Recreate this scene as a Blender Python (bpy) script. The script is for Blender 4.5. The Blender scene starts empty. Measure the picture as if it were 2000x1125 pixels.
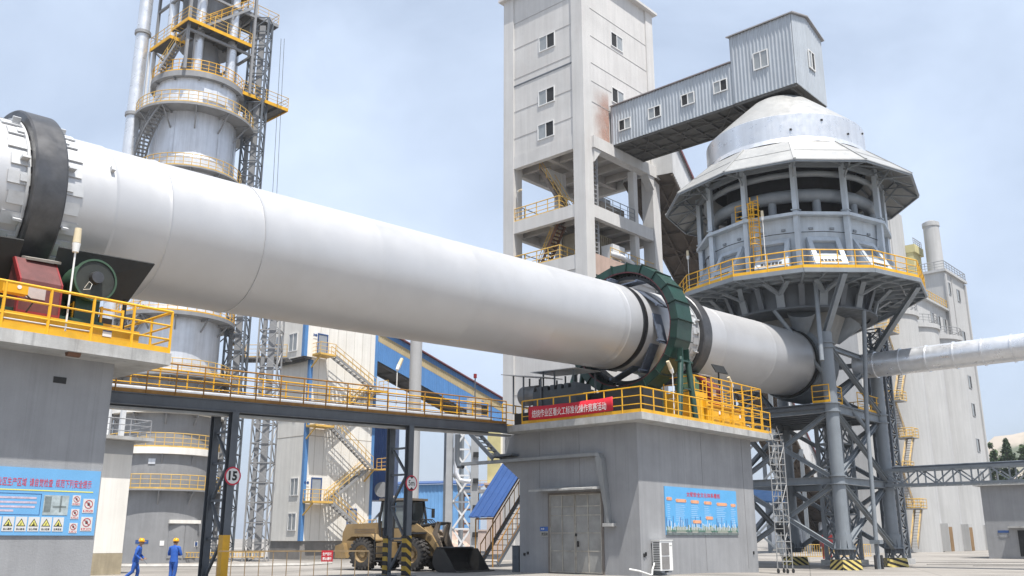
import bpy, math, random
from mathutils import Vector, Matrix, Quaternion
random.seed(7)
S = bpy.context.scene
COL = S.collection
R_ = math.radians
# ---------------------------------------------------------------- camera
cd = bpy.data.cameras.new('camera'); cam = bpy.data.objects.new('camera', cd); COL.objects.link(cam)
cam.location = (0, 0, 1.5); cam.rotation_euler = (R_(90 + 15.2134), 0, 0)
cd.sensor_width = 36; cd.lens = 32.4; cd.clip_start = 0.1; cd.clip_end = 6000
S.camera = cam
# ---------------------------------------------------------------- sky and sun
AZ = R_(42.049)                       # heading of the kiln axis, from +Y towards +X
kx, ky = math.sin(AZ), math.cos(AZ)
SUN = Vector((ky * 1.0 - kx * 0.44, -kx * 1.0 - ky * 0.44, 2.75)).normalized()
elev = math.asin(SUN.z); azim = math.atan2(SUN.x, SUN.y)
W_ = bpy.data.worlds.new('World'); S.world = W_; W_.use_nodes = True
nt = W_.node_tree; nt.nodes.clear()
out = nt.nodes.new('ShaderNodeOutputWorld'); bg = nt.nodes.new('ShaderNodeBackground')
sky = nt.nodes.new('ShaderNodeTexSky'); sky.sky_type = 'NISHITA'; sky.sun_disc = False
sky.sun_elevation = elev; sky.sun_rotation = azim; sky.air_density = 1.0; sky.dust_density = 2.5; sky.ozone_density = 1.2
tc = nt.nodes.new('ShaderNodeTexCoord'); mp = nt.nodes.new('ShaderNodeMapping'); mp.inputs['Scale'].default_value = (1.0, 1.0, 1.7)
ns = nt.nodes.new('ShaderNodeTexNoise'); ns.inputs['Scale'].default_value = 1.9; ns.inputs['Detail'].default_value = 7; ns.inputs['Roughness'].default_value = 0.55
ns.inputs['Distortion'].default_value = 0.4
rp = nt.nodes.new('ShaderNodeValToRGB'); rp.color_ramp.elements[0].position = 0.36; rp.color_ramp.elements[1].position = 0.72
rp.color_ramp.elements[0].color = (0.46, 0.46, 0.46, 1); rp.color_ramp.elements[1].color = (0.94, 0.94, 0.94, 1)
mx = nt.nodes.new('ShaderNodeMix'); mx.data_type = 'RGBA'
nt.links.new(tc.outputs['Generated'], mp.inputs['Vector']); nt.links.new(mp.outputs[0], ns.inputs['Vector'])
nt.links.new(ns.outputs[0], rp.inputs[0]); nt.links.new(rp.outputs[0], mx.inputs[0])
nt.links.new(sky.outputs[0], mx.inputs[6]); mx.inputs[7].default_value = (6.7, 7.85, 9.7, 1)
nt.links.new(mx.outputs[2], bg.inputs['Color']); bg.inputs['Strength'].default_value = 0.086
nt.links.new(bg.outputs[0], out.inputs[0])
sd = bpy.data.lights.new('sun', 'SUN'); so = bpy.data.objects.new('sun', sd); COL.objects.link(so)
sd.energy = 5.0; sd.angle = R_(0.5); sd.color = (1.0, 0.955, 0.89)
so.rotation_mode = 'QUATERNION'; so.rotation_quaternion = SUN.to_track_quat('Z', 'Y'); so.location = (0, 0, 120)
S.view_settings.view_transform = 'Standard'; S.view_settings.look = 'None'; S.view_settings.gamma = 1; S.view_settings.use_curve_mapping = False
S.view_settings.exposure = 0.52
# ---------------------------------------------------------------- frames
KF = Matrix.Translation((5.681, 45, 0)) @ Matrix.Rotation(math.pi / 2 - AZ, 4, 'Z')       # a along the kiln, b to its far side, z up
ZK, SL = 11.574, 0.04355
KT = KF @ Matrix.Translation((0, 0, ZK)) @ Matrix.Rotation(-math.atan(SL), 4, 'Y')          # along the tilted kiln axis
WF = Matrix.Identity(4)
def zax(a): return ZK + SL * a
def rotf(x, y, rz, z=0): return Matrix.Translation((x, y, z)) @ Matrix.Rotation(rz, 4, 'Z')
# ---------------------------------------------------------------- materials
MATS = {}
def mat(name, col, rough=0.6, metal=0.0, var=0.12, scale=0.9, streak=0.0, bump=0.0, bscale=30, spot=None, spotcol=None, dirt=0.0, dirtcol=(0.16, 0.12, 0.09), drip=0.0, rv=0.1):
    if name in MATS: return MATS[name]
    m = bpy.data.materials.new(name); m.use_nodes = True; t = m.node_tree; L = t.links.new
    p = t.nodes['Principled BSDF']; p.inputs['Roughness'].default_value = rough; p.inputs['Metallic'].default_value = metal
    tc = t.nodes.new('ShaderNodeTexCoord')
    cur = None
    base = t.nodes.new('ShaderNodeRGB'); base.outputs[0].default_value = (*col, 1); cur = base.outputs[0]
    def mul(fac_out, lo, hi, cur):
        r = t.nodes.new('ShaderNodeMapRange'); L(fac_out, r.inputs[0]); r.inputs[1].default_value = 0.3; r.inputs[2].default_value = 0.7
        r.inputs[3].default_value = lo; r.inputs[4].default_value = hi
        x = t.nodes.new('ShaderNodeVectorMath'); x.operation = 'SCALE'; L(cur, x.inputs[0]); L(r.outputs[0], x.inputs['Scale']); return x.outputs[0]
    if var:
        n = t.nodes.new('ShaderNodeTexNoise'); n.inputs['Scale'].default_value = scale; n.inputs['Detail'].default_value = 8; n.inputs['Roughness'].default_value = 0.62
        L(tc.outputs['Object'], n.inputs['Vector']); cur = mul(n.outputs[0], 1 - var, 1 + var * 0.8, cur)
    if streak:
        mp = t.nodes.new('ShaderNodeMapping'); mp.inputs['Scale'].default_value = (1.6, 1.6, 0.07); L(tc.outputs['Object'], mp.inputs[0])
        n = t.nodes.new('ShaderNodeTexNoise'); n.inputs['Scale'].default_value = 1.6; n.inputs['Detail'].default_value = 6; n.inputs['Roughness'].default_value = 0.7
        L(mp.outputs[0], n.inputs['Vector']); cur = mul(n.outputs[0], 1 - streak, 1 + streak * 0.4, cur)
    if drip:
        mp = t.nodes.new('ShaderNodeMapping'); mp.inputs['Scale'].default_value = (5.5, 5.5, 0.10); L(tc.outputs['Object'], mp.inputs[0])
        n = t.nodes.new('ShaderNodeTexNoise'); n.inputs['Scale'].default_value = 1.0; n.inputs['Detail'].default_value = 5; n.inputs['Roughness'].default_value = 0.75; L(mp.outputs[0], n.inputs['Vector'])
        r = t.nodes.new('ShaderNodeMapRange'); L(n.outputs[0], r.inputs[0]); r.inputs[1].default_value = 0.56; r.inputs[2].default_value = 0.72; r.inputs[3].default_value = 1.0; r.inputs[4].default_value = 1 - drip
        x = t.nodes.new('ShaderNodeVectorMath'); x.operation = 'SCALE'; L(cur, x.inputs[0]); L(r.outputs[0], x.inputs['Scale']); cur = x.outputs[0]
    if dirt:
        mp = t.nodes.new('ShaderNodeMapping'); mp.inputs['Scale'].default_value = (1, 1, 0.35); mp.inputs['Location'].default_value = (3, 7, 1); L(tc.outputs['Object'], mp.inputs[0])
        n = t.nodes.new('ShaderNodeTexNoise'); n.inputs['Scale'].default_value = 0.7; n.inputs['Detail'].default_value = 9; n.inputs['Roughness'].default_value = 0.7
        L(mp.outputs[0], n.inputs['Vector'])
        r = t.nodes.new('ShaderNodeMapRange'); L(n.outputs[0], r.inputs[0]); r.inputs[1].default_value = 0.52; r.inputs[2].default_value = 0.75; r.inputs[3].default_value = 0; r.inputs[4].default_value = dirt
        x = t.nodes.new('ShaderNodeMix'); x.data_type = 'RGBA'; L(r.outputs[0], x.inputs[0]); L(cur, x.inputs[6]); x.inputs[7].default_value = (*dirtcol, 1); cur = x.outputs[2]
    L(cur, p.inputs['Base Color'])
    if var:
        n2 = t.nodes.new('ShaderNodeTexNoise'); n2.inputs['Scale'].default_value = 2.3; n2.inputs['Detail'].default_value = 5; L(tc.outputs['Object'], n2.inputs['Vector'])
        r = t.nodes.new('ShaderNodeMapRange'); L(n2.outputs[0], r.inputs[0]); r.inputs[1].default_value = 0.3; r.inputs[2].default_value = 0.7
        r.inputs[3].default_value = max(0.05, rough - rv); r.inputs[4].default_value = min(1, rough + rv); L(r.outputs[0], p.inputs['Roughness'])
    if bump:
        n3 = t.nodes.new('ShaderNodeTexNoise'); n3.inputs['Scale'].default_value = bscale; n3.inputs['Detail'].default_value = 4; L(tc.outputs['Object'], n3.inputs['Vector'])
        b = t.nodes.new('ShaderNodeBump'); b.inputs['Strength'].default_value = bump; b.inputs['Distance'].default_value = 0.02; L(n3.outputs[0], b.inputs['Height']); L(b.outputs[0], p.inputs['Normal'])
    MATS[name] = m; return m
def stripes(name, c1, c2, dirv, period):
    m = bpy.data.materials.new(name); m.use_nodes = True; t = m.node_tree; L = t.links.new; p = t.nodes['Principled BSDF']; p.inputs['Roughness'].default_value = 0.6
    tc = t.nodes.new('ShaderNodeTexCoord'); d = t.nodes.new('ShaderNodeVectorMath'); d.operation = 'DOT_PRODUCT'; d.inputs[1].default_value = dirv; L(tc.outputs['Object'], d.inputs[0])
    a = t.nodes.new('ShaderNodeMath'); a.operation = 'MULTIPLY'; a.inputs[1].default_value = 1 / period; L(d.outputs['Value'], a.inputs[0])
    f = t.nodes.new('ShaderNodeMath'); f.operation = 'FRACT'; L(a.outputs[0], f.inputs[0])
    g = t.nodes.new('ShaderNodeMath'); g.operation = 'GREATER_THAN'; g.inputs[1].default_value = 0.5; L(f.outputs[0], g.inputs[0])
    n = t.nodes.new('ShaderNodeTexNoise'); n.inputs['Scale'].default_value = 5; n.inputs['Detail'].default_value = 8; L(tc.outputs['Object'], n.inputs[0])
    x = t.nodes.new('ShaderNodeMix'); x.data_type = 'RGBA'; L(g.outputs[0], x.inputs[0]); x.inputs[6].default_value = (*c1, 1); x.inputs[7].default_value = (*c2, 1)
    r = t.nodes.new('ShaderNodeMapRange'); L(n.outputs[0], r.inputs[0]); r.inputs[1].default_value = .3; r.inputs[2].default_value = .7; r.inputs[3].default_value = .75; r.inputs[4].default_value = 1.1
    s = t.nodes.new('ShaderNodeVectorMath'); s.operation = 'SCALE'; L(x.outputs[2], s.inputs[0]); L(r.outputs[0], s.inputs['Scale']); L(s.outputs[0], p.inputs['Base Color'])
    MATS[name] = m; return m
M_KILN = mat('kiln_paint', (0.52, 0.52, 0.525), 0.44, 0.45, 0.05, 0.5, dirt=0.22, dirtcol=(0.42, 0.41, 0.39), bump=0.05, bscale=2.2, rv=0.035)
M_TYRE = mat('tyre_steel', (0.10, 0.10, 0.103), 0.42, 0.7, 0.25, 2.5, bump=0.1, bscale=9)
M_PAD = mat('pad_steel', (0.52, 0.53, 0.54), 0.5, 0.2, 0.15, 3)
M_GREASE = mat('black_grease', (0.012, 0.012, 0.013), 0.35, 0, 0.3, 4)
M_BLACK = mat('black_plate', (0.013, 0.014, 0.014), 0.6, 0, 0.25, 2)
M_BLUESTEEL = mat('blued_steel', (0.16, 0.19, 0.25), 0.38, 0.5, 0.3, 3)
M_GREEN = mat('green_paint', (0.010, 0.045, 0.032), 0.42, 0.0, 0.22, 1.2, streak=0.15, dirt=0.35, dirtcol=(0.02, 0.03, 0.025))
M_GREENL = mat('light_green_paint', (0.12, 0.22, 0.13), 0.5, 0.0, 0.3, 3, dirt=0.5, dirtcol=(0.04, 0.045, 0.035))
M_RED = mat('red_paint', (0.24, 0.018, 0.02), 0.5, 0, 0.2, 1.5, streak=0.2, dirt=0.35, dirtcol=(0.1, 0.03, 0.03))
M_YEL = mat('yellow_paint', (0.72, 0.385, 0.012), 0.45, 0, 0.18, 1.6, dirt=0.4, dirtcol=(0.36, 0.19, 0.03))
M_YELF = mat('faded_yellow_paint', (0.62, 0.40, 0.10), 0.55, 0, 0.2, 1.6, dirt=0.5, dirtcol=(0.30, 0.20, 0.10))
M_RUSTY = mat('rusty_yellow_paint', (0.33, 0.165, 0.03), 0.6, 0, 0.3, 2.0, dirt=0.6, dirtcol=(0.17, 0.07, 0.03))
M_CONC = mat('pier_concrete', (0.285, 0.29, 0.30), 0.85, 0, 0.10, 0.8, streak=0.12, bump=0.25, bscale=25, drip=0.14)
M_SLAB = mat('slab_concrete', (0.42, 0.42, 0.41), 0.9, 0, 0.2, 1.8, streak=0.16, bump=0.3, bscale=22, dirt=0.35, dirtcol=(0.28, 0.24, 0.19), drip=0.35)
M_TOWER = mat('tower_concrete', (0.575, 0.565, 0.55), 0.88, 0, 0.09, 0.35, streak=0.10, dirt=0.16, dirtcol=(0.45, 0.37, 0.33), drip=0.12)
M_PINK = mat('pink_dusty_concrete', (0.50, 0.37, 0.31), 0.9, 0, 0.18, 0.5, streak=0.2)
M_SILO = mat('silo_concrete', (0.44, 0.44, 0.435), 0.9, 0, 0.10, 0.12, streak=0.14, drip=0.12)
M_GSTEEL = mat('grey_steel_paint', (0.215, 0.24, 0.265), 0.5, 0.05, 0.14, 0.8, streak=0.12, dirt=0.15, dirtcol=(0.14, 0.12, 0.1))
M_DSTEEL = mat('dark_steel_paint', (0.105, 0.12, 0.14), 0.55, 0.05, 0.16, 1.0, streak=0.12)
M_LSTEEL = mat('pale_blue_steel_paint', (0.49, 0.545, 0.60), 0.48, 0.1, 0.14, 0.9, streak=0.15, dirt=0.15, dirtcol=(0.25, 0.24, 0.22))
M_WSTEEL = mat('white_steel_paint', (0.62, 0.63, 0.64), 0.5, 0, 0.1, 1)
M_SILV = mat('aluminium_cladding', (0.72, 0.735, 0.76), 0.34, 0.6, 0.10, 0.7, streak=0.12, bump=0.05, bscale=5)
M_SHAFT = mat('shaft_cladding', (0.72, 0.74, 0.78), 0.38, 0.35, 0.13, 0.5, streak=0.2, dirt=0.22, dirtcol=(0.3, 0.29, 0.28))
M_SHAFTG = mat('grey_shaft_paint', (0.26, 0.265, 0.275), 0.65, 0, 0.12, 0.8, streak=0.14)
M_CONE = mat('cone_sheet', (0.37, 0.372, 0.365), 0.48, 0.3, 0.10, 0.6, streak=0.08, dirt=0.2, dirtcol=(0.5, 0.45, 0.38))
M_CORR = mat('corrugated_grey_sheet', (0.42, 0.455, 0.49), 0.5, 0.15, 0.10, 0.5, streak=0.12)
M_CORRW = mat('corrugated_white_sheet', (0.60, 0.605, 0.61), 0.55, 0.1, 0.1, 0.5, streak=0.1)
M_RIDGE = mat('maroon_edge', (0.17, 0.06, 0.065), 0.6, 0, 0.2, 1)
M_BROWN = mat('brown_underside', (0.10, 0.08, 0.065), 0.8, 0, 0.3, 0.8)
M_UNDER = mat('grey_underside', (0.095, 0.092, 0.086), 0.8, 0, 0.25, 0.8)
M_WPANEL = mat('white_wall_panel', (0.79, 0.77, 0.72), 0.7, 0, 0.06, 0.5, streak=0.12, dirt=0.10, dirtcol=(0.4, 0.3, 0.18))
M_BLUE = mat('blue_sheet', (0.09, 0.235, 0.50), 0.5, 0, 0.10, 0.6, streak=0.12)
M_DBLUE = mat('dark_blue_sheet', (0.03, 0.08, 0.235), 0.5, 0, 0.10, 0.6, streak=0.1)
M_LBLUE = mat('pale_blue_sheet', (0.15, 0.34, 0.62), 0.55, 0, 0.10, 0.4, streak=0.1)
M_TAN = mat('tan_translucent_sheet', (0.42, 0.34, 0.20), 0.6, 0, 0.15, 1.0)
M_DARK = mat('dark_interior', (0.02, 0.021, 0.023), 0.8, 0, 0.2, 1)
M_GLASS = mat('grey_window_glass', (0.30, 0.32, 0.33), 0.12, 0, 0.15, 1.5)
M_FRAME = mat('white_window_frame', (0.70, 0.70, 0.69), 0.5, 0, 0.05, 1)
M_RUST = mat('rusty_steel', (0.15, 0.075, 0.045), 0.8, 0, 0.35, 2)
M_WHITE = mat('white_paint', (0.75, 0.75, 0.73), 0.5, 0, 0.06, 2)
M_INK = mat('black_lettering', (0.015, 0.015, 0.015), 0.6, 0, 0, 1)
M_REDINK = mat('red_lettering', (0.55, 0.03, 0.05), 0.6, 0, 0, 1)
M_WINK = mat('white_lettering', (0.80, 0.80, 0.78), 0.6, 0, 0, 1)
M_SIGNBLUE = mat('sign_blue', (0.14, 0.36, 0.62), 0.6, 0, 0.06, 1.5, streak=0.04)
M_BANNER = mat('banner_red_cloth', (0.56, 0.012, 0.03), 0.7, 0, 0.10, 2.5)
M_GALV = mat('galvanised_door_sheet', (0.30, 0.30, 0.29), 0.5, 0.25, 0.25, 1.1, dirt=0.5, dirtcol=(0.19, 0.175, 0.155))
M_GROUND = None
# ---------------------------------------------------------------- mesh builder
def V(*a): return Vector(a)
def perp(d):
    d = d.normalized(); u = Vector((0, 0, 1)).cross(d)
    if u.length < 1e-4: u = Vector((1, 0, 0))
    u.normalize(); return u, d.cross(u)
ORG = {}
class MB:
    def __init__(s): s.v = []; s.f = []
    def add(s, vs, fs):
        n = len(s.v); s.v += [Vector(v) for v in vs]; s.f += [tuple(i + n for i in f) for f in fs]; return s
    def hexa(s, p): return s.add(p, [(0, 3, 2, 1), (4, 5, 6, 7), (0, 1, 5, 4), (1, 2, 6, 5), (2, 3, 7, 6), (3, 0, 4, 7)])
    def box(s, x0, x1, y0, y1, z0, z1):
        x0, x1 = min(x0, x1), max(x0, x1); y0, y1 = min(y0, y1), max(y0, y1); z0, z1 = min(z0, z1), max(z0, z1)
        return s.hexa([(x0, y0, z0), (x1, y0, z0), (x1, y1, z0), (x0, y1, z0), (x0, y0, z1), (x1, y0, z1), (x1, y1, z1), (x0, y1, z1)])
    def obox(s, c, u, v, w): # centre and three half-vectors
        c, u, v, w = Vector(c), Vector(u), Vector(v), Vector(w)
        return s.hexa([c - u - v - w, c + u - v - w, c + u + v - w, c - u + v - w, c - u - v + w, c + u - v + w, c + u + v + w, c - u + v + w])
    def bar(s, p, q, w, h=None):
        p, q = Vector(p), Vector(q); h = w if h is None else h; u, t = perp(q - p)
        return s.obox((p + q) / 2, (q - p) / 2, u * w / 2, t * h / 2)
    def ibeam(s, p, q, w, h, t=0.03):
        p, q = Vector(p), Vector(q); u, n = perp(q - p); d = (q - p) / 2; c = (p + q) / 2
        s.obox(c + n * (h / 2 - t / 2), d, u * w / 2, n * t / 2); s.obox(c - n * (h / 2 - t / 2), d, u * w / 2, n * t / 2)
        return s.obox(c, d * 0.9995, u * t / 2, n * (h / 2 - t))
    def tube(s, p, q, r, r2=None, n=8, caps=True):
        p, q = Vector(p), Vector(q); r2 = r if r2 is None else r2; u, t = perp(q - p); vs = []
        for c, rr in ((p, r), (q, r2)):
            for i in range(n):
                a = 2 * math.pi * i / n; vs.append(c + (u * math.cos(a) + t * math.sin(a)) * rr)
        fs = [(i, (i + 1) % n, n + (i + 1) % n, n + i) for i in range(n)]
        if caps: fs += [tuple(reversed(range(n))), tuple(range(n, 2 * n))]
        return s.add(vs, fs)
    def path(s, pts, r, n=8, caps=True, closed=False):
        pts = [Vector(p) for p in pts]; N = len(pts); vs = []; u = None
        for i, p in enumerate(pts):
            if closed: d = (pts[(i + 1) % N] - pts[i - 1]).normalized()
            elif i == 0: d = (pts[1] - p).normalized()
            elif i == N - 1: d = (p - pts[i - 1]).normalized()
            else: d = ((pts[i + 1] - p).normalized() + (p - pts[i - 1]).normalized()).normalized()
            if u is None: u, t = perp(d)
            else:
                u = u - d * u.dot(d)
                if u.length < 1e-5: u, t = perp(d)
                u.normalize(); t = d.cross(u)
            for j in range(n):
                a = 2 * math.pi * j / n; vs.append(p + (u * math.cos(a) + t * math.sin(a)) * r)
        fs = []
        for i in range(N if closed else N - 1):
            k = (i + 1) % N
            fs += [(i * n + j, i * n + (j + 1) % n, k * n + (j + 1) % n, k * n + j) for j in range(n)]
        if caps and not closed: fs += [tuple(reversed(range(n))), tuple(range((N - 1) * n, N * n))]
        return s.add(vs, fs)
    def lathe(s, prof, n=32, c=(0, 0, 0), ax='z', a0=0, a1=2 * math.pi, ph=0, close=False):
        # prof: [(t along axis, radius)]; close joins last to first profile point
        full = abs(a1 - a0 - 2 * math.pi) < 1e-6; m = n if full else n + 1; vs = []; P = len(prof); c = Vector(c)
        for i in range(m):
            a = a0 + (a1 - a0) * i / n + ph; ca, sa = math.cos(a), math.sin(a)
            for t, r in prof:
                vs.append(c + (Vector((r * ca, r * sa, t)) if ax == 'z' else Vector((t, r * ca, r * sa)) if ax == 'x' else Vector((r * sa, t, r * ca))))
        fs = []
        for i in range(n):
            k = (i + 1) % m
            for j in range(P if close else P - 1):
                q = (j + 1) % P; fs.append((i * P + j, k * P + j, k * P + q, i * P + q))
        return s.add(vs, fs)
    def prism(s, poly, off):
        n = len(poly); poly = [Vector(p) for p in poly]; off = Vector(off)
        return s.add(poly + [p + off for p in poly], [tuple(reversed(range(n))), tuple(range(n, 2 * n))] + [(i, (i + 1) % n, n + (i + 1) % n, n + i) for i in range(n)])
    def disc(s, c, nrm, r, t=0.01, n=24):
        c, nrm = Vector(c), Vector(nrm).normalized(); return s.tube(c, c + nrm * t, r, n=n)
    def corr(s, p, q, z0, z1, pitch=0.3, dep=0.05, thick=0.05, z0b=None, z1b=None):
        # corrugated sheet from p to q (xy), ribs upright; z0b/z1b at q end for sloping sheets
        p, q = Vector((p[0], p[1], 0)), Vector((q[0], q[1], 0)); L = (q - p).length; d = (q - p) / L; nr = Vector((d.y, -d.x, 0))
        z0b = z0 if z0b is None else z0b; z1b = z1 if z1b is None else z1b; pr = []; t = 0
        while t < L - 1e-6:
            for f, o in ((0, 0), (0.5, 0), (0.62, dep), (0.88, dep)):
                if t + f * pitch < L: pr.append((t + f * pitch, o))
            t += pitch
        pr.append((L, 0)); vs = []
        for t, o in pr:
            w = t / L; b = p + d * t
            for off, zz in ((o, z0 + (z0b - z0) * w), (o, z1 + (z1b - z1) * w), (-thick, z1 + (z1b - z1) * w), (-thick, z0 + (z0b - z0) * w)):
                vs.append((b + nr * off) + Vector((0, 0, zz)))
        fs = []
        for i in range(len(pr) - 1):
            for j in range(4): fs.append((i * 4 + j, (i + 1) * 4 + j, (i + 1) * 4 + (j + 1) % 4, i * 4 + (j + 1) % 4))
        fs += [(0, 1, 2, 3), tuple(len(vs) - 4 + i for i in (3, 2, 1, 0))]
        return s.add(vs, fs)
    def build(s, name, m, parent=None, smooth=0, recalc=True, kind=None, label=None, origin=None, frame=None):
        o_ = ORG[parent.name] if parent else Vector(origin or (0, 0, 0))
        me = bpy.data.meshes.new(name); me.from_pydata([v - o_ for v in s.v], [], s.f); me.update()
        if recalc:
            import bmesh
            b = bmesh.new(); b.from_mesh(me); bmesh.ops.recalc_face_normals(b, faces=b.faces); b.to_mesh(me); b.free()
        if smooth:
            me.shade_smooth()
            me.set_sharp_from_angle(angle=R_(smooth))
        me.materials.append(m)
        o = bpy.data.objects.new(name, me); COL.objects.link(o)
        if parent: o.parent = parent; ORG[o.name] = o_
        else:
            o.matrix_world = (frame or WF) @ Matrix.Translation(o_); ORG[o.name] = o_
        if kind: o['kind'] = kind
        if label: o['label'] = label
        return o
def thing(name, label, cat, origin=(0, 0, 0), frame=KF, group=None):
    o = bpy.data.objects.new(name, None); o.empty_display_size = 0.3; COL.objects.link(o)
    o.matrix_world = frame @ Matrix.Translation(Vector(origin)); ORG[o.name] = Vector(origin)
    o['label'] = label; o['category'] = cat
    if group: o['group'] = group
    return o
def solo(name, label, cat, mb, m, origin=(0, 0, 0), frame=KF, group=None, smooth=0):
    o = mb.build(name, m, None, smooth, origin=origin, frame=frame); o['label'] = label; o['category'] = cat
    if group: o['group'] = group
    return o
def struct(name, mb, m, frame=WF, smooth=0):
    return mb.build(name, m, None, smooth, frame=frame, kind='structure')
def clone(o, parent=None, label=None):
    c = o.copy(); COL.objects.link(c); ORG[c.name] = ORG[o.name]
    if parent: c.parent = parent
    if label: c['label'] = label
    for ch in list(o.children): clone(ch, c)
    return c
def text(name, body, parent, m, o, u, v, h, w=None, ext=0.006, bold=0.012, label=None):
    """lettering laid in the plane (u, v) with its lower left corner at o; h tall, w wide"""
    c = bpy.data.curves.new(name, 'FONT'); c.body = body; c.resolution_u = 2; c.offset = bold; c.extrude = 0.0; c.space_character = 1.0
    ob = bpy.data.objects.new(name, c); COL.objects.link(ob); bpy.context.view_layer.update()
    me = bpy.data.meshes.new_from_object(ob.evaluated_get(bpy.context.evaluated_depsgraph_get()))
    bpy.data.objects.remove(ob); bpy.data.curves.remove(c)
    xs = [q.co.x for q in me.vertices]; ys = [q.co.y for q in me.vertices]
    x0, x1, y0, y1 = min(xs), max(xs), min(ys), max(ys)
    sy = h / (y1 - y0); sx = (w / (x1 - x0)) if w else sy
    u, v, o = Vector(u).normalized(), Vector(v).normalized(), Vector(o); n = u.cross(v)
    mb = MB(); nv = len(me.vertices)
    front = [o + u * ((q.co.x - x0) * sx) + v * ((q.co.y - y0) * sy) + n * ext for q in me.vertices]
    mb.add(front, [tuple(p.vertices) for p in me.polygons])
    bpy.data.meshes.remove(me)
    return mb.build(name, m, parent, recalc=False, label=label)
def win(parent, c, u, n, w, h, open_side=1, fm=None, panes=2, t=0.07):
    """window: frame with panes; one pane slid open and dark"""
    c, u, n = Vector(c), Vector(u).normalized(), Vector(n).normalized(); z = Vector((0, 0, 1)); f = MB(); b = 0.07
    for sx in (-1, 1): f.obox(c + u * sx * (w / 2 - b / 2) + n * t / 2, u * b / 2, z * h / 2, n * t / 2)
    for sz in (-1, 1): f.obox(c + z * sz * (h / 2 - b / 2) + n * t / 2, u * (w / 2 - b), z * b / 2, n * t / 2)
    for i in range(1, panes): f.obox(c + u * (-w / 2 + w * i / panes) + n * t * 0.48, u * 0.035, z * (h / 2 - b), n * t * 0.46)
    fo = f.build('window', fm or M_FRAME, parent)
    for i in range(panes):
        pw = w / panes; cc = c + u * (-w / 2 + pw * (i + 0.5)) + n * 0.012
        d = (i == panes - 1 and open_side > 0) or (i == 0 and open_side < 0)
        MB().obox(cc, u * (pw / 2 - 0.045), z * (h / 2 - b), n * 0.012).build('pane', M_DARK if d else M_GLASS, fo)  # in an open half, a dark sheet stands in for the unlit interior
    return fo
def railing(parent, pts, m, h=1.1, rails=(1.0, 0.66, 0.33), kick=0.15, step=1.1, r=0.025, pr=0.03, posts=True, name='railing', closed=False):
    """handrail along pts; rails and toe board one mesh, each post its own sub-part"""
    mb = MB(); pts = [Vector(p) for p in pts]; P = pts + ([pts[0]] if closed else []); up = Vector((0, 0, 1)); pp = []
    for a, b in zip(P[:-1], P[1:]):
        for f in rails: mb.tube(a + up * h * f, b + up * h * f, r * (1.25 if f == 1.0 else 0.85), n=6)
        if kick: mb.bar(a + up * kick / 2, b + up * kick / 2, 0.012, kick)
        L = (b - a).length; k = max(1, round(L / step)); pp += [a + (b - a) * i / k for i in range(k)]
    if not closed: pp.append(P[-1])
    if not posts:
        for q in pp: mb.tube(q, q + up * h, pr, n=5)
    o = mb.build(name, m, parent, 40)
    if posts:
        first = None
        for q in pp:
            if first is None:
                first = MB().tube(q + V(0, 0, 0), q + up * (h - 0.01), pr, n=6).build('post', m, o, 40); q0 = q
            else:
                c = first.copy(); COL.objects.link(c); c.parent = o; c.location = q - q0
    return o
def stair(mb, p, q, wv, n, tw=0.25, sh=0.22, rail=None, rm=None):
    """straight flight from p up to q; wv = width vector"""
    p, q, wv = Vector(p), Vector(q), Vector(wv); d = (q - p); hd = Vector((d.x, d.y, 0)).normalized(); up = Vector((0, 0, 1))
    for s_ in (0, 1): mb.bar(p + wv * s_, q + wv * s_, 0.05, sh)
    for i in range(n):
        c = p + d * ((i + 0.5) / n) + wv * 0.5
        mb.obox(c, wv * 0.5 * 0.97, hd * tw / 2, up * 0.02)
    if rail is not None:
        for s_ in (0, 1):
            for f in (1.0, 0.55): rail.tube(p + wv * s_ + up * f, q + wv * s_ + up * f, 0.03, n=5)
            k = max(2, int(d.length / 1.1))
            for i in range(k + 1): c = p + d * i / k + wv * s_; rail.tube(c, c + up, 0.028, n=5)
def lattice(mb, c, hw, z0, z1, n, r=0.06, br=0.04, hw1=None, hd=None, x=False):
    """four legged lattice mast"""
    hw1 = hw if hw1 is None else hw1; hd = hw if hd is None else hd; c = Vector((c[0], c[1], 0)); sg = [(-1, -1), (1, -1), (1, 1), (-1, 1)]
    def pt(i, f): w = hw + (hw1 - hw) * f; return c + Vector((sg[i][0] * w, sg[i][1] * hd * w / hw, z0 + (z1 - z0) * f))
    for i in range(4): mb.bar(pt(i, 0), pt(i, 1), r * 2)
    for k in range(n):
        f0, f1 = k / n, (k + 1) / n
        for i in range(4):
            j = (i + 1) % 4; mb.bar(pt(i, f1), pt(j, f1), br * 1.6)
            if x: mb.bar(pt(i, f0), pt(j, f1), br * 1.5); mb.bar(pt(j, f0), pt(i, f1), br * 1.45)
            else:
                if (k + i) % 2: mb.bar(pt(i, f0), pt(j, f1), br * 1.5)
                else: mb.bar(pt(j, f0), pt(i, f1), br * 1.5)
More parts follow.
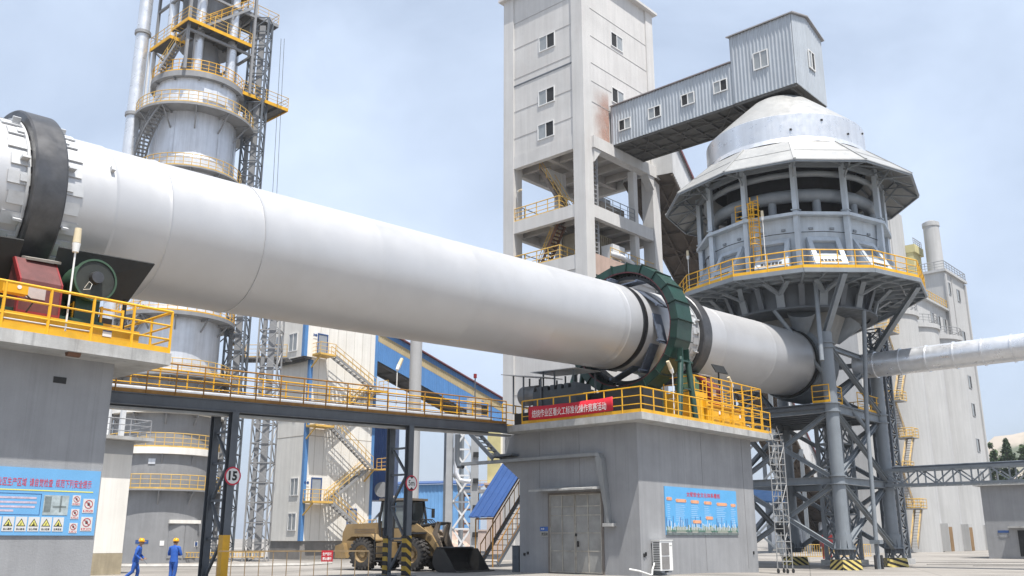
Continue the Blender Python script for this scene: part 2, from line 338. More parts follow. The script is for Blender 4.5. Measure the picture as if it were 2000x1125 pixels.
# ================================================================ ground
def ground_z(x, y):
    t = min(1.0, max(0.0, (x - 8) / 8)); return 0.006 * max(0.0, y - 95) - 0.22 * t * t * (3 - 2 * t) - 0.25 * min(1.0, max(0.0, (-9.5 - x) / 3))
def make_ground():
    m = bpy.data.materials.new('yard_concrete'); m.use_nodes = True; t = m.node_tree; L = t.links.new; p = t.nodes['Principled BSDF']; p.inputs['Roughness'].default_value = 0.9
    tc = t.nodes.new('ShaderNodeTexCoord')
    def noise(sc, det, mpg=None):
        n = t.nodes.new('ShaderNodeTexNoise'); n.inputs['Scale'].default_value = sc; n.inputs['Detail'].default_value = det; n.inputs['Roughness'].default_value = 0.65
        if mpg:
            q = t.nodes.new('ShaderNodeMapping'); q.inputs['Scale'].default_value = mpg; q.inputs['Rotation'].default_value = (0, 0, 0.35); L(tc.outputs['Object'], q.inputs[0]); L(q.outputs[0], n.inputs[0])
        else: L(tc.outputs['Object'], n.inputs[0])
        return n.outputs[0]
    r = t.nodes.new('ShaderNodeValToRGB'); r.color_ramp.elements[0].position = 0.32; r.color_ramp.elements[0].color = (0.165, 0.153, 0.138, 1)
    r.color_ramp.elements[1].position = 0.68; r.color_ramp.elements[1].color = (0.36, 0.335, 0.305, 1)
    a = t.nodes.new('ShaderNodeMath'); a.operation = 'ADD'; L(noise(0.09, 8), a.inputs[0])
    b = t.nodes.new('ShaderNodeMath'); b.operation = 'MULTIPLY_ADD'; b.inputs[1].default_value = 0.5; b.inputs[2].default_value = -0.25; L(noise(0.5, 6, (0.12, 1.6, 1)), b.inputs[0])
    L(b.outputs[0], a.inputs[1]); L(a.outputs[0], r.inputs[0])
    tk = t.nodes.new('ShaderNodeMapRange'); tk.inputs[1].default_value = .55; tk.inputs[2].default_value = .66; tk.inputs[3].default_value = 1.0; tk.inputs[4].default_value = .72; L(noise(0.55, 7, (0.05, 1.0, 1)), tk.inputs[0])
    br = t.nodes.new('ShaderNodeTexBrick'); br.inputs['Scale'].default_value = 1; br.inputs['Brick Width'].default_value = 6; br.inputs['Row Height'].default_value = 5; br.offset = 0
    br.inputs['Mortar Size'].default_value = 0.025; br.inputs['Color1'].default_value = (1, 1, 1, 1); br.inputs['Color2'].default_value = (0.92, 0.92, 0.92, 1); br.inputs['Mortar'].default_value = (0.5, 0.5, 0.5, 1)
    q = t.nodes.new('ShaderNodeMapping'); q.inputs['Rotation'].default_value = (0, 0, 0.3); L(tc.outputs['Object'], q.inputs[0]); L(q.outputs[0], br.inputs[0])
    x = t.nodes.new('ShaderNodeMix'); x.data_type = 'RGBA'; x.blend_type = 'MULTIPLY'; x.inputs[0].default_value = 1; L(r.outputs[0], x.inputs[6]); L(br.outputs[0], x.inputs[7])
    sc_ = t.nodes.new('ShaderNodeVectorMath'); sc_.operation = 'SCALE'; L(x.outputs[2], sc_.inputs[0]); L(tk.outputs[0], sc_.inputs['Scale']); L(sc_.outputs[0], p.inputs['Base Color'])
    bm = t.nodes.new('ShaderNodeBump'); bm.inputs['Strength'].default_value = 0.25; bm.inputs['Distance'].default_value = 0.02; L(noise(18, 5), bm.inputs['Height']); L(bm.outputs[0], p.inputs['Normal'])
    mb = MB(); xs = [-1500, -400, -150, -80, -40, -20, -12.5, -9.5, 0, 8, 9, 10, 11, 12, 13, 14, 15, 16, 20, 40, 60, 80, 120, 200, 400, 1500]; ys = [-600, -60, 0, 20, 40, 60, 80, 95, 120, 150, 200, 260, 400, 800, 2500]
    for y in ys:
        for x_ in xs: mb.v.append(V(x_, y, ground_z(x_, min(y, 260))))
    n = len(xs); mb.f = [(j * n + i, j * n + i + 1, (j + 1) * n + i + 1, (j + 1) * n + i) for j in range(len(ys) - 1) for i in range(n - 1)]
    struct('ground', mb, m)
make_ground()
M_KERB = mat('kerb_concrete', (0.36, 0.35, 0.33), 0.9, 0, 0.2, 2)
kb = MB(); kb.path([(-30, 61, -.21), (-24, 61.5, -.21), (-18, 62, -.21), (-14, 64.5, -.21), (-13, 69, -.21)], 0.14, n=4); struct('kerb', kb, M_KERB)
kb = MB()
for x0, y0, x1, y1 in ((27, 70, 75, 76), (28.5, 66, 80, 69.5), (30, 62.5, 80, 65)): kb.bar((x0, y0, -0.205), (x1, y1, -0.205), 0.22, 0.03)
struct('drain_channel', kb, mat('drain_grating', (0.11, 0.105, 0.1), 0.85, 0, 0.3, 2))
# ================================================================ rotary kiln
kiln = thing('rotary_kiln', 'huge silver white rotary kiln tube lying inclined across the yard on two piers', 'kiln', (-12, 0, 0), KT)
prof = []; s = -38.0
random.seed(3)
def rad(s): return 2.125 if -31.2 < s < -26.9 or 1.6 < s < 6.4 else 2.1
secs = [-38, -31.2, -26.9, -25.35, -22.2, -17.4, -12.6, -7.8, -3.0, -2.55, 1.6, 6.4, 12.1, 17.8]
for i, (a, b) in enumerate(zip(secs[:-1], secs[1:])):
    r = 2.125 if a in (-31.2, 1.6) else 2.1; w = 0.03 if a == -25.35 else 0.008 if a > -3.2 else 0.004
    prof += [(a + 0.035, r + w), (a + 0.07, r + 0.004), (a + 0.11, r), (b - 0.08, r), (b - 0.04, r + 0.004), (b - 0.035, r + w)]
prof += [(17.8, 2.1), (17.8, 1.6)]
MB().lathe(prof, 96, ax='x').build('shell', M_KILN, kiln, 50)
eb = MB().lathe([(17.42, 2.11), (17.42, 2.24), (17.66, 2.24), (17.66, 2.11)], 72, ax='x', close=True); eb.build('end_seal_ring', M_BLACK, kiln, 40)
for s0 in (-29.2, 3.4):
    MB().lathe([(s0, 2.2), (s0, 2.46), (s0 + 0.05, 2.5), (s0 + 0.77, 2.5), (s0 + 0.82, 2.46), (s0 + 0.82, 2.2)], 96, ax='x', close=True).build('riding_ring', M_TYRE, kiln, 30)
    MB().lathe([(s0 - 0.09, 2.13), (s0 - 0.09, 2.23), (s0 - 0.03, 2.23), (s0 - 0.03, 2.13)], 72, ax='x', close=True).build('retaining_ring', M_PAD, kiln, 30)
    N = 26
    for i in range(N):
        t = 2 * math.pi * i / N; ur = V(0, math.cos(t), math.sin(t)); ut = V(0, -math.sin(t), math.cos(t)); sc = s0 + 0.41
        p = MB(); p.obox(V(sc, 0, 0) + ur * 2.15, V(0.94 if i % 2 else 0.88, 0, 0), ut * 0.165, ur * 0.022)
        for sg in (-1, 1):
            if i % 3 == 0: p.obox(V(sc + sg * 0.58, 0, 0) + ur * 2.27, V(0.1, 0, 0), ut * 0.03, ur * 0.08)
            elif i % 3 == 1: p.obox(V(sc + sg * 0.56, 0, 0) + ur * 2.2, V(0.1, 0, 0), ut * 0.09, ur * 0.022)
        p.build('filler_pad', M_PAD, kiln)
MB().obox((-27.05, -1.99, 0.9), (0.05, 0, 0), (0, 0.07, -0.03), (0, 0.03, 0.07)).build('inspection_plug', M_PAD, kiln)
MB().lathe([(-1.55, 2.106), (-1.45, 2.125), (-1.15, 2.125), (-1.12, 2.1)], 72, ax='x').build('grease_band', M_GREASE, kiln, 40)
gp = [(0.1, 2.55), (0.1, 2.72), (0.7, 2.72), (0.7, 2.55)]
g = MB().lathe(gp, 96, ax='x', close=True)
for i in range(84):
    t = 2 * math.pi * i / 84; ur = V(0, math.cos(t), math.sin(t)); ut = V(0, -math.sin(t), math.cos(t)); g.obox(V(0.4, 0, 0) + ur * 2.76, V(0.31, 0, 0), ut * 0.055, ur * 0.05)
g.build('girth_gear', M_GREASE, kiln, 30)
for i in range(9):
    t = 2 * math.pi * i / 9 + 0.15; t2 = t + 0.62; p = V(0, 2.13 * math.cos(t), 2.13 * math.sin(t)); q = V(0, 2.6 * math.cos(t2), 2.6 * math.sin(t2))
    b = MB(); d = (q - p).normalized(); nn = V(1, 0, 0).cross(d); b.obox((p + q) / 2 + V(-0.35, 0, 0), (q - p) / 2, V(0.36, 0, 0), nn * 0.025)
    b.tube(q - d * 0.12 + V(-0.82, 0, 0), q - d * 0.12 + V(-0.2, 0, 0), 0.07, n=8); b.build('spring_plate', M_BLUESTEEL, kiln)
# ---------------- stationary gear guard
gg = thing('gear_guard', 'dark green ringed gear guard hooped round the kiln on tube legs', 'machine guard', (-0.2, -3.5, 6.65))
A1, A2, N = -0.42, 0.86, 22
def kp(s, r, t): return V(s, r * math.cos(t), ZK + SL * s + r * math.sin(t))
g = MB()
for i in range(N):
    t0, t1 = 2 * math.pi * i / N, 2 * math.pi * (i + 1) / N
    for s_ in (A1, A2): g.hexa([kp(s_, 2.92, t0), kp(s_, 3.3, t0), kp(s_, 3.3, t1), kp(s_, 2.92, t1), kp(s_ + .02, 2.92, t0), kp(s_ + .02, 3.3, t0), kp(s_ + .02, 3.3, t1), kp(s_ + .02, 2.92, t1)])
    g.hexa([kp(A1, 3.285, t0), kp(A2, 3.285, t0), kp(A2, 3.285, t1), kp(A1, 3.285, t1), kp(A1, 3.305, t0), kp(A2, 3.305, t0), kp(A2, 3.305, t1), kp(A1, 3.305, t1)])
g.build('guard_hoop', M_GREEN, gg)
MB().lathe([(A1 + 0.015, 2.84), (A1 + 0.015, 2.92), (A1 + 0.06, 2.92), (A1 + 0.06, 2.84)], 56, c=(0, 0, ZK + SL * A1), ax='x', close=True).build('inner_flange', mat('dark_red_oxide', (0.12, 0.03, 0.035), 0.6, 0, 0.3, 2), gg, 40)
for i in range(N):
    t = 2 * math.pi * i / N; ur = V(0, math.cos(t), math.sin(t)); ut = V(0, -math.sin(t), math.cos(t)); r = MB(); c = V(0, 0, ZK + SL * A1)
    r.obox(c + V((A1 + A2) / 2 + 0.01, 0, 0) + ur * 3.34, V((A2 - A1) / 2 + 0.05, 0, 0), ut * 0.018, ur * 0.045); r.obox(c + V(A1 - 0.035, 0, 0) + ur * 3.11, V(0.035, 0, 0), ut * 0.018, ur * 0.22)
    r.build('guard_rib', mat('dark_green_rib', (.007, .025, .019), .5, 0, .2, 2), gg)
for p, q in (((-0.1, -3.15, 9.75), (-1.1, -3.55, 6.65)), ((0.5, -3.15, 9.7), (0.35, -3.55, 6.65)), ((-0.1, 3.15, 9.75), (-1.1, 3.55, 6.65)), ((0.5, 3.15, 9.7), (0.35, 3.55, 6.65))):
    MB().tube(p, q, 0.14, n=10).box(q[0] - .22, q[0] + .22, q[1] - .2, q[1] + .2, 6.65, 6.69).build('leg', M_GREEN, gg, 40)
for q_ in ((-0.35, 0.75, -3.3, -3.0, 9.55, 9.63), (-0.4, 0.5, -3.42, -3.36, 8.2, 8.26), (-0.15, -0.1, -3.3, -3.0, 9.63, 10.2), (0.4, 0.45, -3.3, -3.0, 9.63, 10.2)): MB().box(*q_).build('bracket', M_GREEN, gg)
# ================================================================ central pier
pier = thing('kiln_pier', 'grey concrete kiln pier with metal double doors, yellow railed deck and a red banner', 'pier', (1.2, 0, 0), KF, 'kiln piers')
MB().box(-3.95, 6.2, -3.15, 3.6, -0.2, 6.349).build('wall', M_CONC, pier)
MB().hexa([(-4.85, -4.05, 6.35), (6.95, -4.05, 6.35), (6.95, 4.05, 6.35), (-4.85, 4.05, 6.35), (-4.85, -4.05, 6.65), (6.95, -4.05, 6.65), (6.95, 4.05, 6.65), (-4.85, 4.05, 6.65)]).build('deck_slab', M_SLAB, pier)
M_JNT = mat('joint_sealant', (0.235, 0.235, 0.24), 0.9, 0, 0.1, 2)
for bb in (2.35, 0.0): MB().box(-3.962, -3.951, bb - 0.012, bb + 0.012, 3.7, 6.3).build('wall_joint', M_JNT, pier)
for aa in (1.3, 5.2): MB().box(aa - 0.012, aa + 0.012, -3.162, -3.151, 0.1, 6.3).build('wall_joint', M_JNT, pier)
MB().prism([(-3.948, 3.6, 4.2), (-3.948, 4.75, 5.05), (-3.948, 4.75, 5.3), (-3.948, 3.6, 5.3)], (0.8, 0, 0)).build('corbel', M_CONC, pier)
MB().box(-3.9, -3.1, 3.61, 4.6, 5.31, 6.34).build('corbel_post', M_CONC, pier)
# double door
D0, D1, DZ = 1.75, -1.18, 3.42
f = MB(); f.box(-4.0, -3.94, D0, D0 + 0.09, 0, DZ + .08).box(-4.0, -3.94, D1 - 0.09, D1, 0, DZ + .08).box(-4.0, -3.94, D1, D0, DZ, DZ + 0.08); f.build('door_frame', mat('stained_grey_frame', (.17, .15, .135), .7, 0, .25, 2), pier)
mid = (D0 + D1) / 2
for lo, hi, side in ((mid + 0.01, D0 - 0.01, 1), (D1 + 0.01, mid - 0.01, -1)):
    d = MB(); d.box(-3.975, -3.952, lo, hi, 0.05, DZ - 0.02); lf = d.build('door_leaf', M_GALV, pier)
    fr = MB(); zs = [0.05, 0.95, 1.72, 2.48, DZ - 0.55, DZ - 0.05]
    for z in zs: fr.box(-4.003, -3.976, lo, hi, z, z + 0.045)
    for b_ in (lo, (lo + hi) / 2 - 0.02, hi - 0.045): fr.box(-4.0, -3.9765, b_, b_ + 0.045, 0.05, DZ - 0.02)
    fr.build('door_bars', mat('worn_light_steel', (0.40, 0.38, 0.34), 0.55, 0.3, 0.3, 3, dirt=0.5), lf)
    if side == -1:
        MB().box(-4.05, -4.004, mid - 0.2, mid - 0.14, 1.15, 1.4).build('door_handle', M_INK, lf); MB().box(-4.03, -4.004, mid - 0.1, mid - 0.02, 1.6, 1.72).build('lock', M_INK, lf)
MB().hexa([(-4.75, -1.3, 3.56), (-3.951, -1.3, 3.62), (-3.951, 2.35, 3.62), (-4.75, 2.35, 3.56), (-4.75, -1.3, 3.64), (-3.951, -1.3, 3.74), (-3.951, 2.35, 3.74), (-4.75, 2.35, 3.64)]).build('door_canopy', M_SLAB, pier)
for bb, zz in ((3.3, 0.75), (3.1, 0.8)): MB().box(-3.99, -3.951, bb - 0.05, bb + 0.05, zz, zz + 0.12).build('socket', M_INK, pier)
for aa, zz in ((-3.75, 0.75), (-3.62, 0.8), (5.75, 0.75)): MB().box(aa - 0.04, aa + 0.04, -3.2, -3.151, zz, zz + 0.15).build('socket', M_INK, pier)
# deck railing
e = 0.07
railing(pier, [(-4.85 + e, 2.7, 6.65), (-4.85 + e, -4.05 + e, 6.65), (6.95 - e, -4.05 + e, 6.65)], M_YEL, 1.08, step=0.98)
railing(pier, [(-4.85 + e, 3.95, 6.65), (-2.9, 3.95, 6.65)], M_YEL, 1.08, step=1.0)
railing(pier, [(1.9, -3.55, 6.65), (6.9, -3.55, 6.65), (6.9, 0.5, 6.65)], M_YEL, 2.35, rails=(1, 0.8, 0.62, 0.44, 0.22), kick=0.1, step=1.0)
railing(pier, [(0.75, -1.6, 8.0), (0.75, -3.3, 8.0), (1.85, -3.3, 8.0)], M_YEL, 1.0, kick=0.25, step=0.95)
railing(pier, [(2.2, -2.9, 7.95), (4.9, -2.9, 7.95)], M_YEL, 1.0, rails=(1, 0.75, 0.5, 0.25), kick=0.1, step=0.9)
# machinery on the deck (each bolted down on its own frame)
bb = thing('machine_bed', 'yellow steel roller base and boxes on the deck behind the railing of the banner pier', 'machine base', (3.4, -2.9, 6.65))
MB().box(1.6, 5.2, -3.45, -2.7, 6.66, 7.6).box(0.7, 1.55, -3.3, -1.6, 6.66, 7.98).build('base_frame', M_YEL, bb)
MB().box(1.45, 1.6, -3.5, -3.3, 7.55, 7.9).box(1.5, 5.4, -3.52, -2.6, 7.61, 7.72).build('top_plate', M_YEL, bb)
for x0 in (1.75, 2.75, 3.75): MB().box(x0, x0 + 0.85, -3.475, -3.451, 6.8, 7.5).build('panel_door', M_YEL, bb)
for x0 in (2.6, 4.6): MB().box(x0, x0 + 0.14, -3.49, -3.476, 7.3, 7.46).build('notice_plate', M_WHITE, bb)
MB().box(-3.6, 0.6, -3.3, -2.2, 6.66, 6.95).build('sole_plate', M_YEL, bb)
def roller(b0, lab, s0=3.8):
    sg = -1 if b0 < 0 else 1; z = zax(s0); r = thing('support_roller', lab, 'roller', (s0, b0, z - 4.5), KF, 'support rollers under the kiln tyres')
    MB().lathe([(s0 - 0.5, 0.1), (s0 - 0.5, 0.72), (s0 + 0.5, 0.72), (s0 + 0.5, 0.1)], 36, c=(0, sg * 1.62, z - 2.8), ax='x').build('roller_wheel', M_TYRE, r, 40)
    MB().tube((s0 - 1.1, sg * 1.62, z - 2.8), (s0 + 1.1, sg * 1.62, z - 2.8), 0.22, n=16).build('shaft', M_TYRE, r, 40)
    for d in (-0.95, 0.95): MB().box(s0 + d - 0.25, s0 + d + 0.25, sg * 1.62 - 0.55, sg * 1.62 + 0.55, z - 4.3, z - 2.6).tube((s0 + d - 0.3, sg * 1.62, z - 2.7), (s0 + d + 0.3, sg * 1.62, z - 2.7), 0.45, n=16).build('bearing_block', M_GREENL, r, 40)
roller(-1, 'near support roller under the kiln tyre on the banner pier'); roller(1, 'far support roller behind the kiln tyre on the banner pier')
roller(-1, 'near support roller beside the red guard on the left pier', -28.8); roller(1, 'far support roller on the left pier', -28.8)
def cover(s0, zb, bq, lab):
    c = thing('roller_cover', lab, 'machine guard', (s0, bq, zb), KF, 'red roller covers'); w = 0.46
    pr = [(bq, zb), (bq, zb + 0.9), (bq + 0.55, zb + 1.55), (bq + 0.85, zb + 1.55), (bq + 0.85, zb)]
    MB().prism([(s0 - w, y, z) for y, z in pr], (2 * w, 0, 0)).build('cover_body', mat('faded_red_panel', (0.14, 0.042, 0.04), 0.6, 0, 0.3, 1.3, streak=0.3), c)
    e_ = MB()
    for d in (-w - 0.04, w): e_.prism([(s0 + d, y - 0.02 * (y < bq + .3), z) for y, z in pr[:3]] + [(s0 + d, bq + 0.7, zb + 1.55), (s0 + d, bq + 0.12, zb + 0.85), (s0 + d, bq + 0.12, zb)], (0.04, 0, 0))
    e_.box(s0 - w, s0 + w, bq - 0.03, bq + 0.05, zb, zb + 0.14); e_.build('cover_edge', M_RED, c)
    MB().obox((s0 - 0.1, bq - 0.008, zb + 0.62), (0.22, 0, 0), (0, 0.006, 0), (0, 0, 0.16)).build('notice_sheet', mat('pale_notice', (0.45, 0.40, 0.39), 0.7, 0, 0.15, 3), c)
    MB().obox((s0 + 0.15, bq + 0.62, zb + 1.61), (0.4, 0, 0.02), (0, 0.2, 0.06), (0, -0.01, 0.03)).build('lid', mat('worn_light_steel', (0.4, .38, .34)), c)
cover(-28.95, 6.55, -3.25, 'red steel cover over the roller on the left pier, below the big tyre')
cover(3.6, 7.9, -2.75, 'small red steel cover below the dark tyre on the banner pier')
sh = MB().obox((4.95, -2.35, 9.95), (0.62, 0, 0.02), (0, 0.12, 0.22), (0, 0.02, -0.01)); solo('heat_shield', 'small black plate shield leaning by the kiln above the red cover', 'heat shield', sh.bar((4.9, -2.3, 8), (4.9, -2.3, 9.9), .06), M_BLACK, (4.95, -2.35, 8))
# kiln drive
dr = thing('kiln_drive', 'dark motor and gearbox train under thin roofs behind the banner', 'kiln drive', (-3.4, 1.8, 6.65))
MB().lathe([(2.75, 0.1), (2.75, 0.47), (3.75, 0.47), (3.82, 0.42), (3.82, 0.1)], 28, c=(-3.45, 0, 8.2), ax='y').build('motor', mat('motor_grey', (0.17, 0.18, 0.19), 0.5, 0.1, 0.2, 4), dr, 40)
fan = MB()
for i in range(6):
    t = i * math.pi / 3; fan.obox((-3.45 + 0.2 * math.cos(t), 3.84, 8.2 + 0.2 * math.sin(t)), (0.13 * math.cos(t), 0, 0.13 * math.sin(t)), (0, 0.01, 0), (-0.04 * math.sin(t), 0, 0.04 * math.cos(t)))
fan.build('fan_grille', M_BLACK, dr)
x = MB().box(-4.0, -2.6, 0.1, 2.7, 7.3, 8.25)
for i in range(6): x.box(-3.9, -2.7, 0.2 + i * 0.42, 0.45 + i * 0.42, 8.25, 8.5)
x.build('gearbox', mat('dark_blue_grey_paint', (0.045, 0.055, 0.065), 0.5, 0, 0.25, 2), dr); MB().box(-4.1, -2.4, -0.2, 3.8, 6.66, 7.3).build('drive_base', M_BLACK, dr)
MB().box(-3.1, -1.6, -3.0, 0.0, 6.66, 8.0).build('pinion_house', M_BLACK, dr)
for (b0, b1, z0, z1, a0, a1) in ((4.6, 1.9, 9.28, 8.85, -4.2, -2.7), (3.2, 0.4, 9.3, 9.2, -3.6, -1.6)):
    r = MB(); r.hexa([(a0, b0, z0), (a1, b0, z0 + .08), (a1, b1, z1 + .08), (a0, b1, z1), (a0, b0, z0 + .04), (a1, b0, z0 + .12), (a1, b1, z1 + .12), (a0, b1, z1 + .04)]); rf = r.build('rain_roof', mat('pale_roof_sheet', (0.33, 0.34, 0.35), 0.6, 0.2, 0.15, 1), dr)
    q = MB()
    for b_ in (b0 - .7, (b0 + b1) / 2, b1 + 0.25):
        for a_ in (a0 + 0.15, a1 - 0.15): q.tube((a_, b_, 7.3), (a_, b_, z0 + (z1 - z0) * (b0 - b_) / (b0 - b1) + 0.02), 0.045, n=6)
    q.build('roof_posts', M_DSTEEL, rf)
def lamp(name, a, b, z0, z1, lab, head=(0, 0, 1)):
    l = thing(name, lab, 'lamp', (a, b, z0), KF, 'yard lamps on thin poles'); h = Vector(head).normalized(); top = V(a, b, z1)
    MB().path([(a, b, z0), (a, b, z1 - 0.35), top + h * 0.0], 0.023, n=6).build('pole', M_WHITE, l, 40)
    MB().tube(top - h * 0.02, top + h * 0.2, 0.075, 0.1, n=12).build('lamp_base', M_WHITE, l, 40)
    MB().lathe([(0, 0.1), (0.35, 0.1), (0.42, 0.06), (0.44, 0.001)], 12).build('_', M_WHITE, l) if False else MB().tube(top + h * 0.21, top + h * 0.58, 0.095, 0.08, n=12).build('lamp_shade', mat('yellowed_plastic', (0.62, 0.53, 0.36), 0.35, 0, 0.1, 4), l, 40)
lamp('deck_lamp', -28.5, -3.85, 6.04, 8.2, 'white capsule lamp on a thin pole on the left pier beside the kiln tyre')
lamp('deck_lamp', -2.0, -3.85, 6.65, 8.7, 'white tilted lamp on a bent pole in front of the green gear guard', (-0.75, 0, 1))
lamp('deck_lamp', 5.7, -2.6, 6.65, 9.1, 'white tilted lamp behind the tall yellow cage on the banner pier', (-0.75, 0, 1))
# lamp and control cabinet on the footbridge
lamp('bridge_lamp', -10.6, 4.95, 6.5, 8.75, 'grey capsule lamp on a bent pole standing up from the footbridge', (.5, 0, 1))
cbx = thing('control_cabinet', 'grey control cabinet with a red beacon mast at the right end of the footbridge', 'cabinet', (-5.5, 4.95, 6.7)); MB().box(-5.95, -5.3, 4.85, 5.2, 6.75, 8.0).build('case', M_PAD, cbx); MB().box(-5.2, -4.8, 4.85, 5.1, 7.3, 7.7).build('side_box', M_DSTEEL, cbx); MB().tube((-5.6, 5, 8.0), (-5.6, 5, 9.0), .03, n=6).build('mast', M_DSTEEL, cbx); MB().tube((-5.6, 5, 9.0), (-5.6, 5, 9.2), .08, n=10).build('beacon', M_RED, cbx)
# banner
bn = thing('banner', 'red cloth banner with white characters tied to the deck railing', 'banner', (-4.86, 0, 6.85))
mb = MB(); n = 40
for i in range(n + 1):
    f = i / n; b_ = 2.25 - 4.82 * f; sag = 0.05 * math.sin(f * math.pi); w = 0.012 * math.sin(f * 40) + 0.02 * math.sin(f * 9)
    mb.v += [V(-4.845 + w, b_, 6.80 - sag + 0.03 * f), V(-4.845 + w * 0.5, b_, 7.12 - sag), V(-4.845 - w * 0.3, b_, 7.42 - sag * 0.7 + 0.01 * math.sin(f * 20))]
for i in range(n):
    for j in (0, 1): mb.f.append((i * 3 + j, i * 3 + j + 1, i * 3 + j + 4, i * 3 + j + 3))
o = mb.build('banner_cloth', M_BANNER, bn, 60); md = o.modifiers.new('t', 'SOLIDIFY'); md.thickness = 0.006
text('banner_lettering', '焙烧作业区看火工标准化操作竞赛活动', bn, M_WINK, (-4.87, 2.0, 6.88), (0, -1, 0), (0, 0, 1), 0.36, 4.25, 0.02, 0.004)
# door sign
ns_ = thing('name_plate', 'small blue and grey name plate beside the metal double doors', 'sign', (-3.96, 2.06, 1.6))
MB().box(-3.985, -3.955, 1.79, 2.33, 1.83, 2.02).build('blue_header', mat('plate_blue', (0.02, 0.10, 0.36), 0.4, 0, 0.05, 2), ns_); MB().box(-3.983, -3.955, 1.79, 2.33, 1.58, 1.828).build('plate', mat('plate_grey', (0.30, 0.30, 0.28), 0.5, 0, 0.1, 2), ns_)
text('header_mark', '太钢', ns_, M_WINK, (-3.985, 2.28, 1.89), (0, -1, 0), (0, 0, 1), 0.08, 0.2, 0.003); text('room_name', '液压站', ns_, M_INK, (-3.983, 2.25, 1.63), (0, -1, 0), (0, 0, 1), 0.14, 0.38, 0.003, 0.02)
# cable duct
dk = MB(); dk.box(-4.3, -3.96, -1.1, 7.2, 5.02, 5.16); dk.hexa([(-4.3, -1.42, 4.9), (-3.96, -1.42, 4.9), (-3.96, -1.1, 5.02), (-4.3, -1.1, 5.02), (-4.3, -1.3, 5.14), (-3.96, -1.3, 5.14), (-3.96, -1.1, 5.16), (-4.3, -1.1, 5.16)])
dk.hexa([(-4.2, -1.72, 2.15), (-3.96, -1.72, 2.15), (-3.96, -1.6, 2.15), (-4.2, -1.6, 2.15), (-4.3, -1.46, 4.9), (-3.96, -1.46, 4.9), (-3.96, -1.12, 4.98), (-4.3, -1.12, 4.98)])
ct = thing('cable_duct', 'grey cable tray running along the pier wall above the doors and down beside them', 'cable tray', (-4.1, 2, 5)); dk.build('duct', mat('duct_grey', (0.27, 0.28, 0.285), 0.55, 0.1, 0.12, 1, streak=0.2), ct)
MB().box(-4.3, -3.96, -1.95, -1.45, 2.0, 2.14).build('duct_foot', M_SLAB, ct); MB().path([(-4.15, 7.2, 4.98), (-4.15, 7.5, 5.0), (-4.15, 7.62, 5.3), (-4.15, 7.62, 6.6)], 0.12, n=8).build('riser', M_DSTEEL, ct, 40)
# safety board on the right face
sb = thing('information_board', 'blue safety information board on the sunny right wall of the banner pier', 'board', (1.15, -3.16, 1.66))
bmat = mat('board_sky', (0.10, 0.36, 0.66), 0.5, 0, 0.08, 1.2); MB().box(-2.02, 4.31, -3.19, -3.155, 1.66, 3.73).build('panel', bmat, sb)
random.seed(12)
cols = ['c_green', 'c_white', 'c_blue', 'c_dark']; cm = [mat('print_green', (0.07, 0.17, 0.12), 0.6, 0, 0.4, 6), mat('print_white', (0.6, 0.64, 0.68), 0.6, 0, 0.2, 6), mat('print_navy', (0.05, 0.12, 0.32), 0.6, 0, 0.2, 6), mat('print_grey', (0.13, 0.16, 0.16), 0.6, 0, 0.4, 8)]
MB().box(-2.02, 4.31, -3.196, -3.1905, 1.66, 1.80).build('printed_ground', cm[3], sb)
g1, g2, g3 = MB(), MB(), MB(); x = -2.0
while x < 4.2:
    w = random.uniform(0.05, 0.2); h = random.uniform(0.12, 0.3); g1.box(x, x + w * 1.3, -3.1945, -3.191, 1.8, 1.8 + h)
    h2 = random.uniform(0.2, 0.42); g2.box(x, x + w * 0.35, -3.1958, -3.1948, 1.86, 1.86 + h2 * (1 if random.random() < .8 else 1.4))
    if random.random() < 0.3: g3.box(x, x + w * 0.4, -3.197, -3.196, 2.0, 2.0 + h2 * 1.2)
    x += w
g1.build('printed_trees', cm[0], sb); g2.build('printed_buildings', cm[1], sb); g3.build('printed_towers', cm[2], sb)
text('board_title', '太钢安全文化体系看板', sb, M_REDINK, (-0.25, -3.191, 3.33), (1, 0, 0), (0, 0, 1), 0.22, 3.0, 0.006, 0.012)
pill = mat('print_orange', (0.75, 0.36, 0.20), 0.6, 0, 0.1, 3)
for x0, w, z in ((-1.9, 0.42, 3.13), (-1.15, 0.85, 3.07), (0.1, 0.68, 3.05), (1.25, 0.66, 3.03), (2.4, 0.95, 3.0), (3.72, 0.45, 2.98), (0.2, 0.72, 2.17), (1.35, 0.62, 2.35)):
    p = MB(); p.box(x0 + 0.06, x0 + w - 0.06, -3.203, -3.191, z, z + 0.14)
    for e_ in (x0 + 0.06, x0 + w - 0.06): p.tube((e_, -3.191, z + 0.07), (e_, -3.203, z + 0.07), 0.07, n=10)
    p.build('column_heading', pill, sb)
M_PP, M_PB = mat('print_pale', (0.36, 0.55, 0.75), 0.6, 0, 0, 1), mat('print_beige', (0.5, 0.5, 0.42), 0.6, 0, 0, 1)
for x0, w in ((-1.85, 0.28), (-1.2, 0.9), (0.1, 0.7), (1.25, 0.7), (2.35, 1.0), (3.7, 0.5)):
    for i in range(9 if x0 not in (0.1, 1.25) else 7): z = 2.93 - i * 0.085; MB().box(x0, x0 + w * random.uniform(0.55, 1), -3.194, -3.1905, z, z + 0.022).build('print_line', M_PP, sb)
    for i in range(5): z = 1.98 - i * 0.055; MB().box(x0, x0 + w * random.uniform(0.7, 1), -3.1995, -3.198, z, z + 0.022).build('caption_line', M_PB, sb)

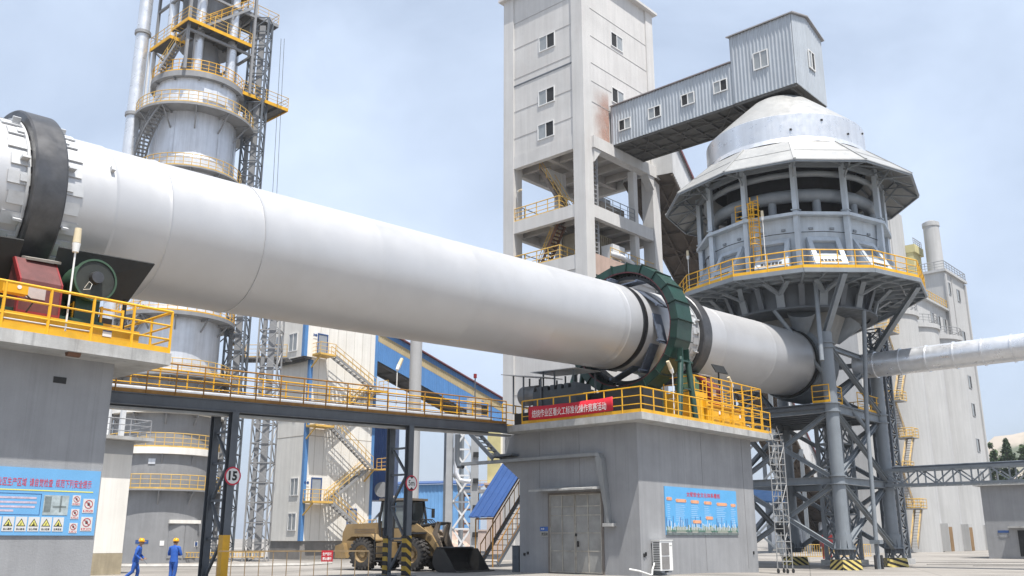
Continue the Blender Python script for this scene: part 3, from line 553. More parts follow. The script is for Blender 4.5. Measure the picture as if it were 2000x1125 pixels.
# air conditioner
ac = thing('air_conditioner', 'white two fan air conditioner unit bracketed low on the right wall of the pier', 'air conditioner', (-2.7, -3.4, 0.2))
MB().box(-3.2, -2.25, -3.6, -3.22, 0.2, 1.42).build('cabinet', M_WHITE, ac); MB().box(-3.23, -2.22, -3.63, -3.2, 1.421, 1.45).build('lid', M_WHITE, ac)
for z in (0.27, 0.83):
    g = MB().box(-3.08, -2.52, -3.618, -3.601, z, z + 0.5); fo = g.build('fan_grille', mat('grille_grey', (0.22, 0.215, 0.21), 0.6, 0.1, 0.15, 4), ac); w = MB()
    for i in range(9): w.box(-3.06 + i * 0.064, -3.05 + i * 0.064, -3.626, -3.619, z + .01, z + 0.49)
    w.build('grille_bars', mat('grille_bar', (0.36, 0.35, 0.34), 0.5), fo)
v = MB()
for i in range(16): v.box(-3.212, -3.201, -3.58, -3.27, 0.28 + i * 0.07, 0.31 + i * 0.07)
v.build('side_vents', M_INK, ac); MB().box(-3.15, -2.9, -3.6, -3.16, 0.12, 0.19).box(-2.6, -2.35, -3.6, -3.16, 0.12, 0.19).build('bracket', M_DSTEEL, ac)
text('maker_mark', 'Gree', ac, M_INK, (-2.45, -3.601, 1.2), (1, 0, 0), (0, 0, 1), 0.05, 0.16, 0.003)
solo('drain_hose', 'white plastic hose curling from the air conditioner to the ground', 'hose', MB().path([(-3.2, -3.3, 0.5), (-3.45, -3.35, 0.25), (-3.7, -3.5, 0.07), (-4.1, -3.7, 0.06), (-4.6, -3.5, 0.22), (-4.9, -3.2, 0.3)], 0.035, n=6), M_WHITE, (-4, -3.5, 0), smooth=60)
solo('metal_cabinet', 'small dark metal cabinet at the left foot of the banner pier', 'cabinet', MB().box(-3.9, -3.5, 3.72, 4.12, 0, 1.15).box(-3.93, -3.47, 3.69, 4.15, 1.151, 1.19).box(-3.915, -3.901, 3.9, 3.94, .6, .75), M_DSTEEL, (-3.7, 3.9, 0))
# ================================================================ left pier
lp = thing('kiln_pier', 'shaded grey concrete kiln pier at the left edge with a blue safety board on it', 'pier', (-30, 0, 0), KF, 'kiln piers')
MB().box(-36, -26.92, -3.15, 3.15, -0.2, 5.739).build('wall', M_CONC, lp); MB().box(-37, -25.9, -4.05, 4.05, 5.74, 6.04).build('deck_slab', M_SLAB, lp)
railing(lp, [(-36, -4.0, 6.04), (-25.95, -4.0, 6.04), (-25.95, 2.4, 6.04)], M_YEL, 1.08, step=1.02, r=0.03, pr=0.038)
MB().box(-28.35, -28.05, -3.165, -3.148, 5.1, 5.25).build('vent', M_INK, lp); MB().tube((-28.4, -3.85, 5.735), (-28.1, -3.85, 5.735), 0.1, n=6).build('embedded_plate', M_RUST, lp)
yb = thing('machine_bed', 'yellow steel roller base along the front of the left pier deck', 'machine base', (-30, -3.6, 6.04)); MB().box(-36, -26.7, -3.85, -3.2, 6.05, 6.5).build('base_frame', M_YEL, yb)
MB().box(-27.62, -27.4, -3.866, -3.851, 6.25, 6.42).box(-30.2, -29.9, -3.866, -3.851, 6.25, 6.4).build('notice_plate', M_WHITE, yb); MB().box(-27.62, -27.4, -3.872, -3.867, 6.37, 6.42).build('plate_header', M_DBLUE, yb)
MB().box(-36, -27.3, -3.1, -1.0, 6.05, 6.75).build('bed_plate', M_GREEN, yb); MB().tube((-29.9, -3.9, 6.3), (-27.9, -3.9, 6.3), .02, n=6).build('conduit', M_PAD, yb)
x = MB()
for a_ in (-28.0, -27.3, -26.75): x.bar((a_, -2.9, 6.1), (a_, -2.9, 7.2), 0.06)
for z in (6.75, 7.15): x.bar((-28.0, -2.9, z), (-26.75, -2.9, z), 0.05); x.bar((-28, -2.9, z), (-28, -1.9, z), 0.05)
x.build('step_rail', M_YEL, yb)
MB().box(-28.0, -26.95, -2.8, -1.6, 6.76, 6.95).build('step_plate', mat('step_dark', (0.06, 0.055, 0.05), 0.7, 0, .2, 2), yb)
gd = thing('hydraulic_drum', 'round dark green drum facing out beside the red cover on the left pier', 'drum', (-27.7, -3.0, 6.75))
MB().lathe([(-3.3, 0.49), (-3.3, 0.54), (-3.22, 0.54), (-3.2, 0.5), (-2.2, 0.5)], 36, c=(-27.7, 0, 7.75), ax='y').build('drum_shell', mat('dull_green_paint', (0.04, 0.085, 0.05), 0.5, 0, .25, 3), gd, 40)
MB().tube((-27.7, -3.2, 7.75), (-27.7, -3.27, 7.75), 0.49, n=36).build('drum_face', mat('drum_face_green', (0.03, 0.034, 0.03), 0.6, 0.1, 0.3, 3), gd, 40); MB().tube((-27.7, -3.27, 7.8), (-27.7, -3.42, 7.8), 0.17, 0.15, n=20).build('hub', M_TYRE, gd, 40)
MB().path([(-27.95, -3.29, 7.5), (-27.9, -3.4, 7.65), (-27.82, -3.4, 7.6), (-27.86, -3.4, 7.46), (-27.98, -3.3, 7.45)], 0.009, n=5).build('cable_loop', M_WHITE, gd); MB().box(-28.0, -27.4, -3.0, -2.4, 6.76, 7.3).build('drum_stand', M_GREEN, gd)
hs = thing('heat_shield', 'large black sloping plate shield between the kiln and the left pier deck', 'heat shield', (-27.2, -2.4, 6.1))
MB().hexa([(-28.45, -2.3, 7.55), (-26.3, -2.2, 7.66), (-25.95, -2.75, 8.66), (-28.45, -2.7, 8.56), (-28.45, -2.27, 7.53), (-26.3, -2.17, 7.64), (-25.95, -2.7, 8.7), (-28.45, -2.65, 8.6)]).build('plate', M_BLACK, hs)
MB().bar((-26.4, -2.2, 6.1), (-26.4, -2.2, 7.66), 0.08).bar((-28.3, -2.2, 6.1), (-28.3, -2.2, 7.6), 0.08).build('support', M_BLACK, hs)
h2 = thing('heat_shield', 'black plate shield left of the big kiln tyre at the edge of the picture', 'heat shield', (-31, -2.4, 6.1)); MB().hexa([(-33, -2.2, 7.0), (-29.35, -2.2, 7.2), (-29.3, -2.75, 8.52), (-33, -2.7, 8.32), (-33, -2.17, 6.98), (-29.35, -2.17, 7.18), (-29.3, -2.7, 8.56), (-33, -2.65, 8.36)]).build('plate', M_BLACK, h2)
MB().bar((-30.5, -2.1, 6.1), (-30.5, -2.1, 7.3), 0.08).build('support', M_BLACK, h2)
bx = thing('junction_box', 'small yellow junction box behind the railing at the far left', 'box', (-29.6, -3.6, 6.5)); MB().box(-29.95, -29.4, -3.75, -3.5, 6.95, 7.22).build('case', M_YEL, bx); MB().tube((-29.6, -3.76, 7.1), (-29.6, -3.751, 7.1), 0.05, n=10).build('dial', M_WHITE, bx); MB().path([(-29.4, -3.6, 7), (-29.2, -3.6, 6.85), (-29.3, -3.5, 6.6)], .02).build('cable', M_INK, bx)
# safety board on the left pier
sg = thing('safety_board', 'faded blue safety board with warning triangles on the shaded left pier wall', 'board', (-29.5, -3.17, 1.57))
Yb = -3.185; MB().box(-35, -26.96, Yb, -3.152, 1.57, 3.08).build('panel', M_SIGNBLUE, sg)
text('board_title', '业区生产区域  请自觉检查  规范下列安全提示', sg, M_REDINK, (-29.28, Yb, 2.66), (1, 0, 0), (0, 0, 1), 0.19, 2.12, 0.006, 0.003)
MB().box(-35, -27.1, Yb - 0.006, Yb, 2.565, 2.59).build('yellow_rule', mat('rule_yellow', (0.68, 0.65, 0.16), 0.6, 0, 0, 1), sg)
fr = MB()
for z in (2.02, 2.49): fr.box(-35, -28.28, Yb - 0.004, Yb, z, z + 0.012)
fr.box(-28.292, -28.28, Yb - 0.0045, Yb, 2.02, 2.5); fr.build('text_box_outline', M_DBLUE, sg)
random.seed(4)
for i, z in enumerate((2.38, 2.28, 2.18, 2.09)): MB().box(-33, -28.36 - (0.5 if i == 3 else random.uniform(0, .1)), Yb - 0.004, Yb, z, z + 0.045).build('text_line', mat('print_pink', (0.50, 0.42, 0.50), 0.6, 0, 0.25, 14), sg)
ph = MB().box(-28.22, -27.65, Yb - 0.008, Yb, 2.03, 2.48).build('plant_photo', mat('photo_print', (0.36, 0.42, 0.43), 0.5, 0, 0.3, 7), sg); q = MB()
q.box(-28.2, -28.05, Yb - 0.012, Yb - 0.008, 2.1, 2.45).box(-27.85, -27.81, Yb - 0.012, Yb - 0.008, 2.1, 2.47).box(-28.0, -27.7, Yb - .012, Yb - .008, 2.2, 2.24); q.build('printed_plant', mat('print_shadow', (0.17, 0.20, 0.20), 0.6, 0, 0.3, 8), ph)
ty = mat('warning_yellow', (0.62, 0.58, 0.16), 0.6, 0, 0.04, 2); tw = mat('card_white', (0.58, 0.58, 0.57), 0.6, 0, 0.04, 2)
def tri(c, r, y): return [(c[0] + r * math.cos(t), y, c[1] + r * math.sin(t)) for t in (math.pi / 2, math.pi * 7 / 6, -math.pi / 6)]
for i, word in enumerate(('注意安全', '当心坠落', '当心吊物', '当心触电', '当心滑跌', '当心高温', '当心伤手')):
    x0 = -27.955 - i * 0.275; cc = MB().box(x0, x0 + 0.245, Yb - 0.008, Yb, 1.66, 1.98).build('warning_card', tw, sg)
    MB().prism(tri((x0 + 0.122, 1.83), 0.115, Yb - 0.008), (0, -0.003, 0)).build('triangle_edge', M_INK, cc); MB().prism(tri((x0 + 0.122, 1.83), 0.085, Yb - 0.0111), (0, -0.003, 0)).build('triangle_face', ty, cc)
    a = MB(); a.prism([(x0 + .122 + dx, Yb - .0142, 1.82 + dz) for dx, dz in ((-.03, -.03), (.01, -.01), (-.005, 0), (.025, .05), (-.015, .01), (.005, .005))], (0, -.002, 0)) if i % 2 else a.box(x0 + .09, x0 + .15, Yb - .0162, Yb - .0142, 1.79, 1.815).box(x0 + .112, x0 + .135, Yb - .0162, Yb - .0142, 1.815, 1.86); a.build('pictogram', M_INK, cc)
    text('card_caption', word, cc, M_INK, (x0 + 0.03, Yb - 0.008, 1.685), (1, 0, 0), (0, 0, 1), 0.05, 0.185, 0.003, 0.02)
rd = mat('ban_red', (0.42, 0.05, 0.06), 0.6, 0, 0.05, 2)
for x0, z0, w, word in ((-27.57, 2.26, 0.19, '禁止攀登'), (-27.57, 1.945, 0.19, '禁止跨越'), (-27.57, 1.625, 0.19, '禁止触摸'), (-27.31, 2.09, 0.27, '禁止烟火'), (-27.31, 1.67, 0.27, '禁止戴手套')):
    h = w * 1.22; cc = MB().box(x0, x0 + w, Yb - 0.008, Yb, z0, z0 + h).build('ban_card', tw, sg); c = (x0 + w / 2, Yb - 0.009, z0 + h * 0.62)
    MB().lathe([(0, w * 0.31), (0, w * 0.37), (-0.004, w * 0.37), (-0.004, w * 0.31)], 28, c=c, ax='y', close=True).build('ban_ring', rd, cc)
    MB().bar((c[0] - w * .23, c[1] - .006, c[2] + w * .23), (c[0] + w * .23, c[1] - .006, c[2] - w * .23), .004, w * 0.055).build('ban_slash', rd, cc)
    MB().box(c[0] - w * .1, c[0] + w * .12, c[1] - .003, c[1], c[2] - w * .12, c[2] + w * .05).tube((c[0], c[1], c[2] + w * .1), (c[0], c[1] - .003, c[2] + w * .1), w * .07, n=8).build('pictogram', M_INK, cc)
    MB().box(x0 + w * .08, x0 + w * .92, Yb - 0.0095, Yb - .008, z0 + h * .06, z0 + h * .22).build('caption_strip', rd, cc); text('card_caption', word, cc, M_WINK, (x0 + w * .14, Yb - 0.0096, z0 + h * .085), (1, 0, 0), (0, 0, 1), h * .11, w * .72, 0.002, .02)
# ================================================================ footbridge between the piers
fb = thing('footbridge', 'grey steel footbridge with yellow rusty railings between the two kiln piers', 'footbridge', (-15, 4.2, 0))
def fz(a): return 6.06 + (a + 25.9) * 0.031
B0, B1 = 3.6, 4.8
for b_ in (B0, B1): MB().ibeam((-25.88, b_, fz(-25.9) - 0.2), (-4.86, b_, fz(-4.85) - 0.2), 0.2, 0.4).build('girder', M_DSTEEL, fb)
d = MB(); d.hexa([(-25.88, B0 + .11, fz(-25.9) - .03), (-4.86, B0 + .11, fz(-4.86) - .03), (-4.86, B1 - .11, fz(-4.86) - .03), (-25.88, B1 - .11, fz(-25.9) - .03), (-25.88, B0 + .11, fz(-25.9)), (-4.86, B0 + .11, fz(-4.86)), (-4.86, B1 - .11, fz(-4.86)), (-25.88, B1 - .11, fz(-25.9))])
for i in range(42): a_ = -25.6 + i * 0.5; d.box(a_, a_ + 0.06, B0 + .11, B1 - .11, fz(a_) - 0.16, fz(a_) - 0.031)
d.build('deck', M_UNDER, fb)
for b_, m in ((B0, M_RUSTY), (B1, M_YEL)): railing(fb, [(-25.85, b_, fz(-25.85)), (-4.9, b_, fz(-4.9))], m, 1.1, rails=(1, .72, .48, .24), kick=0.14, step=1.05, pr=0.028)
t = MB().box(-24.5, -5.5, B0 - 0.18, B0 - 0.02, 0, 0.001) if False else MB()
for i in range(20): a_ = -24.3 + i; t.hexa([(a_, B0 + .2, fz(a_) - .52), (a_ + 1, B0 + .2, fz(a_ + 1) - .52), (a_ + 1, B0 + .6, fz(a_ + 1) - .52), (a_, B0 + .6, fz(a_) - .52), (a_, B0 + .2, fz(a_) - .44), (a_ + 1, B0 + .2, fz(a_ + 1) - .44), (a_ + 1, B0 + .6, fz(a_ + 1) - .44), (a_, B0 + .6, fz(a_) - .44)])
t.build('cable_tray', mat('tray_galvanised', (0.36, 0.37, 0.37), 0.5, 0.4, 0.15, 2), fb)
HZ = stripes('hazard_chevrons', (0.012, 0.012, 0.012), (0.46, 0.30, 0.03), (0.72, 0.0, 1.0), 0.36)
for aa, kind in ((-19.35, 0), (-10.95, 1)):
    for b_ in (B0, B1):
        zt = fz(aa) - 0.4; c = MB().ibeam((aa, b_, -0.3), (aa, b_, zt), 0.26, 0.26, 0.02).build('column', M_DSTEEL, fb)
        w = MB().box(aa - .141, aa + (.141 if b_ == B0 else -.09), b_ - .141, b_ + .141, -.3, 1.62); (w.build('column_wrap', (M_YEL if kind == 0 else HZ), c) if kind or b_ == B0 else None)
        MB().box(aa - .3, aa + .3, b_ - .3, b_ + .3, -0.3, 0.05 if kind else -.2).build('base_plate', M_DSTEEL, c)
    x = MB(); zz = [0.2, 1.5, 2.8, 4.1, 5.2]
    for z in zz[1:]: x.bar((aa, B0 + .13, z), (aa, B1 - .13, z), 0.1, .08)
    for i, (z0, z1) in enumerate(zip(zz[:-1], zz[1:])): p, q = ((B0 + .13, B1 - .13) if i % 2 else (B1 - .13, B0 + .13)); x.bar((aa + .01, p, z0), (aa + .01, q, z1), 0.1, .08)
    x.build('bracing', M_DSTEEL, fb)
pp = MB().path([(-25.8, B1 - .3, fz(-25.9) + .28), (-5, B1 - .3, fz(-5) + .28)], 0.11, n=10); pt = solo('steam_pipe', 'long silver lagged pipe laid along the footbridge deck', 'pipe', pp, M_SILV, (-15, B1 - .3, fz(-15) + .2), smooth=50)
def roundsign(a, b, z, r, lab, fn):
    o = thing('traffic_sign', lab, 'sign', (a, b, z), KF, 'round signs on the footbridge columns'); y = b
    MB().tube((a, y, z), (a, y + .015, z), r, n=40).build('sign_edge', rd if False else mat('sign_red', (0.50, 0.02, 0.05), 0.5, 0, 0.05, 2), o, 40); MB().tube((a, y - .004, z), (a, y - .0001, z), r * 0.82, n=40).build('sign_face', mat('sign_white', (0.66, 0.66, 0.66), 0.5, 0, 0.05, 2), o, 40)
    MB().box(a - .03, a + .03, y + .015, y + .16, z - .05, z + .05).build('clamp', M_DSTEEL, o); fn(o, y - .004)
roundsign(-19.33, B0 - .2, 3.62, 0.32, 'round white sign with red rim reading 15 on the left footbridge column', lambda o, y: text('sign_number', '15', o, M_INK, (-19.5, y, 3.46), (1, 0, 0), (0, 0, 1), 0.33, 0.34, .004, .045))
def f5(o, y):
    text('sign_number', '5m', o, M_INK, (-11.13, y, 3.62), (1, 0, 0), (0, 0, 1), 0.23, 0.34, .004, .012)
    MB().prism([(-11.07, y - .001, 4.0), (-10.83, y - .001, 4.0), (-10.95, y - .001, 3.9)], (0, -.003, 0)).prism([(-11.07, y - .001, 3.46), (-10.83, y - .001, 3.46), (-10.95, y - .001, 3.57)], (0, -.003, 0)).build('height_marks', M_INK, o)
roundsign(-10.95, B0 - .2, 3.73, 0.32, 'round white sign with red rim reading 5m on the right footbridge column', f5)
lt = thing('bridge_ladder', 'dark steel flight hanging under the footbridge end beside the pier', 'stairs', (-5.4, 5, 4.2)); s1, r1 = MB(), MB()
stair(s1, (-4.4, 4.9, 5.2), (-4.4, 6.5, 6.55), (0.7, 0, 0), 7, .2, .2); s1.build('flight', M_DSTEEL, lt); MB().box(-4.45, -3.4, 3.7, 5.0, 5.31, 5.4).build('landing', M_DSTEEL, lt)
# ================================================================ preheater
CA = 20.0
ph = thing('preheater', 'big round grey preheater drum on tall braced legs under a pointed ten sided canopy', 'preheater', (CA, 0, 0))
def zc(z): return z - .37 if z <= 17.7 else z - .37 + .24 * (z - 17.7) / 3.3 if z < 21 else z - .13 if z < 23.4 else z
def dv(R, z, i, d=0): t = R_(-91.7 + 30 * i + d); return V(CA + R * math.cos(t), R * math.sin(t), zc(z))
LG = [(16.2, -3.35), (23.8, -3.35), (23.8, 3.35), (16.2, 3.35)]
foot = stripes('footing_stripes', (0.62, 0.50, 0.16), (0.02, 0.018, 0.015), (0.9, 0.15, 1.0), 0.34)
foot.use_nodes = True
for i, (a, b) in enumerate(LG):
    c = MB(); c.tube((a, b, 0.9), (a, b, 13.6), 0.39, n=20).tube((a, b, .9), (a, b, .96), .62, n=20); lo = c.build('leg', M_GSTEEL, ph, 40)
    for z in (4.55, 5.0, 8.75, 9.25, 12.6, 12.9): MB().tube((a, b, z), (a, b, z + 0.06), 0.5, n=20).build('collar', M_GSTEEL, lo, 40)
    g = MB()
    for k in range(8):
        t = k * math.pi / 4; u = V(math.cos(t), math.sin(t), 0); w = V(-u.y, u.x, 0)
        g.prism([V(a, b, 0.96) + u * .42 + w * .01, V(a, b, .96) + u * .62 + w * .01, V(a, b, 1.5) + u * .46 + w * .01, V(a, b, 1.9) + u * .42 + w * .01], w * -.02)
    g.tube((a, b, 0.96), (a, b, 1.75), 0.47, n=20); g.build('leg_gusset', M_GSTEEL, lo, 30)
    s = MB()
    for k in range(14): t = k * math.pi / 7; s.bar((a + .52 * math.cos(t), b + .52 * math.sin(t), 0.6), (a + .52 * math.cos(t), b + .52 * math.sin(t), 0.92), 0.05)
    s.tube((a, b, 0.6), (a, b, 0.9), 0.42, n=16); s.build('anchor_bolts', M_DSTEEL, lo)
    # battered concrete footing, turned to face outwards
    ang = math.atan2(b, a - CA) + math.pi / 4 * 0; F = MB(); pts = []
    for z, w in ((-0.45, 0.76), (0.33, 0.66)):
        for q in range(4): t = ang + (0.28 if i in (0, 2) else -0.28) + math.pi / 4 + q * math.pi / 2; pts.append(V(a + w * 1.25 * math.cos(t), b + w * 1.25 * math.sin(t), z))
    F.add(pts, [(3, 2, 1, 0), (4, 5, 6, 7), (0, 1, 5, 4), (1, 2, 6, 5), (2, 3, 7, 6), (3, 0, 4, 7)]); F.build('footing', foot, ph)
for z, h in ((4.8, 0.42), (9.0, 0.5), (12.75, 0.3)):
    for i in range(4):
        p, q = LG[i], LG[(i + 1) % 4]; d = (V(*q, 0) - V(*p, 0)).normalized() * 0.36
        ext = 2.6 if (z == 4.8 and False) else 0
        if z == 12.75 and i in (1, 3) and False: continue
        if z == 12.75 and i == 3: continue
        MB().ibeam(V(*p, z) + d, V(*q, z) - d, 0.3, h).build('cross_beam', M_GSTEEL, ph)
for i in range(4):
    p, q = LG[i], LG[(i + 1) % 4]; d = (V(*q, 0) - V(*p, 0)).normalized() * 0.4; nn = V(-d.y, d.x, 0).normalized() * .14
    for z0, z1 in ((0.95, 4.5), (5.05, 8.7), (9.3, 12.6)):
        if i == 3 and z0 > 9: continue
        b = MB(); b.ibeam(V(*p, z0) + d + nn, V(*q, z1) - d + nn, 0.24, 0.26, .02); b.ibeam(V(*q, z0) - d - nn, V(*p, z1) + d - nn, 0.24, 0.26, .02); b.build('cross_brace', M_GSTEEL, ph)
# floor at the kiln tail
fl = MB(); fl.box(15.75, 24.3, -3.5, 3.5, 9.26, 9.32)
for a in range(16, 25): fl.bar((a, -3.15, 9.12), (a, 3.15, 9.12), 0.14, 0.22)
f_ = fl.build('lower_floor', M_DSTEEL, ph)
railing(ph, [(15.8, -2.4, 9.32), (15.8, -3.45, 9.32), (17.6, -3.45, 9.32)], M_YEL, 1.05, step=0.95, posts=False, name='tail_railing'); railing(ph, [(20, -3.45, 9.32), (24.2, -3.45, 9.32), (24.2, 3.4, 9.32)], M_YEL, 1.05, step=1, posts=False, name='tail_railing')
# kiln inlet housing and shaft hopper
MB().lathe([(17.84, 1.6), (17.84, 2.32), (18.2, 2.42), (20.2, 2.42), (20.2, 0.01)], 40, c=(0, 0, 12.38), ax='x').build('kiln_inlet', M_GSTEEL, ph, 40)
MB().add([V(18.2, -2.0, 13.5), V(20.4, -2.0, 13.5), V(20.4, 2, 13.5), V(18.2, 2, 13.5), V(18.2, -2.9, 15.36), V(23, -2.9, 15.36), V(23, 2.9, 15.36), V(18.2, 2.9, 15.36)], [(0, 1, 5, 4), (1, 2, 6, 5), (2, 3, 7, 6), (3, 0, 4, 7), (0, 3, 2, 1), (4, 5, 6, 7)]).build('feed_hopper', mat('hopper_grey', (0.28, 0.28, 0.27), 0.6, 0, 0.15, 1, streak=.15), ph)
for k in range(4): t = k * math.pi / 2 + .5; MB().tube((CA + 3.2 * math.cos(t), 3.2 * math.sin(t), 15.36), (CA + 2.2 * math.cos(t), 2.2 * math.sin(t), 14.0), 0.9, 0.35, n=14).build('discharge_hopper', M_GSTEEL, ph, 40)
MB().lathe([(15.23, 4.5), (15.23, 4.95), (15.35, 4.95), (15.35, 4.65), (16.83, 4.65), (16.83, 0.05), (15.38, 0.05), (15.35, 4.5)], 60, c=(CA, 0, 0)).build('bottom_drum', mat('shaded_steel_grey', (0.10, 0.112, 0.125), 0.5, 0.05, 0.14, 1, streak=.1), ph, 40)  # steel grey darkened in colour for the shade under the platform
for i in range(12):
    y = MB(); b0 = dv(4.8, 15.72, i, d=15); f1 = dv(5.05, 16.55, i, d=15); tv = V(-(b0.y), b0.x - CA, 0).normalized()
    y.bar(b0, f1, 0.5, 0.14); y.bar(f1 - V(0, 0, .05), dv(6.0, 17.1, i, d=15) + tv * 0.75, 0.3, 0.14); y.bar(f1 - V(0, 0, .05), dv(6.0, 17.1, i, d=15) - tv * 0.75, 0.3, 0.14)
    y.build('yoke_bracket', M_GSTEEL, ph)
    MB().ibeam(dv(4.66, 15.75, i), dv(5.2, 17.1, i), .35, .3).build('drum_rib', M_DSTEEL, ph)
# service platform
pf = MB()
for i in range(12):
    p, q = dv(8.1, 17.18, i), dv(8.1, 17.18, i + 1); pf.hexa([dv(4.7, 17.22, i), dv(8.1, 17.22, i), dv(8.1, 17.22, i + 1), dv(4.7, 17.22, i + 1), dv(4.7, 17.26, i), dv(8.1, 17.26, i), dv(8.1, 17.26, i + 1), dv(4.7, 17.26, i + 1)])
    pf.bar(p - V(0, 0, 0.06), q - V(0, 0, .06), 0.12, 0.26); pf.bar(dv(4.7, 17.1, i), dv(8.08, 17.1, i), 0.12, 0.2)
    for f in (0.33, 0.66): pf.bar(dv(4.8, 17.12, i).lerp(dv(4.8, 17.12, i + 1), f), p.lerp(q, f) - V(0, 0, .06), 0.09, 0.16)
    for R in (5.8, 6.9): pf.bar(dv(R, 17.13, i), dv(R, 17.13, i + 1), 0.08, 0.15)
plat = pf.build('service_platform', M_GSTEEL, ph)
railing(ph, [dv(8.06, 17.26, i) for i in range(12)], M_YEL, 1.12, step=1.05, closed=True, kick=0.2, pr=0.035, r=0.03, name='platform_railing')
for i, (a, b) in enumerate(LG):
    for k in ((10.58,), (12.2,), (1.76, 3.08), (4.4, 5.84))[i]: MB().ibeam((a, b, 13.4), dv(7.7, 17.0, k), 0.32, 0.34).build('platform_strut', M_GSTEEL, ph)
for p, q in ((dv(4.9, 15.6, 9.32), (20.16, -3.9, 7.86)), (dv(4.9, 15.6, 11.66), (19.3, -4.2, 9.0)), ((19.3, -4.2, 9.0), (18.8, -4.2, 1.35)), ((14.6, -3.7, 11.6), dv(5.6, 17.0, 10.28))):
    MB().tube(p, q, 0.13, n=10).build('stay_pipe', M_GSTEEL, ph, 40)
# drum wall, ledge, columns
wl = MB(); R0, R1 = 5.55, 5.85
for i in range(12): wl.hexa([dv(R0 - .1, 17.27, i), dv(R0, 17.27, i), dv(R0, 17.27, i + 1), dv(R0 - .1, 17.27, i + 1), dv(R1 - .1, 20.95, i), dv(R1, 20.95, i), dv(R1, 20.95, i + 1), dv(R1 - .1, 20.95, i + 1)])
wl.build('drum_wall', M_LSTEEL, ph)
lg = MB()
for i in range(12):
    lg.hexa([dv(5.6, 20.96, i), dv(6.35, 20.96, i), dv(6.35, 20.96, i + 1), dv(5.6, 20.96, i + 1), dv(5.6, 21.08, i), dv(6.35, 21.1, i), dv(6.35, 21.1, i + 1), dv(5.6, 21.08, i + 1)])
    lg.bar(dv(6.36, 21.03, i), dv(6.36, 21.03, i + 1), .06, .2)
lg.build('ledge_ring', M_LSTEEL, ph)
sm2 = MB().path([dv(5.9, 20.0, i * .5) for i in range(24)], 0.025, n=5, closed=True); sm2.build('wall_conduit', M_INK, ph)
for i in range(12):
    c = MB().bar(dv(6.05, 17.3, i), dv(6.05, 24.6, i), 0.34, 0.3); c.bar(dv(6.05, 21.3, i), dv(6.05, 21.36, i), .5, .46); c.build('wall_column', M_LSTEEL, ph)
    m = dv(5.78, 19.0, i, d=15); ur = V(m.x - CA, m.y, 0).normalized(); ut = V(-ur.y, ur.x, 0); up = V(0, 0, 1)
    for k in (0.28, 0.72):
        q = dv(5.76, 20.25, i).lerp(dv(5.76, 20.25, i + 1), k); MB().obox(q + ur * .06, ut * .13, ur * .06, up * .07).build('wall_fitting', M_GSTEEL, ph)
    # slanted pusher frame leaning out over the platform
    top = V(CA, 0, 19.45) + ur * 5.62; bot = V(CA, 0, 17.4) + ur * 6.8; dn = (bot - top).normalized(); nr = ut.cross(dn); nr = nr if nr.dot(ur) > 0 else -nr; L = (bot - top).length; f = MB()
    for sx in (-1, 1): f.obox((top + bot) / 2 + ut * sx * 0.86, dn * L / 2, ut * 0.14, nr * 0.1)
    f.obox(top + dn * 0.16, dn * 0.16, ut * 0.72, nr * 0.09); f.obox(bot - dn * 0.36, dn * 0.36, ut * 0.72, nr * 0.095)
    fo = f.build('pusher_frame', M_LSTEEL if i not in (6,) else M_LSTEEL, ph); MB().obox((top + bot) / 2 - nr * .12 - dn * .2, dn * L * .42, ut * .7, nr * .02).build('pusher_plate', mat('pusher_grey', (0.22, 0.25, 0.28), .5, .1, .15, 2), fo)
    h = MB()
    for k in range(6): h.obox(bot - dn * 0.28 + ut * (-0.55 + k * 0.22) + nr * .1, dn * .1, ut * .085, nr * .01)
    h.build('frame_slots', M_INK, fo)
    for sx in (-1, 1):
        s_ = MB(); s_.prism([top + ut * sx * 1.0 - nr * .02, bot + ut * sx * 1.0, V(bot.x, bot.y, 16.92) - ur * .3 + ut * sx * 1.0, V(top.x, top.y, 16.92) + ut * sx * 1.0 - ur * .1], ut * sx * .03); s_.build('side_plate', M_LSTEEL, fo)
    # duct stubs above the wall
    MB().tube(dv(5.2, 20.9, i, d=15), dv(5.2, 22.5, i, d=15), 0.26, n=12).build('stub_pipe', M_GSTEEL, ph, 40)
    MB().bar(dv(6.05, 24.25, i), dv(6.05, 24.25, i + 1), 0.26, 0.3).build('top_beam', M_GSTEEL, ph)
MB().path([dv(5.25, 22.55, i * .5) for i in range(24)], 0.42, n=12, closed=True).build('ring_main', M_GSTEEL, ph, 50)
MB().path([dv(5.6, 23.75, i * .5) for i in range(24)], 0.2, n=10, closed=True).build('upper_ring_pipe', M_GSTEEL, ph, 50)
sc2 = MB()
for i in range(12): sc2.hexa([dv(5.0, 25.8, i), dv(5.76, 25.84, i), dv(5.76, 25.84, i + 1), dv(5.0, 25.8, i + 1), dv(5.0, 25.86, i), dv(5.76, 25.9, i), dv(5.76, 25.9, i + 1), dv(5.0, 25.86, i + 1)])
sc2.build('light_leak_ring', M_UNDER, ph)  # added dark ring, blocks sun leaking in round the canopy's inner edge
MB().box(18.55, 19.05, -4.5, -3.9, 1.2, 1.42).box(18.7, 18.9, -4.3, -4.1, -.3, 1.199).build('stay_bracket', M_GSTEEL, ph)
MB().lathe([(24.9, 5.1), (26.1, 5.25)], 48, c=(CA, 0, 0)).build('light_leak_skirt', M_UNDER, ph, 40)  # added dark cylinder, keeps light from leaking in below the band
MB().lathe([(20.6, 4.3), (25.2, 4.1), (25.9, 4.8)], 40, c=(CA, 0, 0)).build('inner_shaft', M_DARK, ph, 40)
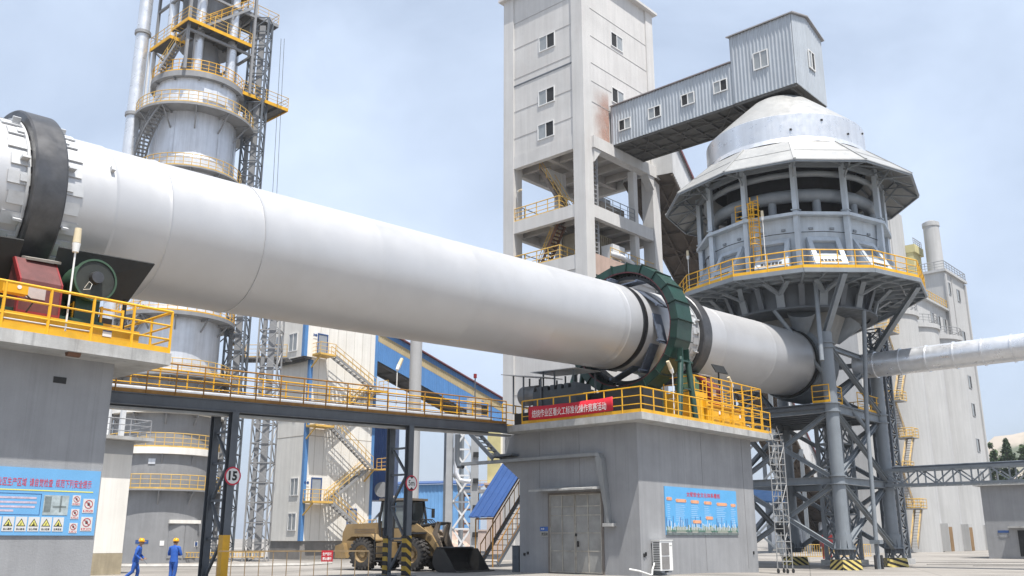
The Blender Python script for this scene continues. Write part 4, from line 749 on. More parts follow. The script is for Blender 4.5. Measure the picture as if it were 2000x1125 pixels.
# canopy
cn = MB(); oR, oz, iR, iz = 8.42, 23.61, 5.73, 25.91
for i in range(12):
    a_, b_, c_, d_ = dv(iR, iz, i), dv(oR, oz, i), dv(oR, oz, i + 1), dv(iR, iz, i + 1); dz = V(0, 0, .07)
    cn.hexa([a_, b_, c_, d_, a_ + dz, b_ + dz, c_ + dz, d_ + dz])
cr_ = cn.build('canopy_roof', M_CONE, ph)
for i in range(12): rb_ = MB(); rb_.bar(dv(iR, iz + .09, i), dv(oR, oz + .09, i), .16, .06); rb_.bar(dv(iR, iz, i).lerp(dv(oR, oz, i), .52) + V(0, 0, .075), dv(iR, iz, i + 1).lerp(dv(oR, oz, i + 1), .52) + V(0, 0, .075), .05, .03); rb_.build('canopy_ridge', M_CONE, cr_)
for i in range(12):
    st = MB(); p, q, m = dv(oR - .08, oz - .05, i), dv(oR - .08, oz - .05, i + 1), dv(6.05, 24.3, i)
    st.bar(dv(iR, iz - .08, i), dv(oR - .1, oz - .08, i), 0.12); st.bar(p, q, 0.09); st.bar(m - V(0, 0, .4), p, 0.1); st.bar(m, p.lerp(q, .5), 0.08); st.bar(dv(6.05, 24.3, i + 1), p.lerp(q, .5), 0.08); st.bar(dv(7.0, 24.72, i), dv(7.0, 24.72, i + 1), 0.08)
    st.bar(m - V(0, 0, 1.1), dv(7.2, 24.5, i), 0.1); st.build('canopy_truss', M_GSTEEL, ph)
MB().lathe([(26.05, 5.2), (26.07, 5.5), (26.4, 5.38), (26.42, 5.32), (28.05, 5.32), (28.09, 5.27)], 72, c=(CA, 0, 0)).build('cladding_band', M_SILV, ph, 25)
MB().lathe([(28.09, 5.27), (28.4, 4.95), (29.9, 3.3), (31.0, 2.05), (31.35, 1.45), (31.52, 0.8), (31.53, 0.1)], 72, c=(CA, 0, 0)).build('cone_roof', M_CONE, ph, 25)
for i in range(9):
    t = R_(-150 + i * 22); MB().obox((CA + 5.34 * math.cos(t), 5.34 * math.sin(t), 26.95 + .65 * (i % 2)), (.06, 0, 0), (0, .06, 0), (0, 0, .05)).build('band_stud', M_INK, ph)
# caged ladder
ta = R_(186); lc = V(CA + 6.55 * math.cos(ta), 6.55 * math.sin(ta), 0); lr = V(math.cos(ta), math.sin(ta), 0); ltg = V(-lr.y, lr.x, 0)
la = MB()
for sx in (-.25, .25): la.bar(lc + ltg * sx + V(0, 0, 16.9), lc + ltg * sx + V(0, 0, 22.3), .05)
for k in range(16): la.bar(lc - ltg * .25 + V(0, 0, 17.5 + k * .3), lc + ltg * .25 + V(0, 0, 17.5 + k * .3), .035)
lo = la.build('cage_ladder', M_YEL, ph); hg = MB()
for k in range(8): hg.path([lc + V(0, 0, 19.0 + k * .38) + ltg * (.34 * math.cos(t)) + lr * (.7 * math.sin(t)) for t in [j * math.pi / 8 for j in range(9)]], .03, n=4)
for j in (1, 3, 5, 7): t = j * math.pi / 8; hg.bar(lc + V(0, 0, 19.0) + ltg * (.34 * math.cos(t)) + lr * (.7 * math.sin(t)), lc + V(0, 0, 21.68) + ltg * (.34 * math.cos(t)) + lr * (.7 * math.sin(t)), .03)
hg.build('ladder_cage', M_YEL, lo)
railing(ph, [dv(6.2, 21.1, 8.8), dv(6.2, 21.1, 9.2)], M_YEL, 1.1, posts=False, name='landing_railing')
for i, k in enumerate((7.64, 9.45)): lamp('platform_lamp', dv(7.3, 0, k).x, dv(7.3, 0, k).y, 17.26, 19.6 + .8 * i, ('white hooked lamp at the left end of the yellow railed preheater platform', 'white capsule lamp on a thin pole in front of the slanted frames of the preheater')[i], (0, 0, 1))
# ================================================================ head house and conveyor gallery
hh = thing('head_house', 'grey corrugated head house perched on top of the pointed preheater', 'building', (20.6, 0, 31.6))
H0, H1, HB0, HB1, HZ0, HZ1 = 18.15, 23.05, -2.15, 2.65, 31.55, 36.85
w = MB()
w.corr((H0, HB1), (H0, HB0), HZ0, HZ1, .28, .045); w.corr((H1, HB0), (H1, HB1), HZ0, HZ1, .28, .045)
w.build('side_wall', M_CORR, hh); g = MB(); hm = (H0 + H1) / 2
g.corr((H0, HB0), (hm, HB0), HZ0, HZ1, .28, .03, z1b=HZ1 + .75); g.corr((hm, HB0), (H1, HB0), HZ0, HZ1 + .75, .28, .03, z1b=HZ1); g.corr((hm, HB1), (H0, HB1), HZ0, HZ1 + .75, .28, .03, z1b=HZ1); g.corr((H1, HB1), (hm, HB1), HZ0, HZ1, .28, .03, z1b=HZ1 + .75)
g.build('gable_wall', M_CORR, hh)
r = MB()
for sx in (0, 1):
    p0, p1 = ((H0 - .18, HZ1 - .02), (hm, HZ1 + .8)) if sx == 0 else ((hm, HZ1 + .8), (H1 + .18, HZ1 - .02))
    r.hexa([(p0[0], HB0 - .2, p0[1]), (p1[0], HB0 - .2, p1[1]), (p1[0], HB1 + .2, p1[1]), (p0[0], HB1 + .2, p0[1]), (p0[0], HB0 - .2, p0[1] + .09), (p1[0], HB0 - .2, p1[1] + .09), (p1[0], HB1 + .2, p1[1] + .09), (p0[0], HB1 + .2, p0[1] + .09)])
r.build('roof', mat('purlin_grey_sheet', (0.30, 0.29, 0.29), .6, .1, .2, 1), hh)
u = MB().box(H0 + .06, H1 - .06, HB0 + .06, HB1 - .06, HZ0 + .02, HZ0 + .08)
for b in (-1.6, -.3, 1.0, 2.2): u.bar((H0 + .1, b, HZ0 - .08), (H1 - .1, b, HZ0 - .08), .14, .2)
for a in (H0 + .1, H1 - .1): u.bar((a, HB0 + .05, HZ0 - .09), (a, HB1 - .05, HZ0 - .09), .14, .22)
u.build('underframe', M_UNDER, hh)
win(hh, (H0 - .05, 0.3, 34.15), (0, -1, 0), (-1, 0, 0), 1.15, 1.35, 0); win(hh, (hm + .25, HB0 - .06, 34.3), (1, 0, 0), (0, -1, 0), 1.0, 1.45, 1)
gl = thing('conveyor_gallery', 'level grey corrugated conveyor gallery with four small windows between tower and head house', 'gallery', (20.4, 8, 31.6))
G0, G1, GB0, GB1, GZ0, GZ1 = 18.22, 22.4, 2.7, 13.44, 31.55, 34.85
MB().corr((G0, GB1), (G0, GB0), GZ0, GZ1, .28, .045).build('side_wall', M_CORR, gl); MB().corr((G1, GB0), (G1, GB1), GZ0, GZ1, .28, .045).build('side_wall', M_CORR, gl)
r = MB(); gm = (G0 + G1) / 2
r.hexa([(G0 - .15, GB0, GZ1), (gm, GB0, GZ1 + .5), (gm, GB1, GZ1 + .5), (G0 - .15, GB1, GZ1), (G0 - .15, GB0, GZ1 + .09), (gm, GB0, GZ1 + .59), (gm, GB1, GZ1 + .59), (G0 - .15, GB1, GZ1 + .09)]); r.hexa([(gm, GB0, GZ1 + .5), (G1 + .15, GB0, GZ1), (G1 + .15, GB1, GZ1), (gm, GB1, GZ1 + .5), (gm, GB0, GZ1 + .59), (G1 + .15, GB0, GZ1 + .09), (G1 + .15, GB1, GZ1 + .09), (gm, GB1, GZ1 + .59)])
r.build('roof', mat('brown_grey_roof', (0.22, 0.19, 0.19), .6, .1, .2, 1), gl)
u = MB().box(G0 + .06, G1 - .06, GB0, GB1, GZ0 + .02, GZ0 + .07)
for a in (G0 + .1, G0 + 1.4, G1 - 1.4, G1 - .1): u.bar((a, GB0, GZ0 - .07), (a, GB1, GZ0 - .07), .12, .17)
for k in range(9): b = GB0 + .2 + k * 1.3; u.bar((G0 + .1, b, GZ0 - .06), (G1 - .1, b, GZ0 - .06), .1, .14)
for k in range(3): b = GB0 + .2 + k * 3.5; u.bar((G0 + .1, b, GZ0 - .12), (G1 - .1, b + 3.4, GZ0 - .12), .07); u.bar((G1 - .1, b, GZ0 - .13), (G0 + .1, b + 3.4, GZ0 - .13), .07)
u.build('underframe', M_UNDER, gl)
for i, (b, z) in enumerate(((12.08, 32.95), (9.3, 33.06), (6.34, 33.18), (3.6, 33.28))): win(gl, (G0 - .05, b, z), (0, -1, 0), (-1, 0, 0), 1.15, .95, (-1, 1, -1, 1)[i])
# ================================================================ concrete tower
tw = thing('concrete_tower', 'tall pale concrete tower with open stair floors below its windowed top', 'tower', (20, 17.5, 0))
T0, T1, U0, U1 = 14.75, 25.0, 13.5, 21.9; ZB, ZT = 30.55, 46.3
MB().box(T0 + .12, T1 - .12, U0 + .12, U1 - .12, ZB + .9, ZT).build('upper_wall', M_TOWER, tw)
MB().box(T0 - .35, T1 + .35, U0 - .35, U1 + .35, ZT + .001, ZT + .22).build('roof_slab', M_TOWER, tw)
for a, b in ((T0, U0), (T1 - 1.05, U0), (T1 - 1.05, U1 - 1.1), (T0, U1 - 1.1)):
    c = MB().box(a, a + 1.05, b, b + 1.1, -.2, ZT - .001); c.build('column', M_TOWER, tw)
for z0, z1 in ((ZB, ZB + 1.1), (25.0, 26.0), (20.9, 22.0)):
    for (a0, a1, b0, b1) in ((T0 + .06, T0 + .5, U0 + 1.1, U1 - 1.1), (T1 - .5, T1 - .06, U0 + 1.1, U1 - 1.1), (T0 + 1.05, T1 - 1.05, U0 + .06, U0 + .5), (T0 + 1.05, T1 - 1.05, U1 - .5, U1 - .06)):
        MB().box(a0, a1, b0, b1, z0, z1).build('floor_beam', M_TOWER, tw)
    s = MB().box(T0 + .5, T1 - .5, U0 + .5, U1 - .5, z1 - .3, z1 - .15)
    for k in range(1, 5): a = T0 + k * 2.05; s.box(a - .15, a + .15, U0 + .5, U1 - .5, z0 + .25, z1 - .301)
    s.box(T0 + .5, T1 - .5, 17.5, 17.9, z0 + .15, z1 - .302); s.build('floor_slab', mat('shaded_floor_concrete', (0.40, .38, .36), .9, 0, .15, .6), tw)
for a, b in ((T0 + 1.05, U0 + .1), (T1 - 1.05, U0 + .1)):
    sgn = 1 if a < 20 else -1; MB().prism([(a, b - .25, ZB - .0), (a + sgn * .9, b - .25, ZB - .0), (a, b - .25, ZB - 1.1)], (0, .75, 0)).build('haunch', M_TOWER, tw)
MB().box(T0 + .9, T1 + .2, U0 - .25, U0 + .05, ZB + .02, ZB + 1.0).build('gallery_corbel', M_TOWER, tw)
for a in (21.6,): MB().box(a, a + .55, U0 + .3, U0 + .85, 22, ZB).build('thin_column', M_TOWER, tw)
MB().box(18, 18.7, 18.5, 19.2, 22, ZB).prism([(16.4, 18.55, ZB - .01), (18.0, 18.55, ZB - .01), (18, 18.55, ZB - 1.6)], (0, .6, 0)).build('inner_column', M_TOWER, tw)
MB().box(T0 + .14, T1 - .14, U0 + .14, U1 - .14, -.2, 20.9).build('lower_wall', M_TOWER, tw)
MB().box(T0 + 1.05, T1 - 5.4, U0 + .03, U0 + .135, 20.4, 22.1).build('dusty_parapet', M_PINK, tw)
M_SEAM = mat('seam_grey', (0.36, .35, .34), .9, 0, .1, 1)
for z in (33.2, 35.6, 38.6, 41.4, 43.8): MB().box(T0 + .10, T0 + .119, U0 + 1.1, U1 - 1.1, z, z + .05).build('panel_seam', M_SEAM, tw)
for z in (34.6, 36.4, 38.0, 40.4, 42.9): MB().box(T0 + 1.05, T1 - 1.05, U0 + .10, U0 + .119, z, z + .05).build('panel_seam', M_SEAM, tw)
for z in (4, 8, 12, 16): MB().box(T0 + .12, T0 + .139, U0 + 1.1, U1 - 1.1, z, z + .05).build('panel_seam', M_SEAM, tw)
MB().box(T0 + .085, T0 + .119, U0 + 1.1, U1 - 1.1, 37.9, 38.02).build('drip_ledge', M_DSTEEL, tw)
sm_ = bpy.data.materials.new('salmon_dust_stain'); sm_.use_nodes = True; t_ = sm_.node_tree; p_ = t_.nodes['Principled BSDF']; p_.inputs['Base Color'].default_value = (.55, .34, .27, 1); p_.inputs['Roughness'].default_value = .9
tc_ = t_.nodes.new('ShaderNodeTexCoord'); sx_ = t_.nodes.new('ShaderNodeSeparateXYZ'); n_ = t_.nodes.new('ShaderNodeTexNoise'); n_.inputs['Scale'].default_value = .9; n_.inputs['Detail'].default_value = 6
t_.links.new(tc_.outputs['Generated'], sx_.inputs[0]); t_.links.new(tc_.outputs['Object'], n_.inputs[0]); m1 = t_.nodes.new('ShaderNodeMath'); m1.operation = 'MULTIPLY'; t_.links.new(sx_.outputs[0], m1.inputs[0])
r_ = t_.nodes.new('ShaderNodeMapRange'); r_.inputs[1].default_value = .25; r_.inputs[2].default_value = .75; r_.inputs[3].default_value = .1; r_.inputs[4].default_value = 1.0; t_.links.new(n_.outputs[0], r_.inputs[0]); t_.links.new(r_.outputs[0], m1.inputs[1])
zz_ = t_.nodes.new('ShaderNodeMapRange'); zz_.inputs[1].default_value = 1.0; zz_.inputs[2].default_value = .55; t_.links.new(sx_.outputs[2], zz_.inputs[0]); m2 = t_.nodes.new('ShaderNodeMath'); m2.operation = 'MULTIPLY'; t_.links.new(m1.outputs[0], m2.inputs[0]); t_.links.new(zz_.outputs[0], m2.inputs[1]); t_.links.new(m2.outputs[0], p_.inputs['Alpha'])
MB().box(16.0, 18.2, U0 + .112, U0 + .118, 31.6, 36.2).build('dust_stain', sm_, tw)
for b, z, o in ((17.2, 40.75, 1), (17.3, 35.9, 1), (17.4, 32.95, 1)): win(tw, (T0 + .119, b, z), (0, -1, 0), (-1, 0, 0), 1.7, 1.35, o)
for a, z in ((19.6, 41.4), (19.5, 36.3)): win(tw, (a, U0 + .119, z), (1, 0, 0), (0, -1, 0), 1.7, 1.35, -1)
sr = MB()
for k, (b0, b1, z0, z1, a) in enumerate(((19.4, 16.6, 26.0, 30.6, 16.4), (16.9, 19.2, 22.0, 25.9, 16.0))):
    s_, r_ = MB(), MB(); stair(s_, (a, b1 if k == 0 else b1, z0), (a, b0 if k == 0 else b0, z1), (.9, 0, 0), 15, .25, .25, r_)
    fo = s_.build('stair_flight', M_RUST if k else mat('grey_rust_steel', (.19, .16, .14), .7, 0, .3, 2), tw); r_.build('stair_rail', M_YELF, fo)
for z, b1 in ((26.0, 14.6), (22.0, 14.6)):
    railing(tw, [(T0 + .15, 20.8, z), (T0 + .15, 16.2, z), (T0 + 2, 16.2, z)], M_YELF, 1.1, posts=False, kick=.12, name='floor_railing', r=.035, pr=.04); railing(tw, [(T0 + .5, U1 - .3, z), (T1 - 1, U1 - .3, z)], M_DSTEEL, 1.9, posts=False, kick=0, name='floor_railing', rails=(1, .5), step=1.8, r=.03, pr=.035)
railing(tw, [(17.5, U0 + .2, 26), (21.5, U0 + .2, 26)], M_GSTEEL, 1.1, posts=False, kick=0, name='floor_railing'); railing(tw, [(18.0, U0 + .2, 22), (24, U0 + .2, 22)], M_YELF, 1.1, posts=False, kick=0, name='floor_railing')
lad = MB()
for sx in (0, .55): lad.bar((16.6 + sx, U0 + .7, 18), (16.6 + sx, U0 + .7, 30.5), .14)
for k in range(34): lad.bar((16.6, U0 + .7, 18.3 + k * .36), (17.15, U0 + .7, 18.3 + k * .36), .08)
solo('bucket_ladder', 'pale steel rung mast standing inside the open floors of the concrete tower', 'mast', lad, M_SHAFTG, (16.8, U0 + .7, 18))
dc = thing('dust_collector', 'beige ribbed dust collector box on the lower open floor of the tower', 'dust collector', (19.6, 17, 22)); x = MB().box(17.6, 20.8, 15.6, 18, 22.3, 24.9)
for k in range(12): x.box(17.7 + k * .27, 17.8 + k * .27, 15.53, 15.6, 22.4, 24.8)
x.build('casing', mat('beige_casing', (.33, .29, .22), .6, .1, .2, 1.5, streak=.2), dc); MB().box(17.7, 20.7, 15.7, 17.9, 22.0, 22.29).build('casing_base', M_SHAFTG, dc)
fn = thing('fan_unit', 'white fan with bent duct on the sunny side of the lower open tower floor', 'fan', (19, 14, 22)); MB().box(18.6, 20.2, 13.9, 15.0, 22.05, 23.6).build('fan_box', M_WSTEEL, fn); MB().path([(18.0, 13.8, 22.6), (19.3, 13.6, 22.6), (20.6, 13.6, 22.4), (21.3, 13.7, 21.9)], .22, n=10).build('fan_duct', M_WSTEEL, fn, 40)
mc = thing('feed_box', 'dark boxed feeder on the upper open floor of the tower', 'feeder', (20, 15.5, 26)); MB().box(18.4, 21.6, 14.8, 16.6, 26.05, 27.3).build('feeder_case', mat('dusty_brown_case', (.2, .17, .14), .7, 0, .3, 1.5), mc); MB().box(19, 20, 15, 16, 27.3, 27.8).build('feeder_hood', M_SHAFTG, mc)
lamp('tower_lamp', T0 + .3, 20.6, 27.6, 28.6, 'small grey lamp on the left column of the open tower floor', (-.3, -1, 0))
# ================================================================ inclined feed gallery behind the preheater
P0, P1 = V(11.4, 72.3, 30.8), V(45, 135, 0.2); hd = (P1 - P0); hd.z = 0; hd.normalize(); rt = V(hd.y, -hd.x, 0); IF = Matrix.Translation((P0.x, P0.y, 0)) @ Matrix.Rotation(math.atan2(hd.y, hd.x), 4, 'Z')
LL = math.hypot(P1.x - P0.x, P1.y - P0.y); ig = thing('inclined_gallery', 'long sloping feed gallery with white ribbed walls and brown underside behind the preheater', 'gallery', (LL, 0, 0), IF)
hw, hgt = 2.2, 3.4
MB().corr((0, -hw), (LL, -hw), P0.z, P0.z + hgt, .3, .05, z0b=P1.z, z1b=P1.z + hgt).build('side_wall', M_CORRW, ig); MB().corr((LL, hw), (0, hw), P1.z, P1.z + hgt, .3, .05, z0b=P0.z, z1b=P0.z + hgt).build('side_wall', M_CORRW, ig)
r = MB(); r.hexa([(0, -hw - .2, P0.z + hgt), (LL, -hw - .2, P1.z + hgt), (LL, hw + .2, P1.z + hgt), (0, hw + .2, P0.z + hgt), (0, -hw - .2, P0.z + hgt + .15), (LL, -hw - .2, P1.z + hgt + .15), (LL, hw + .2, P1.z + hgt + .15), (0, hw + .2, P0.z + hgt + .15)]); r.build('roof', M_SHAFTG, ig); MB().box(-.05, .1, -hw, hw, P0.z, P0.z + hgt - .01).build('end_wall', M_CORRW, ig); MB().bar((0, -hw - .22, P0.z + hgt + .1), (LL, -hw - .22, P1.z + hgt + .1), .08, .3).build('roof_edge', M_RIDGE, ig)
u = MB(); u.hexa([(0, -hw + .05, P0.z), (LL, -hw + .05, P1.z), (LL, hw - .05, P1.z), (0, hw - .05, P0.z), (0, -hw + .05, P0.z + .08), (LL, -hw + .05, P1.z + .08), (LL, hw - .05, P1.z + .08), (0, hw - .05, P0.z + .08)])
def iz(s): return P0.z + (P1.z - P0.z) * s / LL
for y in (-hw + .1, -.7, .7, hw - .1): u.bar((0, y, P0.z - .12), (LL, y, P1.z - .12), .16, .26)
for k in range(24): s = 1 + k * 2.8; u.bar((s, -hw + .1, iz(s) - .1), (s, hw - .1, iz(s) - .1), .12, .2)
for k in range(12): s = 1 + k * 5.6; u.bar((s, -hw + .1, iz(s) - .2), (s + 5.5, hw - .1, iz(s + 5.5) - .2), .09); u.bar((s, hw - .1, iz(s) - .21), (s + 5.5, -hw + .1, iz(s + 5.5) - .21), .09)
u.build('underframe', M_BROWN, ig)
for s in (10, 26, 34, 42, 50, 57): win(ig, (s, -hw - .05, iz(s) + 1.8), (1, 0, 0), (0, -1, 0), .9, 1.2, 1)
for s in (14, 30, 44):
    x = MB()
    for y in (-hw, hw): x.bar((s, y, -.2), (s, y, iz(s) - .2), .4)
    n = max(2, int(iz(s) / 4))
    for k in range(n): z0, z1 = iz(s) * k / n, iz(s) * (k + 1) / n; x.bar((s, -hw, z0), (s, hw, z1 - .3), .2); x.bar((s, hw, z0), (s, -hw, z1 - .3), .19)
    x.build('trestle', M_GSTEEL, ig)
# ================================================================ exhaust pipe, truss bridge, lattice mast
ep = thing('exhaust_pipe', 'fat silver exhaust pipe with ring joints running level to the right', 'pipe', (22, -10, 11.5)); MB().tube((22, -2.8, 12.3), (22, -26, 12.3), 0.79, n=40).build('pipe_run', M_SILV, ep, 40)
for k in range(13): b = -4.1 - k * 1.62; MB().lathe([(-.04, .79), (-.04, .85), (.04, .85), (.04, .79)], 40, c=(22, b, 12.3), ax='y', close=True).build('ring_joint', M_SILV, ep, 40)
tb = thing('pipe_bridge', 'grey lattice pipe bridge crossing to the concrete block at the right edge', 'pipe bridge', (24, -9, 4.7))
for a in (23.2, 24.6):
    x = MB(); x.bar((a, -3.4, 5.7), (a, -16, 5.7), .16, .16); x.bar((a, -3.4, 4.75), (a, -16, 4.75), .16, .16)
    for k in range(12): b = -3.4 - k * 1.05; x.bar((a, b, 4.83), (a, b, 5.62), .08); x.bar((a, b, 4.8 if k % 2 else 5.65), (a, b - 1.05, 5.65 if k % 2 else 4.8), .08)
    x.build('side_truss', M_GSTEEL, tb)
x = MB()
for k in range(12): b = -3.5 - k * 1.05; x.bar((23.2, b, 4.7), (24.6, b, 4.7), .08)
x.build('cross_members', M_GSTEEL, tb); MB().tube((23.9, -3.5, 5.85), (23.9, -16, 5.85), .12, n=8).build('carried_pipe', M_DSTEEL, tb, 40)
lm = thing('lattice_mast', 'slender dark lattice mast rising close behind the right leg of the preheater', 'mast', (26.4, -2.6, 0)); x = MB(); lattice(x, (26.4, -2.6), .55, 0, 15.5, 15, .08, .05, x=True); x.build('mast_lattice', M_DSTEEL, lm); MB().box(25.6, 27.2, -3.4, -1.8, -.1, .25).build('mast_footing', M_SLAB, lm)
lm = thing('lattice_mast', 'grey X braced lattice mast inside the preheater legs, behind the front leg', 'mast', (22.6, -.6, 0)); x = MB(); lattice(x, (22.6, -.6), .8, 0, 9.0, 6, .11, .06, x=True); x.build('mast_lattice', M_GSTEEL, lm); MB().box(21.5, 23.7, -1.7, .5, -.1, .2).build('mast_footing', M_SLAB, lm)
# mobile scaffold
sc = thing('mobile_scaffold', 'slim pale grey tubular access tower on castors beside the banner pier', 'scaffold', (6.1, -4.6, 0), KF @ Matrix.Translation((0, 0, -.11))); A, Bq = 6.1, -4.6; x = MB()
for dx, dy in ((-.30, -.24), (.30, -.24), (.30, .24), (-.30, .24)):
    x.tube((A + dx, Bq + dy, .22), (A + dx, Bq + dy, 6.25), .026, n=6)
for k in range(7):
    z = .55 + k * .92
    for s_ in (-.24, .24): x.tube((A - .30, Bq + s_, z), (A + .30, Bq + s_, z), .022, n=5); x.tube((A - .30 if k % 2 else A + .30, Bq + s_, z), (A + .30 if k % 2 else A - .30, Bq + s_, z + .9), .018, n=5)
    for s_ in (-.30, .30): x.tube((A + s_, Bq - .24, z), (A + s_, Bq + .24, z), .022, n=5); x.tube((A + s_, Bq - .24, z + .3), (A + s_, Bq + .24, z + .3), .018, n=5); x.tube((A + s_, Bq - .24, z + .6), (A + s_, Bq + .24, z + .6), .018, n=5)
x.build('frame', mat('scaffold_steel', (.34, .34, .335), .5, .2, .1, 2), sc, 40)
for dx, dy in ((-.30, -.24), (.30, -.24), (.30, .24), (-.30, .24)): MB().tube((A + dx + .05, Bq + dy - .03, .1), (A + dx + .05, Bq + dy + .03, .1), .1, n=14).bar((A + dx, Bq + dy, .22), (A + dx + .05, Bq + dy, .1), .05).build('castor', M_INK, sc, 40)
MB().box(A - .2, A + .1, Bq - .26, Bq + .2, 1.9, 2.25).build('bundle', M_DARK, sc)
for i, (a, b) in enumerate(((18.4, -4.2), (19.0, -4.35))): solo('bollard', ('dark bollard post in front of the preheater footings, left of the pair', 'dark bollard post in front of the preheater footings, right of the pair')[i], 'bollard', MB().lathe([(0, 0.11), (.02, .08), (.75, .08), (.8, .05), (.801, .001)], 12, c=(a, b, -.22)), M_DARK, (a, b, 0), group='bollards by the preheater', smooth=40)
# ================================================================ shaft kiln (left)
SX, SY = -27.7, 74.0; SF = rotf(SX, SY, math.pi / 2 - AZ)
sk = thing('shaft_kiln', 'tall round metal shaft kiln ringed with railed platforms and crowned by pipes', 'shaft kiln', (0, 0, 0), SF)
MB().lathe([(-.6, 4.0), (8.0, 4.0)], 72).build('lower_drum', M_SHAFTG, sk, 40)
MB().lathe([(8.0, 4.0), (8.1, 3.85), (13.6, 3.82), (13.7, 3.65)], 72).build('middle_drum', M_SHAFTG, sk, 40)
u = MB().lathe([(13.7, 3.6), (19.0, 3.6), (19.02, 3.62), (19.1, 3.6), (25, 3.55), (25.03, 3.57), (25.1, 3.55), (32, 3.5), (32.02, 3.53), (32.1, 3.5), (39.2, 3.5)], 80)
u.build('upper_drum', M_SHAFT, sk, 40)
j = MB()
for k in range(12): t = k * math.pi / 6 + .1; j.obox((3.55 * math.cos(t), 3.55 * math.sin(t), 33.5), (.02 * math.cos(t), .02 * math.sin(t), 0), (-.015 * math.sin(t), .015 * math.cos(t), 0), (0, 0, 2.4))
j.build('seam_plates', M_SHAFT, sk)
def ring(z, R, r0, th, post, m, step=1.3, brk=11, dm=M_SHAFTG, kick=.12, bl=1.0):
    d = MB().lathe([(z - th, r0), (z - th, R), (z, R), (z, r0)], 64, close=True); f = d.build('ring_platform', dm, sk, 30)
    n = 40; railing(sk, [(R * .985 * math.cos(2 * math.pi * i / n), R * .985 * math.sin(2 * math.pi * i / n), z) for i in range(n)], m, 1.05, step=.65, closed=True, posts=False, kick=kick, name='ring_railing', r=.028, pr=.03, rails=(1, .66, .33))
    for i in range(brk): b = MB(); t = 2 * math.pi * (i + .4) / brk; e = V(math.cos(t), math.sin(t), 0); b.bar(e * (R - .1) + V(0, 0, z - th), e * r0 + V(0, 0, z - th - bl), .1, .1); b.bar(e * (r0 - .02) + V(0, 0, z - th - .1), e * (R - .1) + V(0, 0, z - th - .1), .1, .16); b.build('platform_bracket', M_SHAFTG, f)
ring(5.07, 4.62, 3.95, .12, 1, M_YELF); ring(8.17, 4.3, 3.85, .5, 1, M_YELF, dm=M_WPANEL); ring(11.05, 4.45, 3.7, .3, 1, M_YEL, dm=M_WPANEL); ring(13.87, 4.65, 3.6, .25, 1, M_YELF); ring(18.67, 4.7, 3.6, .3, 1, M_YEL); ring(30.9, 4.3, 3.5, .12, 1, M_YELF); ring(36.25, 4.95, 3.5, .2, 1, M_YELF, bl=1.5); ring(39.6, 3.95, .3, .5, 1, M_YEL)
for z0, z1, t0, t1 in ((30.9, 36.2, -215, -155), (14.0, 18.6, -218, -150)):
    s = MB(); r = MB(); n = 20; lo = []; li = []
    for i in range(n + 1):
        t = R_(t0 + (t1 - t0) * i / n); z = z0 + (z1 - z0) * i / n; e = V(math.cos(t), math.sin(t), 0); g = V(-e.y, e.x, 0); lo.append(e * 4.6 + V(0, 0, z)); li.append(e * 3.75 + V(0, 0, z))
        s.obox(e * 4.17 + V(0, 0, z), e * .42, g * .13, V(0, 0, .03))
    s.path(lo, .09, n=4); s.path(li, .09, n=4); f = s.build('spiral_stair', M_SHAFTG, sk); r.path([p + V(0, 0, 1) for p in lo], .03, n=5); r.path([p + V(0, 0, .5) for p in lo], .03, n=5)
    for p in lo[::3]: r.tube(p, p + V(0, 0, 1), .03, n=5)
    r.build('stair_rail', M_SHAFTG, f)
for dx in (0, .35): MB().bar((-3.9 + dx * .7, 1.8 - dx * .7, 2), (-3.9 + dx * .7, 1.8 - dx * .7, 42.5), .16).build('cable_mast', M_WSTEEL, sk)
MB().box(-.9, 1.1, -4.05, -3.9, 0, 2.75).build('drum_door', M_SHAFTG, sk) if False else None
# doors and notices at the foot, facing the yard
def on_drum(name, t, z0, z1, w, R, m, d=.03):
    t = R_(t); e = V(math.cos(t), math.sin(t), 0); g = V(-e.y, e.x, 0); return MB().obox(e * R + V(0, 0, (z0 + z1) / 2), g * w / 2, e * d, V(0, 0, (z1 - z0) / 2)).build(name, m, sk)
BA = -90 - 47.95 + 20.3   # towards the camera
on_drum('drum_door', BA + 22, .1, 2.45, 1.15, 3.99, M_SHAFTG); on_drum('drum_door', BA + 40, .1, 2.45, 1.15, 3.99, M_SHAFTG); on_drum('door_header', BA + 31, 2.6, 2.85, 2.6, 3.98, M_WPANEL, .1); on_drum('warning_notice', BA + 8, 1.0, 1.35, .3, 4.0, tw_card if False else M_WHITE, .02)
on_drum('mandatory_notice', BA + 48, .9, 1.3, .38, 4.02, M_WHITE, .02); on_drum('mandatory_disc', BA + 48, .98, 1.24, .24, 4.05, M_DBLUE, .015); on_drum('vent_grille', BA - 10, 6.9, 7.3, .5, 4.0, M_SHAFT, .05)
for k in (-16, -8): on_drum('blue_plate', BA + k, 1.15, 1.4, .35, 4.0, M_DBLUE, .02)
for k, (t, z) in enumerate(((-118, 37.9), (-100, 37.9))): on_drum('manhole', t + 16, 37.3, 38.3, 1.1, 3.5, M_SHAFT, .12)
